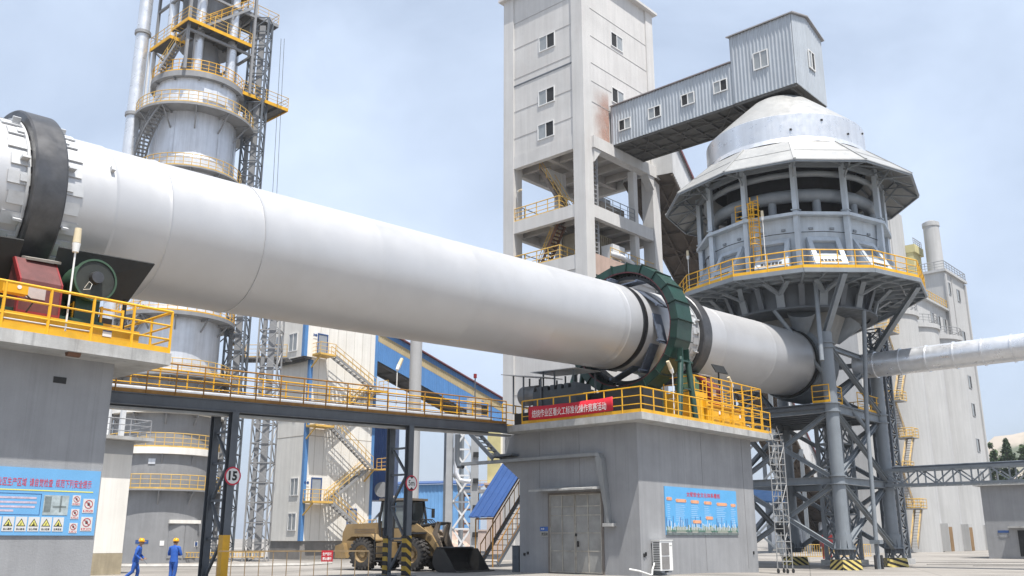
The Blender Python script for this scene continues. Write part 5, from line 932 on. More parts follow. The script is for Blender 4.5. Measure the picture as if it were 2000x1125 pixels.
# head works
for (x, y) in ((-1.6, -2.3), (1.4, -2.6), (2.9, -.4), (-2.7, .6), (.4, 2.6)): MB().tube((x, y, 39.6), (x, y, 49), .42, n=16).build('riser_pipe', M_SILV, sk, 40)
MB().tube((0, 0, 39.7), (0, 0, 44), 2.0, 1.3, n=24).tube((.6, .6, 44), (.6, .6, 49), 2.3, 2.3, n=24).build('head_hopper', M_SHAFTG, sk, 40)
x = MB()
for (px, py) in ((-3, -3), (3.2, -3), (3.2, 2.8), (-3, 2.8)): x.bar((px, py, 39.6), (px, py, 49), .22)
for z in (43.3, 47.2): x.bar((-3, -3, z), (3.2, -3, z), .2); x.bar((3.2, -3, z), (3.2, 2.8, z), .2); x.bar((-3, -3, z), (-3, 2.8, z), .2)
for a, b in (((-3, 2.8, 39.6), (3.2, 2.8, 43.3)), ((3.2, -3, 39.6), (3.2, 2.8, 43.3)), ((-3, -3, 43.3), (-3, 2.8, 39.6)), ((3.2, 2.8, 39.6), (-3, 2.8, 43.3))): x.bar(a, b, .14)
x.build('head_frame', M_SHAFTG, sk)
def plat(x0, x1, y0, y1, z, m=M_YEL):
    d = MB().box(x0, x1, y0, y1, z - .08, z)
    for k in range(int((x1 - x0) / 1.2) + 1): d.bar((x0 + .1 + k * 1.2, y0 + .05, z - .18), (x0 + .1 + k * 1.2, y1 - .05, z - .18), .1, .2)
    o = d.build('head_platform', M_UNDER, sk); f = MB()
    for p, q in (((x0, y0, z - .12), (x1, y0, z - .12)), ((x0, y0, z - .12), (x0, y1, z - .12)), ((x1, y0, z - .12), (x1, y1, z - .12))): f.bar(p, q, .06, .3)
    f.build('platform_edge', m, o); railing(sk, [(x0, y1, z), (x0, y0, z), (x1, y0, z), (x1, y1, z)], M_YELF, 1.05, posts=False, kick=0, name='head_railing', step=1.2)
plat(-3.4, 2.7, -3.6, -.8, 44.0); plat(-4.0, -2.6, -1.9, 1.6, 42.7); plat(2.6, 5.9, -2.6, .8, 47.8, M_SHAFTG); plat(2.6, 7.3, -3.0, .6, 39.6, M_YEL); plat(-3.4, 2.6, -3.4, 2.8, 49.4)
s_, r_ = MB(), MB(); stair(s_, (-2.2, -3.2, 43.6), (2.8, -3.2, 47.9), (0, .8, 0), 14, .25, .22, r_); f = s_.build('head_stair', M_SHAFTG, sk); r_.build('stair_rail', M_YEL, f)
s_, r_ = MB(), MB(); stair(s_, (-4.2, -.8, 39.6), (-3.6, -2.2, 42), (.6, .3, 0), 9, .22, .2, r_); f = s_.build('head_stair', M_SHAFTG, sk); r_.build('stair_rail', M_YELF, f)
# masts, chimney
def mast(x, y, hw, z1, n, lab, m=M_SHAFTG, mm=M_WSTEEL, r=.08):
    o = thing('hoist_mast', lab, 'mast', (x, y, 0), WF, 'lattice hoist masts by the shaft kiln'); q = MB(); lattice(q, (x, y), hw, -.4, z1, n, r, .05, hd=hw * .8); q.build('mast_lattice', m, o)
    g = MB(); g.box(x - hw * .2, x + hw * .45, y - .1, y + .1, 0, z1 - .5); g.bar((x - hw * .7, y + .2, 0), (x - hw * .7, y + .2, z1), .3); g.build('hoist_guide', M_SHAFTG, o); return o
mast(-23.0, 75.5, .8, 47.5, 34, 'tall dark lattice hoist mast close against the right side of the shaft kiln', M_DSTEEL)
mast(-20.3, 76.0, .85, 21.5, 14, 'pale lattice hoist mast left of the white and blue building', mat('galvanised_lattice', (.30, .30, .30), .5, .3, .12, 1), r=.06)
ck = thing('hoist_cables', 'pair of thin cables hanging beside the upper hoist mast', 'cable', (-19, 76, 37), WF); MB().tube((-21.3, 76, 46), (-20.9, 76, 22), .02, n=5).build('cable', M_INK, ck); MB().tube((-21.0, 76, 46), (-20.5, 76, 22), .02, n=5).build('cable', M_INK, ck)
ch = thing('chimney_pipe', 'slim silver chimney pipe rising left of the shaft kiln', 'chimney', (-32.3, 72, 0), WF); MB().lathe([(0, .62), (28, .58), (28.02, .56), (60, .54)], 32, c=(-32.3, 72, 0)).build('pipe_run', M_SILV, ch, 40)
for z in (36.2, 44.0, 20, 28): MB().lathe([(z, .55), (z, .68), (z + .28, .68), (z + .28, .55)], 32, c=(-32.3, 72, 0), close=True).build('flange', M_SHAFTG, ch, 40); MB().bar((-32.3, 72, z), (-30.8, 73, z), .08).build('tie_bar', M_SHAFTG, ch)
# white block at the left
lb = thing('white_block', 'white plastered block with grey top band between the left pier and the shaft kiln', 'building', (-19.8, 48.7, 0), WF); LB = rotf(-19.8, 48.7, math.pi / 2 - AZ); ORG_ = ORG
lb.matrix_world = LB; ORG[lb.name] = Vector((0, 0, 0))
MB().box(-9, 0, 0, 7, .8, 5.7).build('wall', M_WPANEL, lb); MB().box(-9, .02, -.02, 7, -.6, .79).build('stained_base', mat('stained_plinth', (.36, .31, .22), .9, 0, .25, 1.2, streak=.2, dirt=.5, dirtcol=(.4, .3, .12)), lb)
MB().box(-9, .01, -.01, 7, 5.701, 6.4).build('top_band', mat('grey_band', (.36, .37, .38), .85, 0, .1, 1), lb); MB().box(-9.5, .75, -.7, 7.6, 6.41, 6.58).build('roof_slab', M_SLAB, lb); MB().box(-.02, .08, .3, .5, 1.0, 1.5).build('wall_box', M_RUST, lb)
railing(lb, [(-6, -.5, 6.58), (.6, -.5, 6.58), (.6, 3, 6.58)], M_SHAFTG, .9, kick=0, posts=False); x = MB(); x.path([(-1.2, .6, 6.6), (-1.2, .6, 8.4), (-1.2, 2, 8.6)], .14, n=8).bar((-.6, .3, 6.58), (-.6, .3, 8.9), .22).bar((-.6, .3, 8.2), (.6, .3, 8.2), .1); x.build('roof_pipework', M_WSTEEL, lb)
# ================================================================ white and blue building
WX, WY = -18.2, 82.0; BF = rotf(WX, WY, math.pi / 2 - AZ)
wb = thing('white_building', 'white panelled tower block with blue corner strips and zigzag outside stairs', 'building', (0, 0, 0), BF)
MB().box(0.1, 7.6, 0.1, 4.6, -.6, 1.3).build('plinth', mat('dim_plinth', (.22, .21, .2), .9, 0, .2, 1), wb); MB().box(0, 7.7, 0, 4.7, 1.301, 24.5).build('wall', M_WPANEL, wb); MB().box(-.9, -.001, -.25, 4.9, 17.3, 24.5).build('bay', M_WPANEL, wb)
MB().box(-.85, -.01, -.2, 4.85, 17.12, 17.29).bar((-.5, 0, 17.05), (-.5, 4.8, 17.05), .2, .3).build('bay_floor', M_UNDER, wb)
for x0, x1, y0, y1, z0, z1 in ((-.04, .3, -.04, -.002, 1.3, 17.1), (-.04, -.002, -.002, .3, 1.3, 17.1), (-.94, -.6, -.29, -.252, 17.3, 24.5), (-.94, -.902, -.252, .1, 17.3, 24.5), (7.42, 7.74, -.04, -.002, 1.3, 24.5)): MB().box(x0, x1, y0, y1, z0, z1).build('corner_strip', M_BLUE, wb)
sm = MB()
for k in range(1, 8): sm.box(k * .98 - .012, k * .98 + .012, -.008, -.001, 1.4, 24.4)
sm.box(.3, 7.4, -.012, -.001, 10.3, 10.35).box(-.012, -.001, .3, 4.7, 10.3, 10.35); sm.build('panel_joint', mat('joint_beige', (.38, .35, .3), .8, 0, .1, 1), wb)
for y, z, w, h, x in ((1.25, 5.9, 1.2, 1.55, 0), (1.3, 2.9, 1.2, 1.5, 0), (1.5, 18.75, 1.35, 1.7, -.9)): win(wb, (x - .01, y, z), (0, -1, 0), (-1, 0, 0), w, h, 0); f = MB()
def door(x, z, w=.95, h=2.05, y=0):
    f = MB(); f.box(x - .1, x, y - .06, y - .001, z, z + h + .1).box(x + w, x + w + .1, y - .06, y - .001, z, z + h + .1).box(x, x + w, y - .06, y - .001, z + h, z + h + .1); o = f.build('door', M_DBLUE, wb); MB().box(x, x + w, y - .03, y - .002, z, z + h).build('door_leaf', mat('grey_door', (.28, .31, .35), .5, 0, .1, 1), o)
door(.75, 17.5); door(.9, 4.55); door(5.0, 2.0, .9); f = MB().box(-.96, -.901, 3.3, 4.2, 17.45, 19.6).build('side_door', mat('grey_door', (.28, .31, .35)), wb)
for x, z in ((.25, 6.1), (.25, 19.3)):
    MB().box(x - .25, x + .35, -.03, -.002, z - .2, z + .45).build('notice_board', M_WHITE, wb); MB().tube((x - .08, -.031, z + .12), (x - .08, -.045, z + .12), .13, n=14).tube((x + .2, -.031, z + .12), (x + .2, -.045, z + .12), .13, n=14).build('notice_discs', M_DBLUE, wb)
LA = [(-.0, 1.7, 17.5, 0), (6.6, 8.0, 15.0, 1), (-.1, 1.9, 11.1, 0), (6.6, 8.1, 7.7, 1), (-.0, 2.2, 4.55, 0), (5.9, 7.2, 2.1, 1)]
for i, (x0, x1, z, s) in enumerate(LA):
    d = MB().box(x0, x1, -1.5, -.05, z - .08, z); d.bar((x0 + .1, -1.4, z - .1), (x0 + .1, -.05, z - 1.1), .1); o = d.build('landing', M_YELF, wb)
    pts = [(x0, -.1, z), (x0, -1.45, z), (x1 if s else x1 - .8, -1.45, z), (x1, -1.45, z), (x1, -.1, z)]; railing(wb, pts[:2] + [pts[3]] if not s else pts[2:3] + pts[3:], M_YELF, 1.05, posts=False, kick=.1, name='landing_railing', step=.8)
    if i < 5:
        n0, n1, nz, ns2 = LA[i + 1]; yy = -1.4 if i % 2 == 0 else -.75; s_, r_ = MB(), MB(); top = (x1, yy, z) if not s else (x0, yy, z); bot = (n0, yy, nz) if ns2 else (n1, yy, nz)
        stair(s_, bot, top, (0, .62, 0), int((z - nz) / .24), .24, .24, r_); f = s_.build('stair_flight', mat('stair_grey', (.30, .30, .30), .6, .1, .15, 1), wb); r_.build('stair_rail', M_YELF, f)
s_, r_ = MB(), MB(); stair(s_, (3.8, -1.4, 0), (5.9, -1.4, 2.1), (0, .62, 0), 9, .24, .24, r_); f = s_.build('stair_flight', mat('stair_grey', (.3, .3, .3)), wb); r_.build('stair_rail', M_YELF, f)
sb2 = thing('railed_landing', 'grey railed landing bracketed between the pale hoist mast and the white building', 'landing', (-22, 80, 16.8), WF); MB().box(-24.6, -19.6, 79.2, 81.0, 16.7, 16.8).bar((-24, 80, 16.6), (-20, 80, 16.6), .2, .3).build('landing_deck', M_SHAFTG, sb2); railing(sb2, [(-24.5, 81, 16.8), (-24.5, 79.3, 16.8), (-19.7, 79.3, 16.8)], M_YELF, 1.1, posts=False, kick=.1); 
s_, r_ = MB(), MB(); stair(s_, (-23.4, 79.4, 16.8), (-24.8, 78.6, 19.6), (-.5, .8, 0), 9, .22, .22, r_); f = s_.build('flight', M_SHAFTG, sb2); r_.build('flight_rail', M_YELF, f)
# ================================================================ blue gallery and blue sheds
bx0, by0 = -13.04, 87.72; GF = rotf(bx0, by0, math.pi / 2 - AZ); bl = thing('blue_gallery', 'sloping blue conveyor gallery with a tan strip running down from the white building', 'gallery', (0, 0, 0), GF)
Lg, zl, slp, gh = 30.0, 18.1, -.288, 3.3
def zg(s, f): return zl + slp * s + gh * f
for f0, f1, m, nm, o_ in ((0, .58, M_BLUE, 'side_wall', 0), (.58, .84, M_TAN, 'translucent_strip', .01), (.84, 1.0, M_BLUE, 'upper_wall', 0)):
    MB().corr((0, -o_), (Lg, -o_), zg(0, f0) + .001, zg(0, f1), .25, .035, z0b=zg(Lg, f0) + .001, z1b=zg(Lg, f1)).build(nm, m, bl)
q = MB(); q.hexa([(0, -.35, zg(0, 1)), (Lg, -.35, zg(Lg, 1)), (Lg, 3.2, zg(Lg, 1)), (0, 3.2, zg(0, 1)), (0, -.35, zg(0, 1) + .12), (Lg, -.35, zg(Lg, 1) + .12), (Lg, 3.2, zg(Lg, 1) + .12), (0, 3.2, zg(0, 1) + .12)]); q.build('roof', M_RIDGE, bl)
MB().corr((Lg, 2.9), (0, 2.9), zg(Lg, 0), zg(Lg, 1), .25, .035, z0b=zg(0, 0), z1b=zg(0, 1)).build('far_wall', M_BLUE, bl)
q = MB(); q.hexa([(0, .1, zg(0, 0)), (Lg, .1, zg(Lg, 0)), (Lg, 2.8, zg(Lg, 0)), (0, 2.8, zg(0, 0)), (0, .1, zg(0, 0) + .08), (Lg, .1, zg(Lg, 0) + .08), (Lg, 2.8, zg(Lg, 0) + .08), (0, 2.8, zg(0, 0) + .08)])
for k in range(15): q.bar((k * 2 + .5, .1, zg(k * 2 + .5, 0) - .1), (k * 2 + .5, 2.8, zg(k * 2 + .5, 0) - .1), .12, .2)
q.bar((0, .2, zg(0, 0) - .12), (Lg, .2, zg(Lg, 0) - .12), .15, .25).bar((0, 2.6, zg(0, 0) - .12), (Lg, 2.6, zg(Lg, 0) - .12), .15, .25); q.build('underframe', M_UNDER, bl)
for s in (12, 26): q = MB(); q.bar((s, .3, -.2), (s, .3, zg(s, 0)), .35).bar((s, 2.6, -.2), (s, 2.6, zg(s, 0)), .35).bar((s, .3, 5), (s, 2.6, zg(s, 0) - .5), .2); q.build('trestle', M_GSTEEL, bl)
db = thing('blue_bin', 'dark blue sheeted bin on legs behind the white building', 'bin', (-12.6, 95, 0), WF); MB().corr((-16.5, 94), (-11.9, 94), 5.2, 12.6, .3, .04).box(-16.5, -11.9, 94.06, 98, 5.2, 12.6).build('bin_shell', M_DBLUE, db)
q = MB()
for x in (-16.2, -12.2):
    for y in (94.3, 97.7): q.bar((x, y, -.1), (x, y, 5.2), .3)
q.bar((-16.2, 94.3, .5), (-12.2, 94.3, 5), .2).bar((-12.2, 94.3, .5), (-16.2, 94.3, 5), .19); q.build('bin_legs', M_GSTEEL, db); MB().tube((-12.9, 93.5, 6.2), (-12.9, 93.95, 6.2), .75, n=24).build('fan_cover', M_SHAFTG, db)
wsl = thing('dust_silo', 'narrow white silo with rounded top against the dark blue bin', 'silo', (-14.2, 90.2, 0), WF); MB().lathe([(-.1, .62), (9.6, .62), (10.3, .5), (10.7, .3), (10.85, .02)], 28, c=(-14.2, 90.2, 0)).build('silo_shell', M_SHAFT, wsl, 50); MB().lathe([(8.2, .62), (8.2, .68), (8.3, .68), (8.3, .62)], 28, c=(-14.2, 90.2, 0), close=True).build('band', M_SHAFTG, wsl)
stk = thing('grey_stack', 'plain grey round stack standing below the middle of the kiln', 'stack', (-9.1, 86, 0), WF); MB().lathe([(-.1, .6), (23, .56), (23, .45)], 36, c=(-9.1, 86, 0)).build('stack_shell', mat('stack_grey', (.42, .42, .42), .7, .1, .08, .6, streak=.1), stk, 40); MB().lathe([(13, .57), (13, .62), (13.15, .62), (13.15, .57)], 36, c=(-9.1, 86, 0), close=True).build('band', M_SHAFTG, stk)
shd = thing('blue_shed', 'low pale blue shed in the distance between stack and trestle', 'shed', (-9, 128, 0), WF)
MB().corr((-16.5, 125), (-8.6, 125), 0.15, 8.3, .5, .05, z1b=8.5).corr((-8.6, 125), (-4.2, 126.2), .15, 8.5, .5, .05, z1b=8.1).build('wall', M_LBLUE, shd); q = MB(); q.hexa([(-16.8, 124.6, 8.3), (-8.5, 124.6, 8.55), (-8.5, 138, 9.6), (-16.8, 138, 9.4), (-16.8, 124.6, 8.45), (-8.5, 124.6, 8.7), (-8.5, 138, 9.75), (-16.8, 138, 9.55)]); q.hexa([(-8.5, 124.6, 8.55), (-4, 125.9, 8.1), (-4, 138, 9.2), (-8.5, 138, 9.6), (-8.5, 124.6, 8.7), (-4, 125.9, 8.25), (-4, 138, 9.35), (-8.5, 138, 9.75)]); q.build('roof', M_DBLUE, shd)
rsf = thing('rusty_frame', 'small stepped steel frame with yellow railing beside the pale blue shed', 'frame', (-6, 118, 0), WF); q = MB()
for k in range(4): q.box(-6.0, -4.2, 117.5, 119, 1.5 + k * 1.7, 1.7 + k * 1.7)
for x in (-6, -4.2): q.bar((x, 117.5, 0), (x, 117.5, 7.5), .2)
q.build('frame_shelves', M_RUST, rsf); railing(rsf, [(-6.3, 117.2, 7.4), (-4, 117.2, 7.4), (0, 117.2, 7.4)], M_YELF, 1.1, posts=False, kick=0); MB().box(-6.4, 0, 117, 119, 7.0, 7.39).build('frame_deck', M_SHAFTG, rsf)
pkb = thing('pink_building', 'dusty pinkish low building behind the blue roofed stairs', 'building', (0, 98, 0), WF); MB().box(-2.6, 4, 98, 104, 0, 6.9).build('wall', mat('pale_pink_plaster', (.50, .42, .38), .9, 0, .15, .4, streak=.15), pkb); MB().box(-2.9, 4.2, 97.7, 104.3, 6.901, 7.1).build('roof_slab', mat('salmon_roof', (.5, .36, .3), .9, 0, .2, 1), pkb); MB().box(-1.6, -.9, 97.97, 97.999, 5.2, 6.2).build('window', M_DARK, pkb); MB().box(-1.9, .6, 99, 102, 7.1, 12.5).build('upper_block', M_WPANEL, pkb)
MB().box(-2.6, -1.2, 98.5, 99.5, 7.1, 13.5).build('yellow_tower', mat('straw_yellow_wall', (.52, .47, .24), .8, 0, .15, .6), pkb)
def heap(name, lab, cx, cy, r, h, m, seed):
    random.seed(seed); mb = MB(); n = 18; rings = 7; mb.v.append(V(cx, cy, h + ground_z(cx, cy)))
    for j in range(1, rings + 1):
        for i in range(n): t = 2 * math.pi * i / n; f = j / rings; rr = r * f * (1 + random.uniform(-.14, .14)); mb.v.append(V(cx + rr * math.cos(t), cy + rr * math.sin(t) * .7, h * (1 - f) ** 1.1 * (1 + random.uniform(-.25, .25)) + ground_z(cx, cy) - .05 * (j == rings)))
    mb.f += [(0, 1 + i, 1 + (i + 1) % n) for i in range(n)]
    for j in range(rings - 1): mb.f += [(1 + j * n + i, 1 + (j + 1) * n + i, 1 + (j + 1) * n + (i + 1) % n, 1 + j * n + (i + 1) % n) for i in range(n)]
    return solo(name, lab, 'heap', mb, m, (cx, cy, 0), WF, smooth=60)
mp_ = mat('pink_rubble', (.50, .38, .32), .95, 0, .3, 2.5, bump=.6, bscale=6)
heap('rubble_heap', 'pinkish rubble heap on the ground behind the wheel loader bucket', -7.2, 112, 3.2, 2.3, mp_, 5)
wl2 = solo('low_wall', 'pinkish low yard wall behind the rubble heap', 'wall', MB().box(-9, 1.5, 115, 115.4, -.1, 2.4).box(-9.1, 1.6, 114.9, 115.5, 2.401, 2.55), mat('pale_pink_plaster', (.5, .42, .38)), (-4, 115, 0), WF)
pt_ = thing('pipe_trestle', 'pale grey lattice pipe trestle standing left of the banner pier', 'trestle', (-3.4, 69, 0), WF)
for x, w in ((-4.6, .5), (-2.75, .55)): MB().box(x - w / 2, x + w / 2, 68.8, 69.3, -.1, 9.6).build('trestle_column', mat('trestle_grey', (.33, .34, .35), .6, 0, .12, 1), pt_)
x = MB()
for k in range(5): z = .3 + k * 1.9; x.bar((-4.3, 69, z), (-3.0, 69, z + 1.85), .13); x.bar((-3.0, 69.12, z), (-4.3, 69.12, z + 1.85), .13); x.bar((-4.35, 69.05, z + 1.88), (-3.0, 69.05, z + 1.88), .12)
x.build('trestle_bracing', M_WSTEEL, pt_); x = MB().box(-2.45, -2.4, 68.75, 68.79, 1, 1.01)
for k in range(4): x.box(-2.85, -2.45, 68.6, 68.79, 1.6 + k * 1.9, 1.95 + k * 1.9)
x.build('trestle_boxes', M_DARK, pt_); MB().path([(-4.1, 68.5, 9.6), (-4.1, 68.5, 6.2), (-3.8, 68.5, 5.6), (-3, 68.4, 5.5)], .16, n=10).build('drop_pipe', M_SHAFT, pt_, 40)
# ================================================================ covered stairs behind the banner pier
cs = thing('covered_stairs', 'outside steel stairs with brown rails under a sloping blue sheet roof', 'stairs', (1, 10.2, 0)); s_, r_ = MB(), MB()
stair(s_, (1.0, 9.6, .15), (6.2, 9.6, 5.9), (0, 1.3, 0), 20, .26, .26); f = s_.build('stair_flight', M_DSTEEL, cs)
for b in (9.6, 10.9):
    for h in (1.05, .12): r_.tube((1, b, .15 + h), (6.2, b, 5.9 + h), .035, n=5)
    for k in range(14): a = 1 + k * .4; z = .15 + k * .4 * 5.75 / 5.2; r_.tube((a, b, z), (a, b, z + 1.05), .025, n=5)
    r_.tube((.6, b, 0), (.6, b, 2.55), .04, n=6); r_.tube((.6, b, 2.5), (5.9, b, 8.35), .04, n=5)
r_.tube((.6, 9.6, 2.55), (.6, 10.9, 2.55), .04); r_.build('stair_rail', M_RUSTY, f)
c = MB()
for k in range(8): b0 = 9.35 + k * .24; c.hexa([(.4, b0, 2.62), (6.0, b0, 8.8), (6.0, b0 + .24, 8.8), (.4, b0 + .24, 2.62), (.4, b0, 2.66 + .03 * (k % 2)), (6.0, b0, 8.84 + .03 * (k % 2)), (6.0, b0 + .24, 8.84 + .03 * (k % 2)), (.4, b0 + .24, 2.66 + .03 * (k % 2))])
c.build('sheet_roof', M_DBLUE, cs)
# ================================================================ silos and tall blocks at the right
KB = 17.14
sl_ = thing('silo_block', 'huge pale concrete silo block with round silos, stair tower and windowed end tower', 'silo', (104, 20, 0))
MB().box(112.47, 122.6, KB, 27, -.5, 42.3).build('end_tower', M_SILO, sl_); MB().box(112.1, 123, KB - .4, 27.4, 42.301, 42.7).build('roof_slab', M_SILO, sl_); railing(sl_, [(112.2, 27, 42.7), (112.2, KB - .2, 42.7), (122.9, KB - .2, 42.7), (122.9, 27, 42.7)], M_SHAFTG, 1.3, posts=False, kick=0, r=.05, pr=.05, step=1.4, name='roof_railing')
MB().box(82, 112.46, KB + .4, 26, -.5, 35.8).build('rear_house', M_SILO, sl_); MB().box(82, 113.2, KB - .1, 26.3, 35.801, 36.1).build('house_roof', M_SILO, sl_); MB().box(101, 112.46, KB + 3, 26, 36.1, 39).build('roof_house', mat('dim_silo_concrete', (.28, .28, .28), .9, 0, .1, .3), sl_); railing(sl_, [(101, KB + .1, 36.1), (113, KB + .1, 36.1)], M_YELF, 1.3, posts=False, kick=0, r=.05, pr=.05, name='roof_railing')
for a, z, R in ((85.2, 30.2, 4.1), (93.3, 29.8, 4.1), (102.2, 29.5, 4.4)):
    s = MB().lathe([(-.5, R), (z - .6, R), (z - .6, R + .25), (z, R + .25), (z, .1)], 48, c=(a, KB + .4, 0)).build('silo_cell', M_SILO, sl_, 30)
    n = 14; railing(s, [(a + (R + .1) * math.cos(math.pi + math.pi * i / n), KB + .4 + (R + .1) * math.sin(math.pi + math.pi * i / n), z) for i in range(n + 1)], M_SHAFTG, 1.2, posts=False, kick=0, r=.04, pr=.04, name='silo_railing')
for z in (39.5, 32.6, 25.4, 21, 15.5, 10.5, 5.8): win(sl_, (118.6, KB - .02, z), (1, 0, 0), (0, -1, 0), 1.5, 2.0, 1, mat('dull_frame', (.3, .31, .32)))
for a in (105.4, 108.2, 111.0): win(sl_, (a, KB + .38, 33.4), (1, 0, 0), (0, -1, 0), 1.4, 2.0, 1, mat('dull_frame', (.3, .31, .32)))
win(sl_, (114.2, KB - .02, 39.8), (1, 0, 0), (0, -1, 0), 1.2, 2.0, 1, mat('dull_frame', (.3, .31, .32)))
MB().box(112.3, 112.9, KB - .25, KB - .01, -.5, 42).build('pilaster', M_SILO, sl_); MB().box(122.2, 122.75, KB - .25, KB - .01, -.5, 42).build('pilaster', M_SILO, sl_); MB().box(115.6, 115.9, KB - .12, KB - .01, -.5, 42).build('pilaster', M_SILO, sl_)
for a in (86.0, 94.0, 102.6, 110.2): MB().box(a - .75, a + .75, KB - 4.6, KB + .38, .0, 3.3).build('portal', M_SILO, sl_); MB().box(a - .6, a + .6, KB - 4.64, KB - 4.601, .0, 2.9).build('brown_door', mat('brown_door', (.22, .13, .05), .6, 0, .2, 1), sl_)
zz = [0.4, 5.0, 9.2, 13.4, 17.6, 21.8, 26, 30]
for i in range(7):
    z0, z1 = zz[i], zz[i + 1]; a0, a1 = (76.6, 79.4) if i % 2 == 0 else (79.4, 76.6); s_, r_ = MB(), MB(); b = 13.4 + .9 * (i % 2); stair(s_, (a0, b, z0), (a1, b, z1), (0, .8, 0), 14, .28, .28, r_); f = s_.build('stair_flight', mat('stair_brown', (.22, .19, .16), .7, 0, .2, 1), sl_); r_.build('stair_rail', M_YELF, f)
    d = MB().box(a1 - 1.1, a1 + 1.1, 13.2, 15.4, z1 - .12, z1); d.bar((a1, 15.4, z1 - .1), (a1, 17.4, z1 - 1.4), .15); f = d.build('stair_landing', M_SHAFTG, sl_); railing(f, [(a1 - 1.1, 15.3, z1), (a1 - 1.1, 13.2, z1), (a1 + 1.1, 13.2, z1), (a1 + 1.1, 15.3, z1)], M_YELF, 1.1, posts=False, kick=.1, name='landing_railing', r=.04, pr=.04)
MB().box(74.5, 82, 17.2, 22, -.5, 31).build('stair_wall', M_SILO, sl_)
tl = thing('tall_block', 'tall pale concrete block with a yellow sided part, seen behind the preheater', 'building', (118, 29, 0)); MB().box(112, 124.4, 26.4, 36, -.5, 57).build('wall', M_SILO, tl); MB().box(124.41, 128.4, 25.2, 34, -.5, 50).build('yellow_wall', mat('straw_yellow_wall', (.52, .47, .24)), tl); MB().box(124.3, 128.8, 24.8, 34, 50.001, 51.4).build('yellow_parapet', mat('straw_yellow_wall', (.52, .47, .24)), tl)
railing(tl, [(124.5, 25, 51.4), (128.7, 25, 51.4)], M_SHAFTG, 1.2, posts=False, kick=0, r=.05, pr=.05); MB().box(117.5, 118.1, 26.2, 26.39, 0, 56.5).build('pilaster', M_SILO, tl)
cy = thing('concrete_chimney', 'short round concrete chimney behind the silo block roof', 'chimney', (127, 22.5, 0)); MB().lathe([(-.5, 1.75), (54.6, 1.3), (54.6, 1.42), (55.3, 1.42), (55.3, 1.1)], 36, c=(127, 22.5, 0)).build('chimney_shell', M_SILO, cy, 40); MB().lathe([(55.3, 1.1), (55.6, .9), (55.9, .1)], 24, c=(127, 22.5, 0)).build('chimney_cap', M_SHAFTG, cy, 40)
# small white silo with cap, and white shed beyond the preheater legs
cp = thing('capped_silo', 'small white silo with a bent cap seen between the preheater legs', 'silo', (44, 120, 0), WF); MB().lathe([(0, 2.2), (9.5, 2.2), (11, 1.0), (11.3, 1.0), (12.2, 1.0), (12.5, .4)], 30, c=(43.5, 128, .2)).build('silo_shell', M_SHAFT, cp, 40); MB().path([(43.5, 128, 12.4), (43.5, 128, 13.4), (44.2, 127.6, 14), (45.2, 127, 13.8)], .6, n=12).build('bent_cap', M_SHAFT, cp, 40); railing(cp, [(43.5 + 2.3 * math.cos(t * .5), 128 + 2.3 * math.sin(t * .5), 9.5) for t in range(13)], M_YELF, 1.1, posts=False, kick=0)
wsd = thing('white_shed', 'white low shed far behind the preheater legs', 'shed', (46, 140, 0), WF); MB().corr((40, 138), (58, 134), .2, 8.5, .5, .06).box(40, 58, 138.2, 148, .2, 8.4).build('wall', M_CORRW, wsd); MB().hexa([(39.5, 137.5, 8.5), (58.5, 133.5, 8.5), (58.5, 148, 10), (39.5, 148, 10), (39.5, 137.5, 8.7), (58.5, 133.5, 8.7), (58.5, 148, 10.2), (39.5, 148, 10.2)]).build('roof', M_SHAFTG, wsd)
bsd = thing('blue_canopy', 'low bright blue sheet canopy behind the banner pier and its access tower', 'canopy', (19, 70, 0), WF); MB().hexa([(14.5, 72, 4.4), (20.5, 70, 4.0), (22, 74, 5.6), (16, 76, 6.0), (14.5, 72, 4.5), (20.5, 70, 4.1), (22, 74, 5.7), (16, 76, 6.1)]).build('sheet_roof', M_BLUE, bsd); q = MB()
for x, y in ((15, 72.3), (20.2, 70.4), (21.5, 73.8), (16.3, 75.5)): q.bar((x, y, 0), (x, y, 4.3), .15)
q.build('canopy_posts', M_DSTEEL, bsd)
# right concrete block
rb = thing('concrete_block', 'small grey concrete block with blue sign under the pipe bridge at the right edge', 'building', (0, 0, 0), rotf(42.5, 85.5, math.pi / 2 - AZ)); MB().box(0, 8, -9, 0, -.3, 6.1).build('wall', M_CONC, rb); MB().box(-.5, 8.5, -9.5, .5, 6.101, 6.4).build('roof_slab', M_SLAB, rb); MB().box(-.6, .3, -4.6, -2.0, 2.4, 2.55).build('door_canopy', M_SLAB, rb); MB().box(-.05, -.005, -3.9, -2.6, 0, 2.2).build('dark_door', M_DARK, rb); MB().box(-.04, -.005, -1.9, -1.0, 2.0, 2.2).build('blue_plate', M_DBLUE, rb); MB().box(-.04, -.005, -1.85, -1.05, 1.6, 1.85).build('grey_plate', M_SHAFTG, rb)
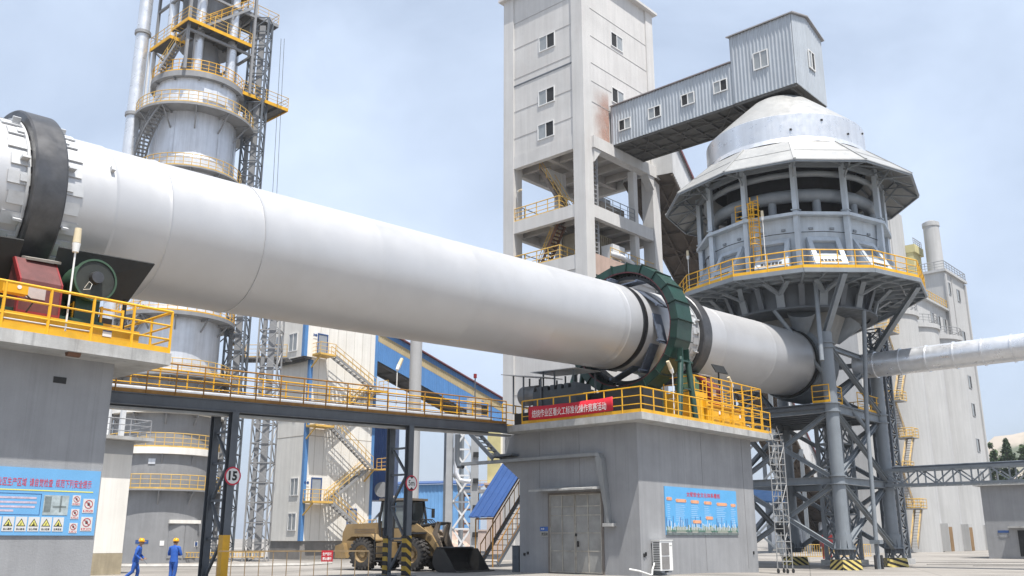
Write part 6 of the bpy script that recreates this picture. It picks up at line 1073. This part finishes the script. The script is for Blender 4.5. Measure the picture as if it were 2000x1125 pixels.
# yellow barriers in the distance
for nm, pts, lab in (('yellow_barrier', [(21.5, 74), (29, 77.5)], 'yellow bar barrier standing behind the preheater footings'), ('yellow_barrier', [(-26.5, 71), (-19, 73.5)], 'low yellow barrier at the foot of the pale hoist mast')):
    (xa, ya), (xb, yb_) = pts; o = thing(nm, lab, 'barrier', (xa, ya, 0), WF, 'yellow bar barriers in the distance'); q = MB(); H = 1.05 if xa > 0 else .5
    for z in (.15, H): q.bar((xa, ya, z), (xb, yb_, z), .05)
    n = 34
    for k in range(n + 1): f = k / n; q.bar((xa + (xb - xa) * f, ya + (yb_ - ya) * f, .15), (xa + (xb - xa) * f, ya + (yb_ - ya) * f, H), .035)
    q.build('bars', M_YELF, o)
    for f in (.1, .5, .9): MB().bar((xa + (xb - xa) * f, ya + (yb_ - ya) * f - .3, .03), (xa + (xb - xa) * f, ya + (yb_ - ya) * f + .3, .03), .05).bar((xa + (xb - xa) * f, ya + (yb_ - ya) * f, 0), (xa + (xb - xa) * f, ya + (yb_ - ya) * f, .2), .05).build('foot', M_YELF, o)
solo('red_tank', 'small dark red box unit in front of the yellow bar barrier', 'tank', MB().box(23.8, 24.6, 73.3, 74, .9, 1.8).bar((23.9, 73.6, 0), (23.9, 73.6, .9), .1).bar((24.5, 73.6, 0), (24.5, 73.6, .9), .1), M_RED, (24.2, 73.6, 0), WF)
# ================================================================ hill
def hill():
    m = bpy.data.materials.new('quarried_hill'); m.use_nodes = True; t = m.node_tree; L = t.links.new; p = t.nodes['Principled BSDF']; p.inputs['Roughness'].default_value = 1
    tc = t.nodes.new('ShaderNodeTexCoord'); n = t.nodes.new('ShaderNodeTexNoise'); n.inputs['Scale'].default_value = .012; n.inputs['Detail'].default_value = 9; L(tc.outputs['Object'], n.inputs[0])
    r = t.nodes.new('ShaderNodeValToRGB'); r.color_ramp.elements[0].position = .30; r.color_ramp.elements[0].color = (.10, .12, .07, 1); r.color_ramp.elements[1].position = .36; r.color_ramp.elements[1].color = (.40, .345, .28, 1); L(n.outputs[0], r.inputs[0]); L(r.outputs[0], p.inputs[0])
    random.seed(9); mb = MB(); NX, NY = 44, 18
    for j in range(NY):
        for i in range(NX):
            x = 200 + i * 16; y = 640 + j * 22; h = 96 * math.exp(-((x - 490) / 150) ** 2) * math.exp(-((y - 820) / 130) ** 2) + 50 * math.exp(-((x - 740) / 140) ** 2) * math.exp(-((y - 820) / 130) ** 2)
            mb.v.append(V(x, y, -3 + h * (1 + .12 * math.sin(x * .05 + y * .03)) + random.uniform(-1, 1) * (2.5 if h > 4 else 0)))
    mb.f = [(j * NX + i, j * NX + i + 1, (j + 1) * NX + i + 1, (j + 1) * NX + i) for j in range(NY - 1) for i in range(NX - 1)]; struct('hill', mb, m, smooth=60)
hill()
# ================================================================ trees
M_BARK = mat('bark', (.09, .07, .05), .9, 0, .3, 3); M_LEAF = [mat('leaf_dark', (.035, .065, .022), .7, 0, .3, 1.2), mat('leaf_mid', (.06, .10, .035), .7, 0, .3, 1.2)]
def tree(x, y, h, w, seed, lab, m):
    random.seed(seed); z0 = ground_z(x, y); t = thing('tree', lab, 'tree', (x, y, z0), WF, 'trees beyond the concrete block'); b = MB(); lean = V(random.uniform(-.4, .4), random.uniform(-.4, .4), 0); b.tube((x, y, z0 - .1), V(x, y, z0 + h * .9) + lean, .24, .05, n=7); cl = []
    for k in range(22):
        f = random.uniform(.1, .92); a = random.uniform(0, 6.28); l = w * (1.15 - f) * random.uniform(.6, 1.05); p = V(x, y, z0 + h * f) + lean * f; q = p + V(math.cos(a) * l, math.sin(a) * l, l * .9); b.tube(p, q, .07, .02, n=4); cl.append((q, random.uniform(.5, 1.0))); cl.append((p.lerp(q, .55), random.uniform(.4, .8)))
    cl.append((V(x, y, z0 + h * .95) + lean, .6)); b.build('trunk', M_BARK, t); c = MB()
    for (q, r) in cl:
        for k in range(85):
            d = V(random.gauss(0, 1), random.gauss(0, 1), random.gauss(0, 1.25)); d *= r * random.uniform(.25, 1.0) / max(.4, d.length); u = V(random.gauss(0, 1), random.gauss(0, 1), random.gauss(0, 1)).normalized(); v = u.cross(V(random.gauss(0, 1), random.gauss(0, 1), random.gauss(0, 1))).normalized(); s = random.uniform(.2, .4); p = q + d; c.add([p - u * s, p + v * s * .6, p + u * s, p - v * s * .6], [(0, 1, 2, 3)])
    c.build('crown', m, t, recalc=False)
pos = [(92.0, 187, 20, 2.5), (93.9, 189, 21.5, 2.6), (95.6, 186, 18.5, 2.6), (97.4, 190, 20.5, 2.7), (99.2, 187, 21.0, 2.7), (101.2, 190, 21.5, 2.8), (90.6, 190, 17, 2.2), (103.0, 188, 20, 2.8)]
lt_ = ['leafy tree just right of the silo block', 'tall narrow tree second right of the silo block', 'lower tree in the dip between two taller ones right of the silo block', 'tall narrow tree above the middle of the pipe bridge end', 'dark tree above the concrete block roof', 'tall dark tree behind the concrete block', 'smallest tree tucked behind the corner of the silo block', 'tree at the right edge above the concrete block']
for i, (x, y, h, w) in enumerate(pos): tree(x, y, h, w, 20 + i, lt_[i], M_LEAF[i % 2])
# ================================================================ wheel loader
LF = rotf(-5.45, 47.2, R_(-31)); wl = thing('wheel_loader', 'dusty ochre wheel loader with black bucket lowered, parked behind the striped footbridge column', 'wheel loader', (0, 0, 0), LF)
M_OCH = mat('loader_ochre', (.27, .185, .085), .55, 0, .2, 1.5, streak=.1, dirt=.5, dirtcol=(.30, .24, .17)); M_RUB = mat('tyre_rubber', (.045, .042, .04), .85, 0, .35, 3, dirt=.5, dirtcol=(.16, .14, .12)); M_LARM = mat('loader_arm_dirt', (.16, .13, .10), .8, 0, .3, 2, dirt=.5); M_BKT = mat('bucket_steel', (.03, .029, .028), .55, .3, .3, 2)
b = MB(); b.prism([(-3.3, -.62, .75), (-3.3, -.62, 1.75), (-3.05, -.62, 2.2), (-.75, -.62, 2.28), (-.75, -.62, 1.1), (-2.6, -.62, .75)], (0, 1.24, 0)); b.box(-.75, .3, -.85, .85, .75, 1.35); b.build('engine_body', M_OCH, wl)
MB().prism([(-3.5, -.9, .55), (-3.5, -.9, 1.15), (-3.0, -.9, 1.3), (-2.75, -.9, .55)], (0, 1.8, 0)).build('counterweight', M_OCH, wl)
g = MB()
for k in range(5): g.box(-2.5, -1.2, -.628, -.621, 1.62 + k * .08, 1.65 + k * .08)
g.build('side_grille', M_LARM, wl); MB().tube((-1.6, .2, 2.2), (-1.6, .2, 2.75), .07, n=10).build('exhaust_stack', M_DARK, wl)
for sy in (-1, 1):
    MB().prism([(-2.45, sy * .65, 1.5), (-2.2, sy * .65, 1.72), (-.9, sy * .65, 1.72), (-.6, sy * .65, 1.45), (-.6, sy * .65, 1.38), (-.95, sy * .65, 1.6), (-2.15, sy * .65, 1.6), (-2.45, sy * .65, 1.4)], (0, sy * .62, 0)).build('rear_fender', M_OCH, wl)
    MB().prism([(.85, sy * .6, 1.55), (1.1, sy * .6, 1.8), (2.0, sy * .6, 1.8), (2.0, sy * .6, 1.72), (1.15, sy * .6, 1.7), (.95, sy * .6, 1.5)], (0, sy * .6, 0)).build('front_fender', M_DARK, wl)
    MB().box(-.62, .35, sy * .86, sy * 1.2, .62, 1.3).build('side_tank', M_OCH, wl)
    st = MB()
    for z in (.45, .8, 1.1): st.box(-.55, -.05, sy * 1.2, sy * 1.4, z, z + .04)
    st.bar((-.57, sy * 1.38, .42), (-.57, sy * 1.38, 1.75), .04).bar((-.03, sy * 1.38, .42), (-.03, sy * 1.38, 1.75), .04); st.build('step', M_DARK, wl)
# cab
cb = MB(); P = [(-.75, 1.35), (-.85, 2.3), (-.7, 3.3), (.75, 3.3), (.95, 2.3), (.75, 1.35)]
for sy in (-.72, .72):
    for (a, q) in zip(P, P[1:] + P[:1]): cb.bar((a[0], sy, a[1]), (q[0], sy, q[1]), .09, .09)
    cb.bar((.05, sy, 1.35), (.05, sy, 3.3), .08)
for a in P: cb.bar((a[0], -.72, a[1]), (a[0], .72, a[1]), .085)
co = cb.build('cab', M_DARK, wl); MB().box(-.85, .95, -.82, .82, 3.31, 3.42).build('cab_roof', M_LARM, co)
MB().box(-.7, .7, -.66, .66, 1.36, 2.0).box(-.5, 0, -.3, .3, 2.0, 2.75).build('cab_interior', M_DARK, co)
for sy in (-.7, .7):
    for x0, x1 in ((-.72, .0), (.1, .82)): MB().prism([(x0, sy, 2.02), (x0 + .02, sy, 3.25), (x1 - .06, sy, 3.25), (x1, sy, 2.02)], (0, .015, 0)).build('cab_window', mat('cab_glass', (.16, .18, .18), .1, 0, .2, 2), co)
MB().box(.0, .75, -.74, -.7, 1.4, 1.98).build('cab_door', M_OCH, co)
for sy in (-1, 1): MB().bar((.85, sy * .72, 3.0), (1.15, sy * 1.1, 2.9), .03).box(1.12, 1.17, sy * 1.0 - .1, sy * 1.0 + .12, 2.5, 2.95).build('mirror', M_DARK, co)
MB().tube((-.3, -.4, 3.42), (-.3, -.4, 3.56), .07, n=10).build('beacon', mat('beacon_white', (.7, .66, .6), .3), co)
# front frame, arms, linkage, bucket
MB().prism([(.5, -.5, .7), (.5, -.5, 1.6), (1.0, -.5, 2.15), (1.5, -.5, 2.15), (2.1, -.5, 1.3), (2.1, -.5, .7)], (0, 1.0, 0)).build('front_frame', M_OCH, wl)
for sy in (-.6, .6): MB().prism([(1.05, sy - .06, 1.95), (1.35, sy - .06, 2.2), (2.3, sy - .06, 1.65), (2.93, sy - .06, .75), (2.95, sy - .06, .36), (2.8, sy - .06, .32), (2.7, sy - .06, .75), (2.1, sy - .06, 1.35)], (0, .12, 0)).build('lift_arm', M_OCH if sy < 0 else M_LARM, wl)
MB().tube((2.15, -.66, 1.5), (2.15, .66, 1.5), .14, n=12).build('cross_tube', M_LARM, wl)
for sy in (-.42, .42): MB().prism([(2.35, sy - .06, 1.3), (2.2, sy - .06, 1.75), (2.45, sy - .06, 2.3), (2.62, sy - .06, 2.25), (2.5, sy - .06, 1.75), (2.7, sy - .06, 1.25), (2.95, sy - .06, .75), (2.8, sy - .06, .7)], (0, .12, 0)).build('bell_crank', M_LARM, wl)
for sy in (-.42, .42): MB().tube((1.2, sy, 2.05), (1.95, sy, 2.15), .085, n=12).tube((1.95, sy, 2.15), (2.52, sy, 2.22), .045, n=8).build('tilt_cylinder', M_DARK, wl, 40)
MB().tube((2.53, -.5, 2.24), (2.53, .5, 2.24), .045, n=8).build('link_pin', M_DARK, wl)
for k in range(3): MB().path([(1.0, -.2 + k * .2, 2.1), (1.25, -.2 + k * .2, 2.42), (1.7, -.2 + k * .2, 2.4), (1.95, -.2 + k * .2, 2.2)], .025, n=5).build('hose', M_DARK, wl)
W2 = 1.45; pr = [(3.15, 1.05), (3.0, .75), (2.98, .4), (3.15, .12), (3.4, .03), (4.35, .03)]; bk = MB(); th_ = .05
for (a, q) in zip(pr[:-1], pr[1:]):
    d = V(q[0] - a[0], 0, q[1] - a[1]).normalized(); n = V(-d.z, 0, d.x) * th_; bk.hexa([V(a[0], -W2, a[1]), V(q[0], -W2, q[1]), V(q[0], W2, q[1]), V(a[0], W2, a[1]), V(a[0], -W2, a[1]) - n, V(q[0], -W2, q[1]) - n, V(q[0], W2, q[1]) - n, V(a[0], W2, a[1]) - n])
bo = bk.build('bucket', M_BKT, wl)
for sy in (-W2, W2): MB().prism([(x, sy, z) for x, z in pr] + [(4.2, sy, .12), (3.55, sy, 1.05)], (0, .04 * (1 if sy < 0 else -1), 0)).build('bucket_side', M_BKT, bo)
MB().box(4.3, 4.5, -W2 - .03, W2 + .03, .012, .06).build('cutting_edge', mat('worn_edge', (.10, .095, .09), .5, .5, .2, 3), bo); MB().hexa([(3.15, -W2, 1.05), (3.3, -W2, 1.02), (3.3, W2, 1.02), (3.15, W2, 1.05), (3.15, -W2, 1.13), (3.32, -W2, 1.1), (3.32, W2, 1.1), (3.15, W2, 1.13)]).build('bucket_lip', M_BKT, bo)
def wheel(x, y):
    sg = -1 if y < 0 else 1; w = MB().lathe([(-.26, .42), (-.27, .62), (-.22, .72), (0, .745), (.22, .72), (.27, .62), (.26, .42)], 40, c=(x, y, .78), ax='y')
    for k in range(22):
        for s in (-1, 1):
            t = 2 * math.pi * (k + (.5 if s > 0 else 0)) / 22; e = V(math.cos(t), 0, math.sin(t)); g = V(-e.z, 0, e.x); w.obox(V(x, y + s * .13, .78) + e * .745, g * .045 + V(0, s * .06, 0) * .4, V(0, .135, 0) - g * s * .03, e * .04); w.obox(V(x, y + s * .265, .78) + e * .69, g * .045, V(0, .02, 0), e * .05)
    o = w.build('wheel', M_RUB, wl, 40); r = MB().lathe([(sg * .24, .42), (sg * .25, .40), (sg * .1, .34), (sg * .08, .2), (sg * .16, .17), (sg * .16, .01)], 28, c=(x, y, .78), ax='y'); r.build('rim', M_OCH, o, 40)
    n = MB()
    for k in range(10): t = k * math.pi / 5; n.tube((x + .24 * math.cos(t), y + sg * .09, .78 + .24 * math.sin(t)), (x + .24 * math.cos(t), y + sg * .12, .78 + .24 * math.sin(t)), .022, n=6)
    n.build('wheel_bolts', M_LARM, o)
for x in (-1.5, 1.5):
    for y in (-1.0, 1.0): wheel(x, y)
MB().tube((-1.5, -.8, .78), (-1.5, .8, .78), .16, n=12).tube((1.5, -.8, .78), (1.5, .8, .78), .16, n=12).box(-2.5, 2, -.4, .4, .6, .85).build('chassis', M_LARM, wl)
# ================================================================ barrier fence with red notice
bf = thing('barrier_fence', 'rusty thin barred barrier fence in the foreground with a red notice on it', 'barrier', (-6, 30, 0), WF); FY = 30.0; rl = MB()
for z in (1.12, .12): rl.bar((-9.2, FY, z), (-4.55, FY + .5, z), .04)
M_FENCE = mat('dull_fence_paint', (.24, .17, .09), .7, 0, .3, 3, dirt=.5); rl.build('rails', M_FENCE, bf)
for k in range(12): f = k / 11; x = -9.2 + 4.65 * f; MB().tube((x, FY + .5 * f, 0), (x, FY + .5 * f, 1.11), .014, n=6).build('bar', M_FENCE, bf)
nb = thing('notice', 'small red notice board with white characters hung on the barrier fence', 'sign', (-5.85, FY, .85), WF); yb2 = FY + .34; MB().box(-6.02, -5.66, yb2 - .03, yb2, .80, 1.14).build('board', M_RED if False else mat('notice_red', (.42, .015, .025), .5, 0, .06, 2), nb)
text('notice_lettering', '生产区域', nb, M_WINK, (-5.98, yb2 - .03, .985), (1, 0, 0), (0, 0, 1), .095, .28, .004, .02); text('notice_lettering', '禁止通行', nb, M_WINK, (-5.98, yb2 - .03, .845), (1, 0, 0), (0, 0, 1), .095, .28, .004, .02)
# ================================================================ workers
M_SKIN = mat('skin', (.36, .21, .14), .6, 0, .08, 8); M_JACK = mat('blue_work_jacket', (.022, .10, .42), .8, 0, .2, 5, bump=.4, bscale=14); M_TROU = mat('blue_work_trousers', (.024, .095, .38), .8, 0, .2, 5, bump=.4, bscale=14); M_HAT = mat('yellow_hard_hat', (.75, .38, .01), .3, 0, .05, 4); M_BOOT = mat('black_boot', (.02, .02, .02), .6, 0, .2, 6); M_HAIR = mat('black_hair', (.012, .011, .01), .7, 0, .2, 20)
def skin(name, nodes, edges, m, parent, root=0, sub=2):
    """nodes: {key: ((x,y,z), r)}; one continuous skinned surface"""
    ks = list(nodes); me = bpy.data.meshes.new(name); me.from_pydata([nodes[k][0] for k in ks], [(ks.index(a), ks.index(b)) for a, b in edges], []); o = bpy.data.objects.new(name, me); COL.objects.link(o)
    o.modifiers.new('s', 'SKIN'); sv = me.skin_vertices[0].data
    for i, k in enumerate(ks):
        r = nodes[k][1]; sv[i].radius = r if isinstance(r, tuple) else (r, r)
    sv[ks.index(root) if root in ks else 0].use_root = True; q = o.modifiers.new('u', 'SUBSURF'); q.levels = sub; q.render_levels = sub
    bpy.context.view_layer.update(); e = bpy.data.meshes.new_from_object(o.evaluated_get(bpy.context.evaluated_depsgraph_get())); bpy.data.objects.remove(o); e.name = name; e.shade_smooth(); e.materials.clear(); e.materials.append(m)
    f = bpy.data.objects.new(name, e); COL.objects.link(f); f.parent = parent; ORG[f.name] = Vector((0, 0, 0)); return f
def chain(*k): return list(zip(k[:-1], k[1:]))
def person(fr, lab, J):
    """J: joints in the figure's own frame (x forward, y left, z up)"""
    p = thing('person', lab, 'person', (0, 0, 0), fr); B = {}
    rr = dict(pel=(.105, .08), wai=(.09, .068), che=(.11, .075), neb=(.06, .055), nec=.056, hd0=.075, hd1=.095, hd2=.088, shl=.03, shr=.03, ell=.034, elr=.034, wrl=.03, wrr=.032, hal=(.036, .022), har=(.036, .022), hil=.07, hir=.07, knl=.048, knr=.048, anl=.042, anr=.042, tol=.038, tor=.038)
    for k, r in rr.items(): B[k] = (J[k], r)
    ed = chain('pel', 'wai', 'che', 'neb', 'nec', 'hd0', 'hd1', 'hd2') + chain('neb', 'shl', 'ell', 'wrl', 'hal') + chain('neb', 'shr', 'elr', 'wrr', 'har') + chain('pel', 'hil', 'knl', 'anl', 'tol') + chain('pel', 'hir', 'knr', 'anr', 'tor')
    for s in 'lr':   # five fingers, unequal and bent, rooted in the palm
        h = Vector(J['ha' + s]); d = (h - Vector(J['wr' + s])).normalized(); sd = d.cross(Vector((0, 0, 1))); sd = sd.normalized() if sd.length > .1 else Vector((0, 1, 0)); nn = sd.cross(d); out = []
        for i, L in enumerate((.052, .06, .057, .045)):
            b_ = h + sd * (.03 - .02 * i) + d * .03; m_ = b_ + d * L * .55 + nn * .008; e_ = m_ + d * L * .4 + nn * .022; k = 'f%s%d' % (s, i); B[k + 'a'] = (b_, .009); B[k + 'b'] = (m_, .008); B[k + 'c'] = (e_, .0065); ed += [('ha' + s, k + 'a'), (k + 'a', k + 'b'), (k + 'b', k + 'c')]
        k = 't' + s; B[k + 'a'] = (h + sd * .04 - d * .005, .010); B[k + 'b'] = (h + sd * .058 + d * .03 + nn * .012, .008); ed += [('ha' + s, k + 'a'), (k + 'a', k + 'b')]
    body = skin('body', B, ed, M_SKIN, p, 'pel')
    fw = Vector(J['face']).normalized(); hc = Vector(J['hd1']); sd = Vector((0, 0, 1)).cross(fw).normalized(); up = Vector((0, 0, 1))
    MB().obox(hc + fw * .1 - up * .01, fw * .016, sd * .014, up * .024).build('nose', M_SKIN, p); MB().obox(hc + fw * .088 - up * .055, fw * .008, sd * .026, up * .007).build('mouth', mat('lips', (.28, .11, .09), .6), p)
    for s in (-1, 1):
        MB().lathe([(-.012, .001), (-.006, .010), (.006, .010), (.012, .001)], 8, c=hc + fw * .088 + sd * .034 * s + up * .022).build('eye', M_INK, p); MB().obox(hc + sd * .094 * s, fw * .018, sd * .01, up * .03).build('ear', M_SKIN, p)
    skin('hair', dict(a=(hc + up * .02 - fw * .02, .098), b=(hc - up * .05 - fw * .045, .075)), [('a', 'b')], M_HAIR, p, 'a')
    P = {k: Vector(v) for k, v in J.items()}
    def loft(mb, rings, lat=None, n=14):
        vs = []; N = len(rings); pl = Vector(lat) if lat else None
        for q, (c, rl, rd) in enumerate(rings):
            c = Vector(c); d = (Vector(rings[min(q + 1, N - 1)][0]) - Vector(rings[max(q - 1, 0)][0])).normalized(); l = pl if pl is not None else perp(d)[0]
            l = (l - d * l.dot(d)).normalized(); pl = Vector(lat) if lat else l; w = d.cross(l); vs += [c + l * rl * math.cos(2 * math.pi * k / n) + w * rd * math.sin(2 * math.pi * k / n) for k in range(n)]
        mb.add(vs, [(q * n + k, q * n + (k + 1) % n, (q + 1) * n + (k + 1) % n, (q + 1) * n + k) for q in range(N - 1) for k in range(n)] + [tuple(reversed(range(n))), tuple(range((N - 1) * n, N * n))])
    LAT = (0, 1, 0); jk = MB()
    loft(jk, [(P['pel'] - up * .07, .172, .132), (P['pel'] + up * .02, .165, .128), (P['wai'], .152, .118), (P['che'] - up * .05, .178, .13), (P['che'] + up * .06, .19, .126), (P['neb'] - up * .05, .185, .108), (P['neb'] - up * .005, .14, .09), (P['neb'] + up * .03, .085, .078), (P['nec'] + up * .005, .07, .07)], LAT)
    for s in 'lr':
        sh, el, wr = P['sh' + s], P['el' + s], P['wr' + s]; loft(jk, [(sh.lerp(P['neb'], .55) - up * .01, .068, .068), (sh.lerp(P['neb'], .2), .076, .076), (sh, .074, .074), (sh.lerp(el, .35), .066, .066), (sh.lerp(el, .8), .058, .058), (el, .056, .056), (el.lerp(wr, .3), .056, .056), (el.lerp(wr, .8), .046, .046), (wr, .045, .045)])
    jk.build('jacket', M_JACK, p, 60)
    tr = MB(); loft(tr, [(P['wai'], .14, .105), (P['pel'], .155, .12), (P['pel'] - up * .1, .15, .115), (P['pel'] - up * .16, .10, .08)], LAT)
    for s in 'lr':
        h_, kn, an = P['hi' + s], P['kn' + s], P['an' + s]; loft(tr, [(h_ + up * .05, .08, .08), (h_ - up * .04, .095, .098), (h_.lerp(kn, .5), .086, .09), (kn, .072, .076), (kn.lerp(an, .45), .07, .072), (an, .062, .064), (an - up * .03, .064, .066)])
    tr.build('trousers', M_TROU, p, 60)
    for s in 'lr':
        a, t = Vector(J['an' + s]), Vector(J['to' + s]); skin('boot', dict(a=(a + (a - t).normalized() * .04 - up * .03, .052), b=(a.lerp(t, .5) - up * .012, .05), c=(t, .045)), [('a', 'b'), ('b', 'c')], M_BOOT, p, 'a')
    h = MB(); c = hc + up * .045; n = 20; pr2 = [(0, .122), (.04, .12), (.08, .104), (.11, .07), (.122, .02), (.123, .001)]; h.lathe(pr2, n, c=c); h.lathe([(-.004, .118), (-.004, .14), (.006, .14), (.006, .118)], n, c=c + fw * .006, close=True); h.obox(c + fw * .145, fw * .035, sd * .075, up * .005); h.obox(c + up * .112, fw * .1, sd * .014, up * .014)
    h.build('hard_hat', M_HAT, p, 50); return p
p1 = person(rotf(-15.3, 39.07, R_(8), -.25), 'person in blue work clothes and yellow hard hat striding to the right', dict(
    pel=(0, 0, .90), wai=(.02, 0, 1.05), che=(.07, 0, 1.25), neb=(.10, 0, 1.41), nec=(.12, 0, 1.47), hd0=(.14, 0, 1.53), hd1=(.155, 0, 1.60), hd2=(.15, 0, 1.68), face=(1, -.25, -.12),
    shl=(.09, .17, 1.38), shr=(.09, -.17, 1.38), ell=(.10, .23, 1.12), elr=(.02, -.24, 1.12), wrl=(.28, .12, .98), wrr=(.20, -.16, .95), hal=(.35, .08, .96), har=(.27, -.12, .92),
    hil=(.0, .09, .86), hir=(.0, -.09, .86), knl=(.10, .10, .48), knr=(-.06, -.10, .47), anl=(.06, .10, .10), anr=(-.40, -.10, .17), tol=(.22, .11, .045), tor=(-.30, -.11, .05)))
stk_ = solo('hand_tool', 'short grey hand tool carried by the striding person', 'tool', MB().tube((0, 0, 0), (.16, -.03, -.16), .012, n=6).tube((-.04, .01, .04), (0, 0, 0), .018, n=6), M_DSTEEL, (0, 0, 0), rotf(-15.3, 39.07, R_(8), -.25) @ Matrix.Translation((.33, -.12, .92)))
p2 = person(rotf(-13.75, 39.07, R_(82), -.25), 'person in blue work clothes and yellow hard hat seen from behind with folded arms', dict(
    pel=(0, 0, .91), wai=(.0, 0, 1.06), che=(.01, 0, 1.27), neb=(.0, 0, 1.42), nec=(.01, 0, 1.48), hd0=(.02, 0, 1.54), hd1=(.03, 0, 1.61), hd2=(.025, 0, 1.69), face=(1, .1, -.1),
    shl=(.0, .18, 1.39), shr=(.0, -.18, 1.39), ell=(.04, .27, 1.13), elr=(.04, -.27, 1.13), wrl=(.22, .05, 1.16), wrr=(.24, -.04, 1.12), hal=(.23, -.06, 1.17), har=(.25, .06, 1.11),
    hil=(.0, .09, .87), hir=(.0, -.09, .87), knl=(.03, .10, .48), knr=(.02, -.08, .48), anl=(-.03, .09, .1), anr=(-.02, -.03, .10), tol=(.10, .12, .045), tor=(.11, -.05, .045)))
# ================================================================ air
hz = bpy.data.materials.new('haze_air'); hz.use_nodes = True; t = hz.node_tree; t.nodes.clear(); o = t.nodes.new('ShaderNodeOutputMaterial'); v = t.nodes.new('ShaderNodeVolumePrincipled')
v.inputs['Color'].default_value = (.86, .90, .96, 1); v.inputs['Density'].default_value = .00028; v.inputs['Anisotropy'].default_value = .3; t.links.new(v.outputs[0], o.inputs['Volume'])
ho = MB().box(-1510, 1510, -610, 2510, -6.5, 118).build('haze', hz, None, kind='stuff')
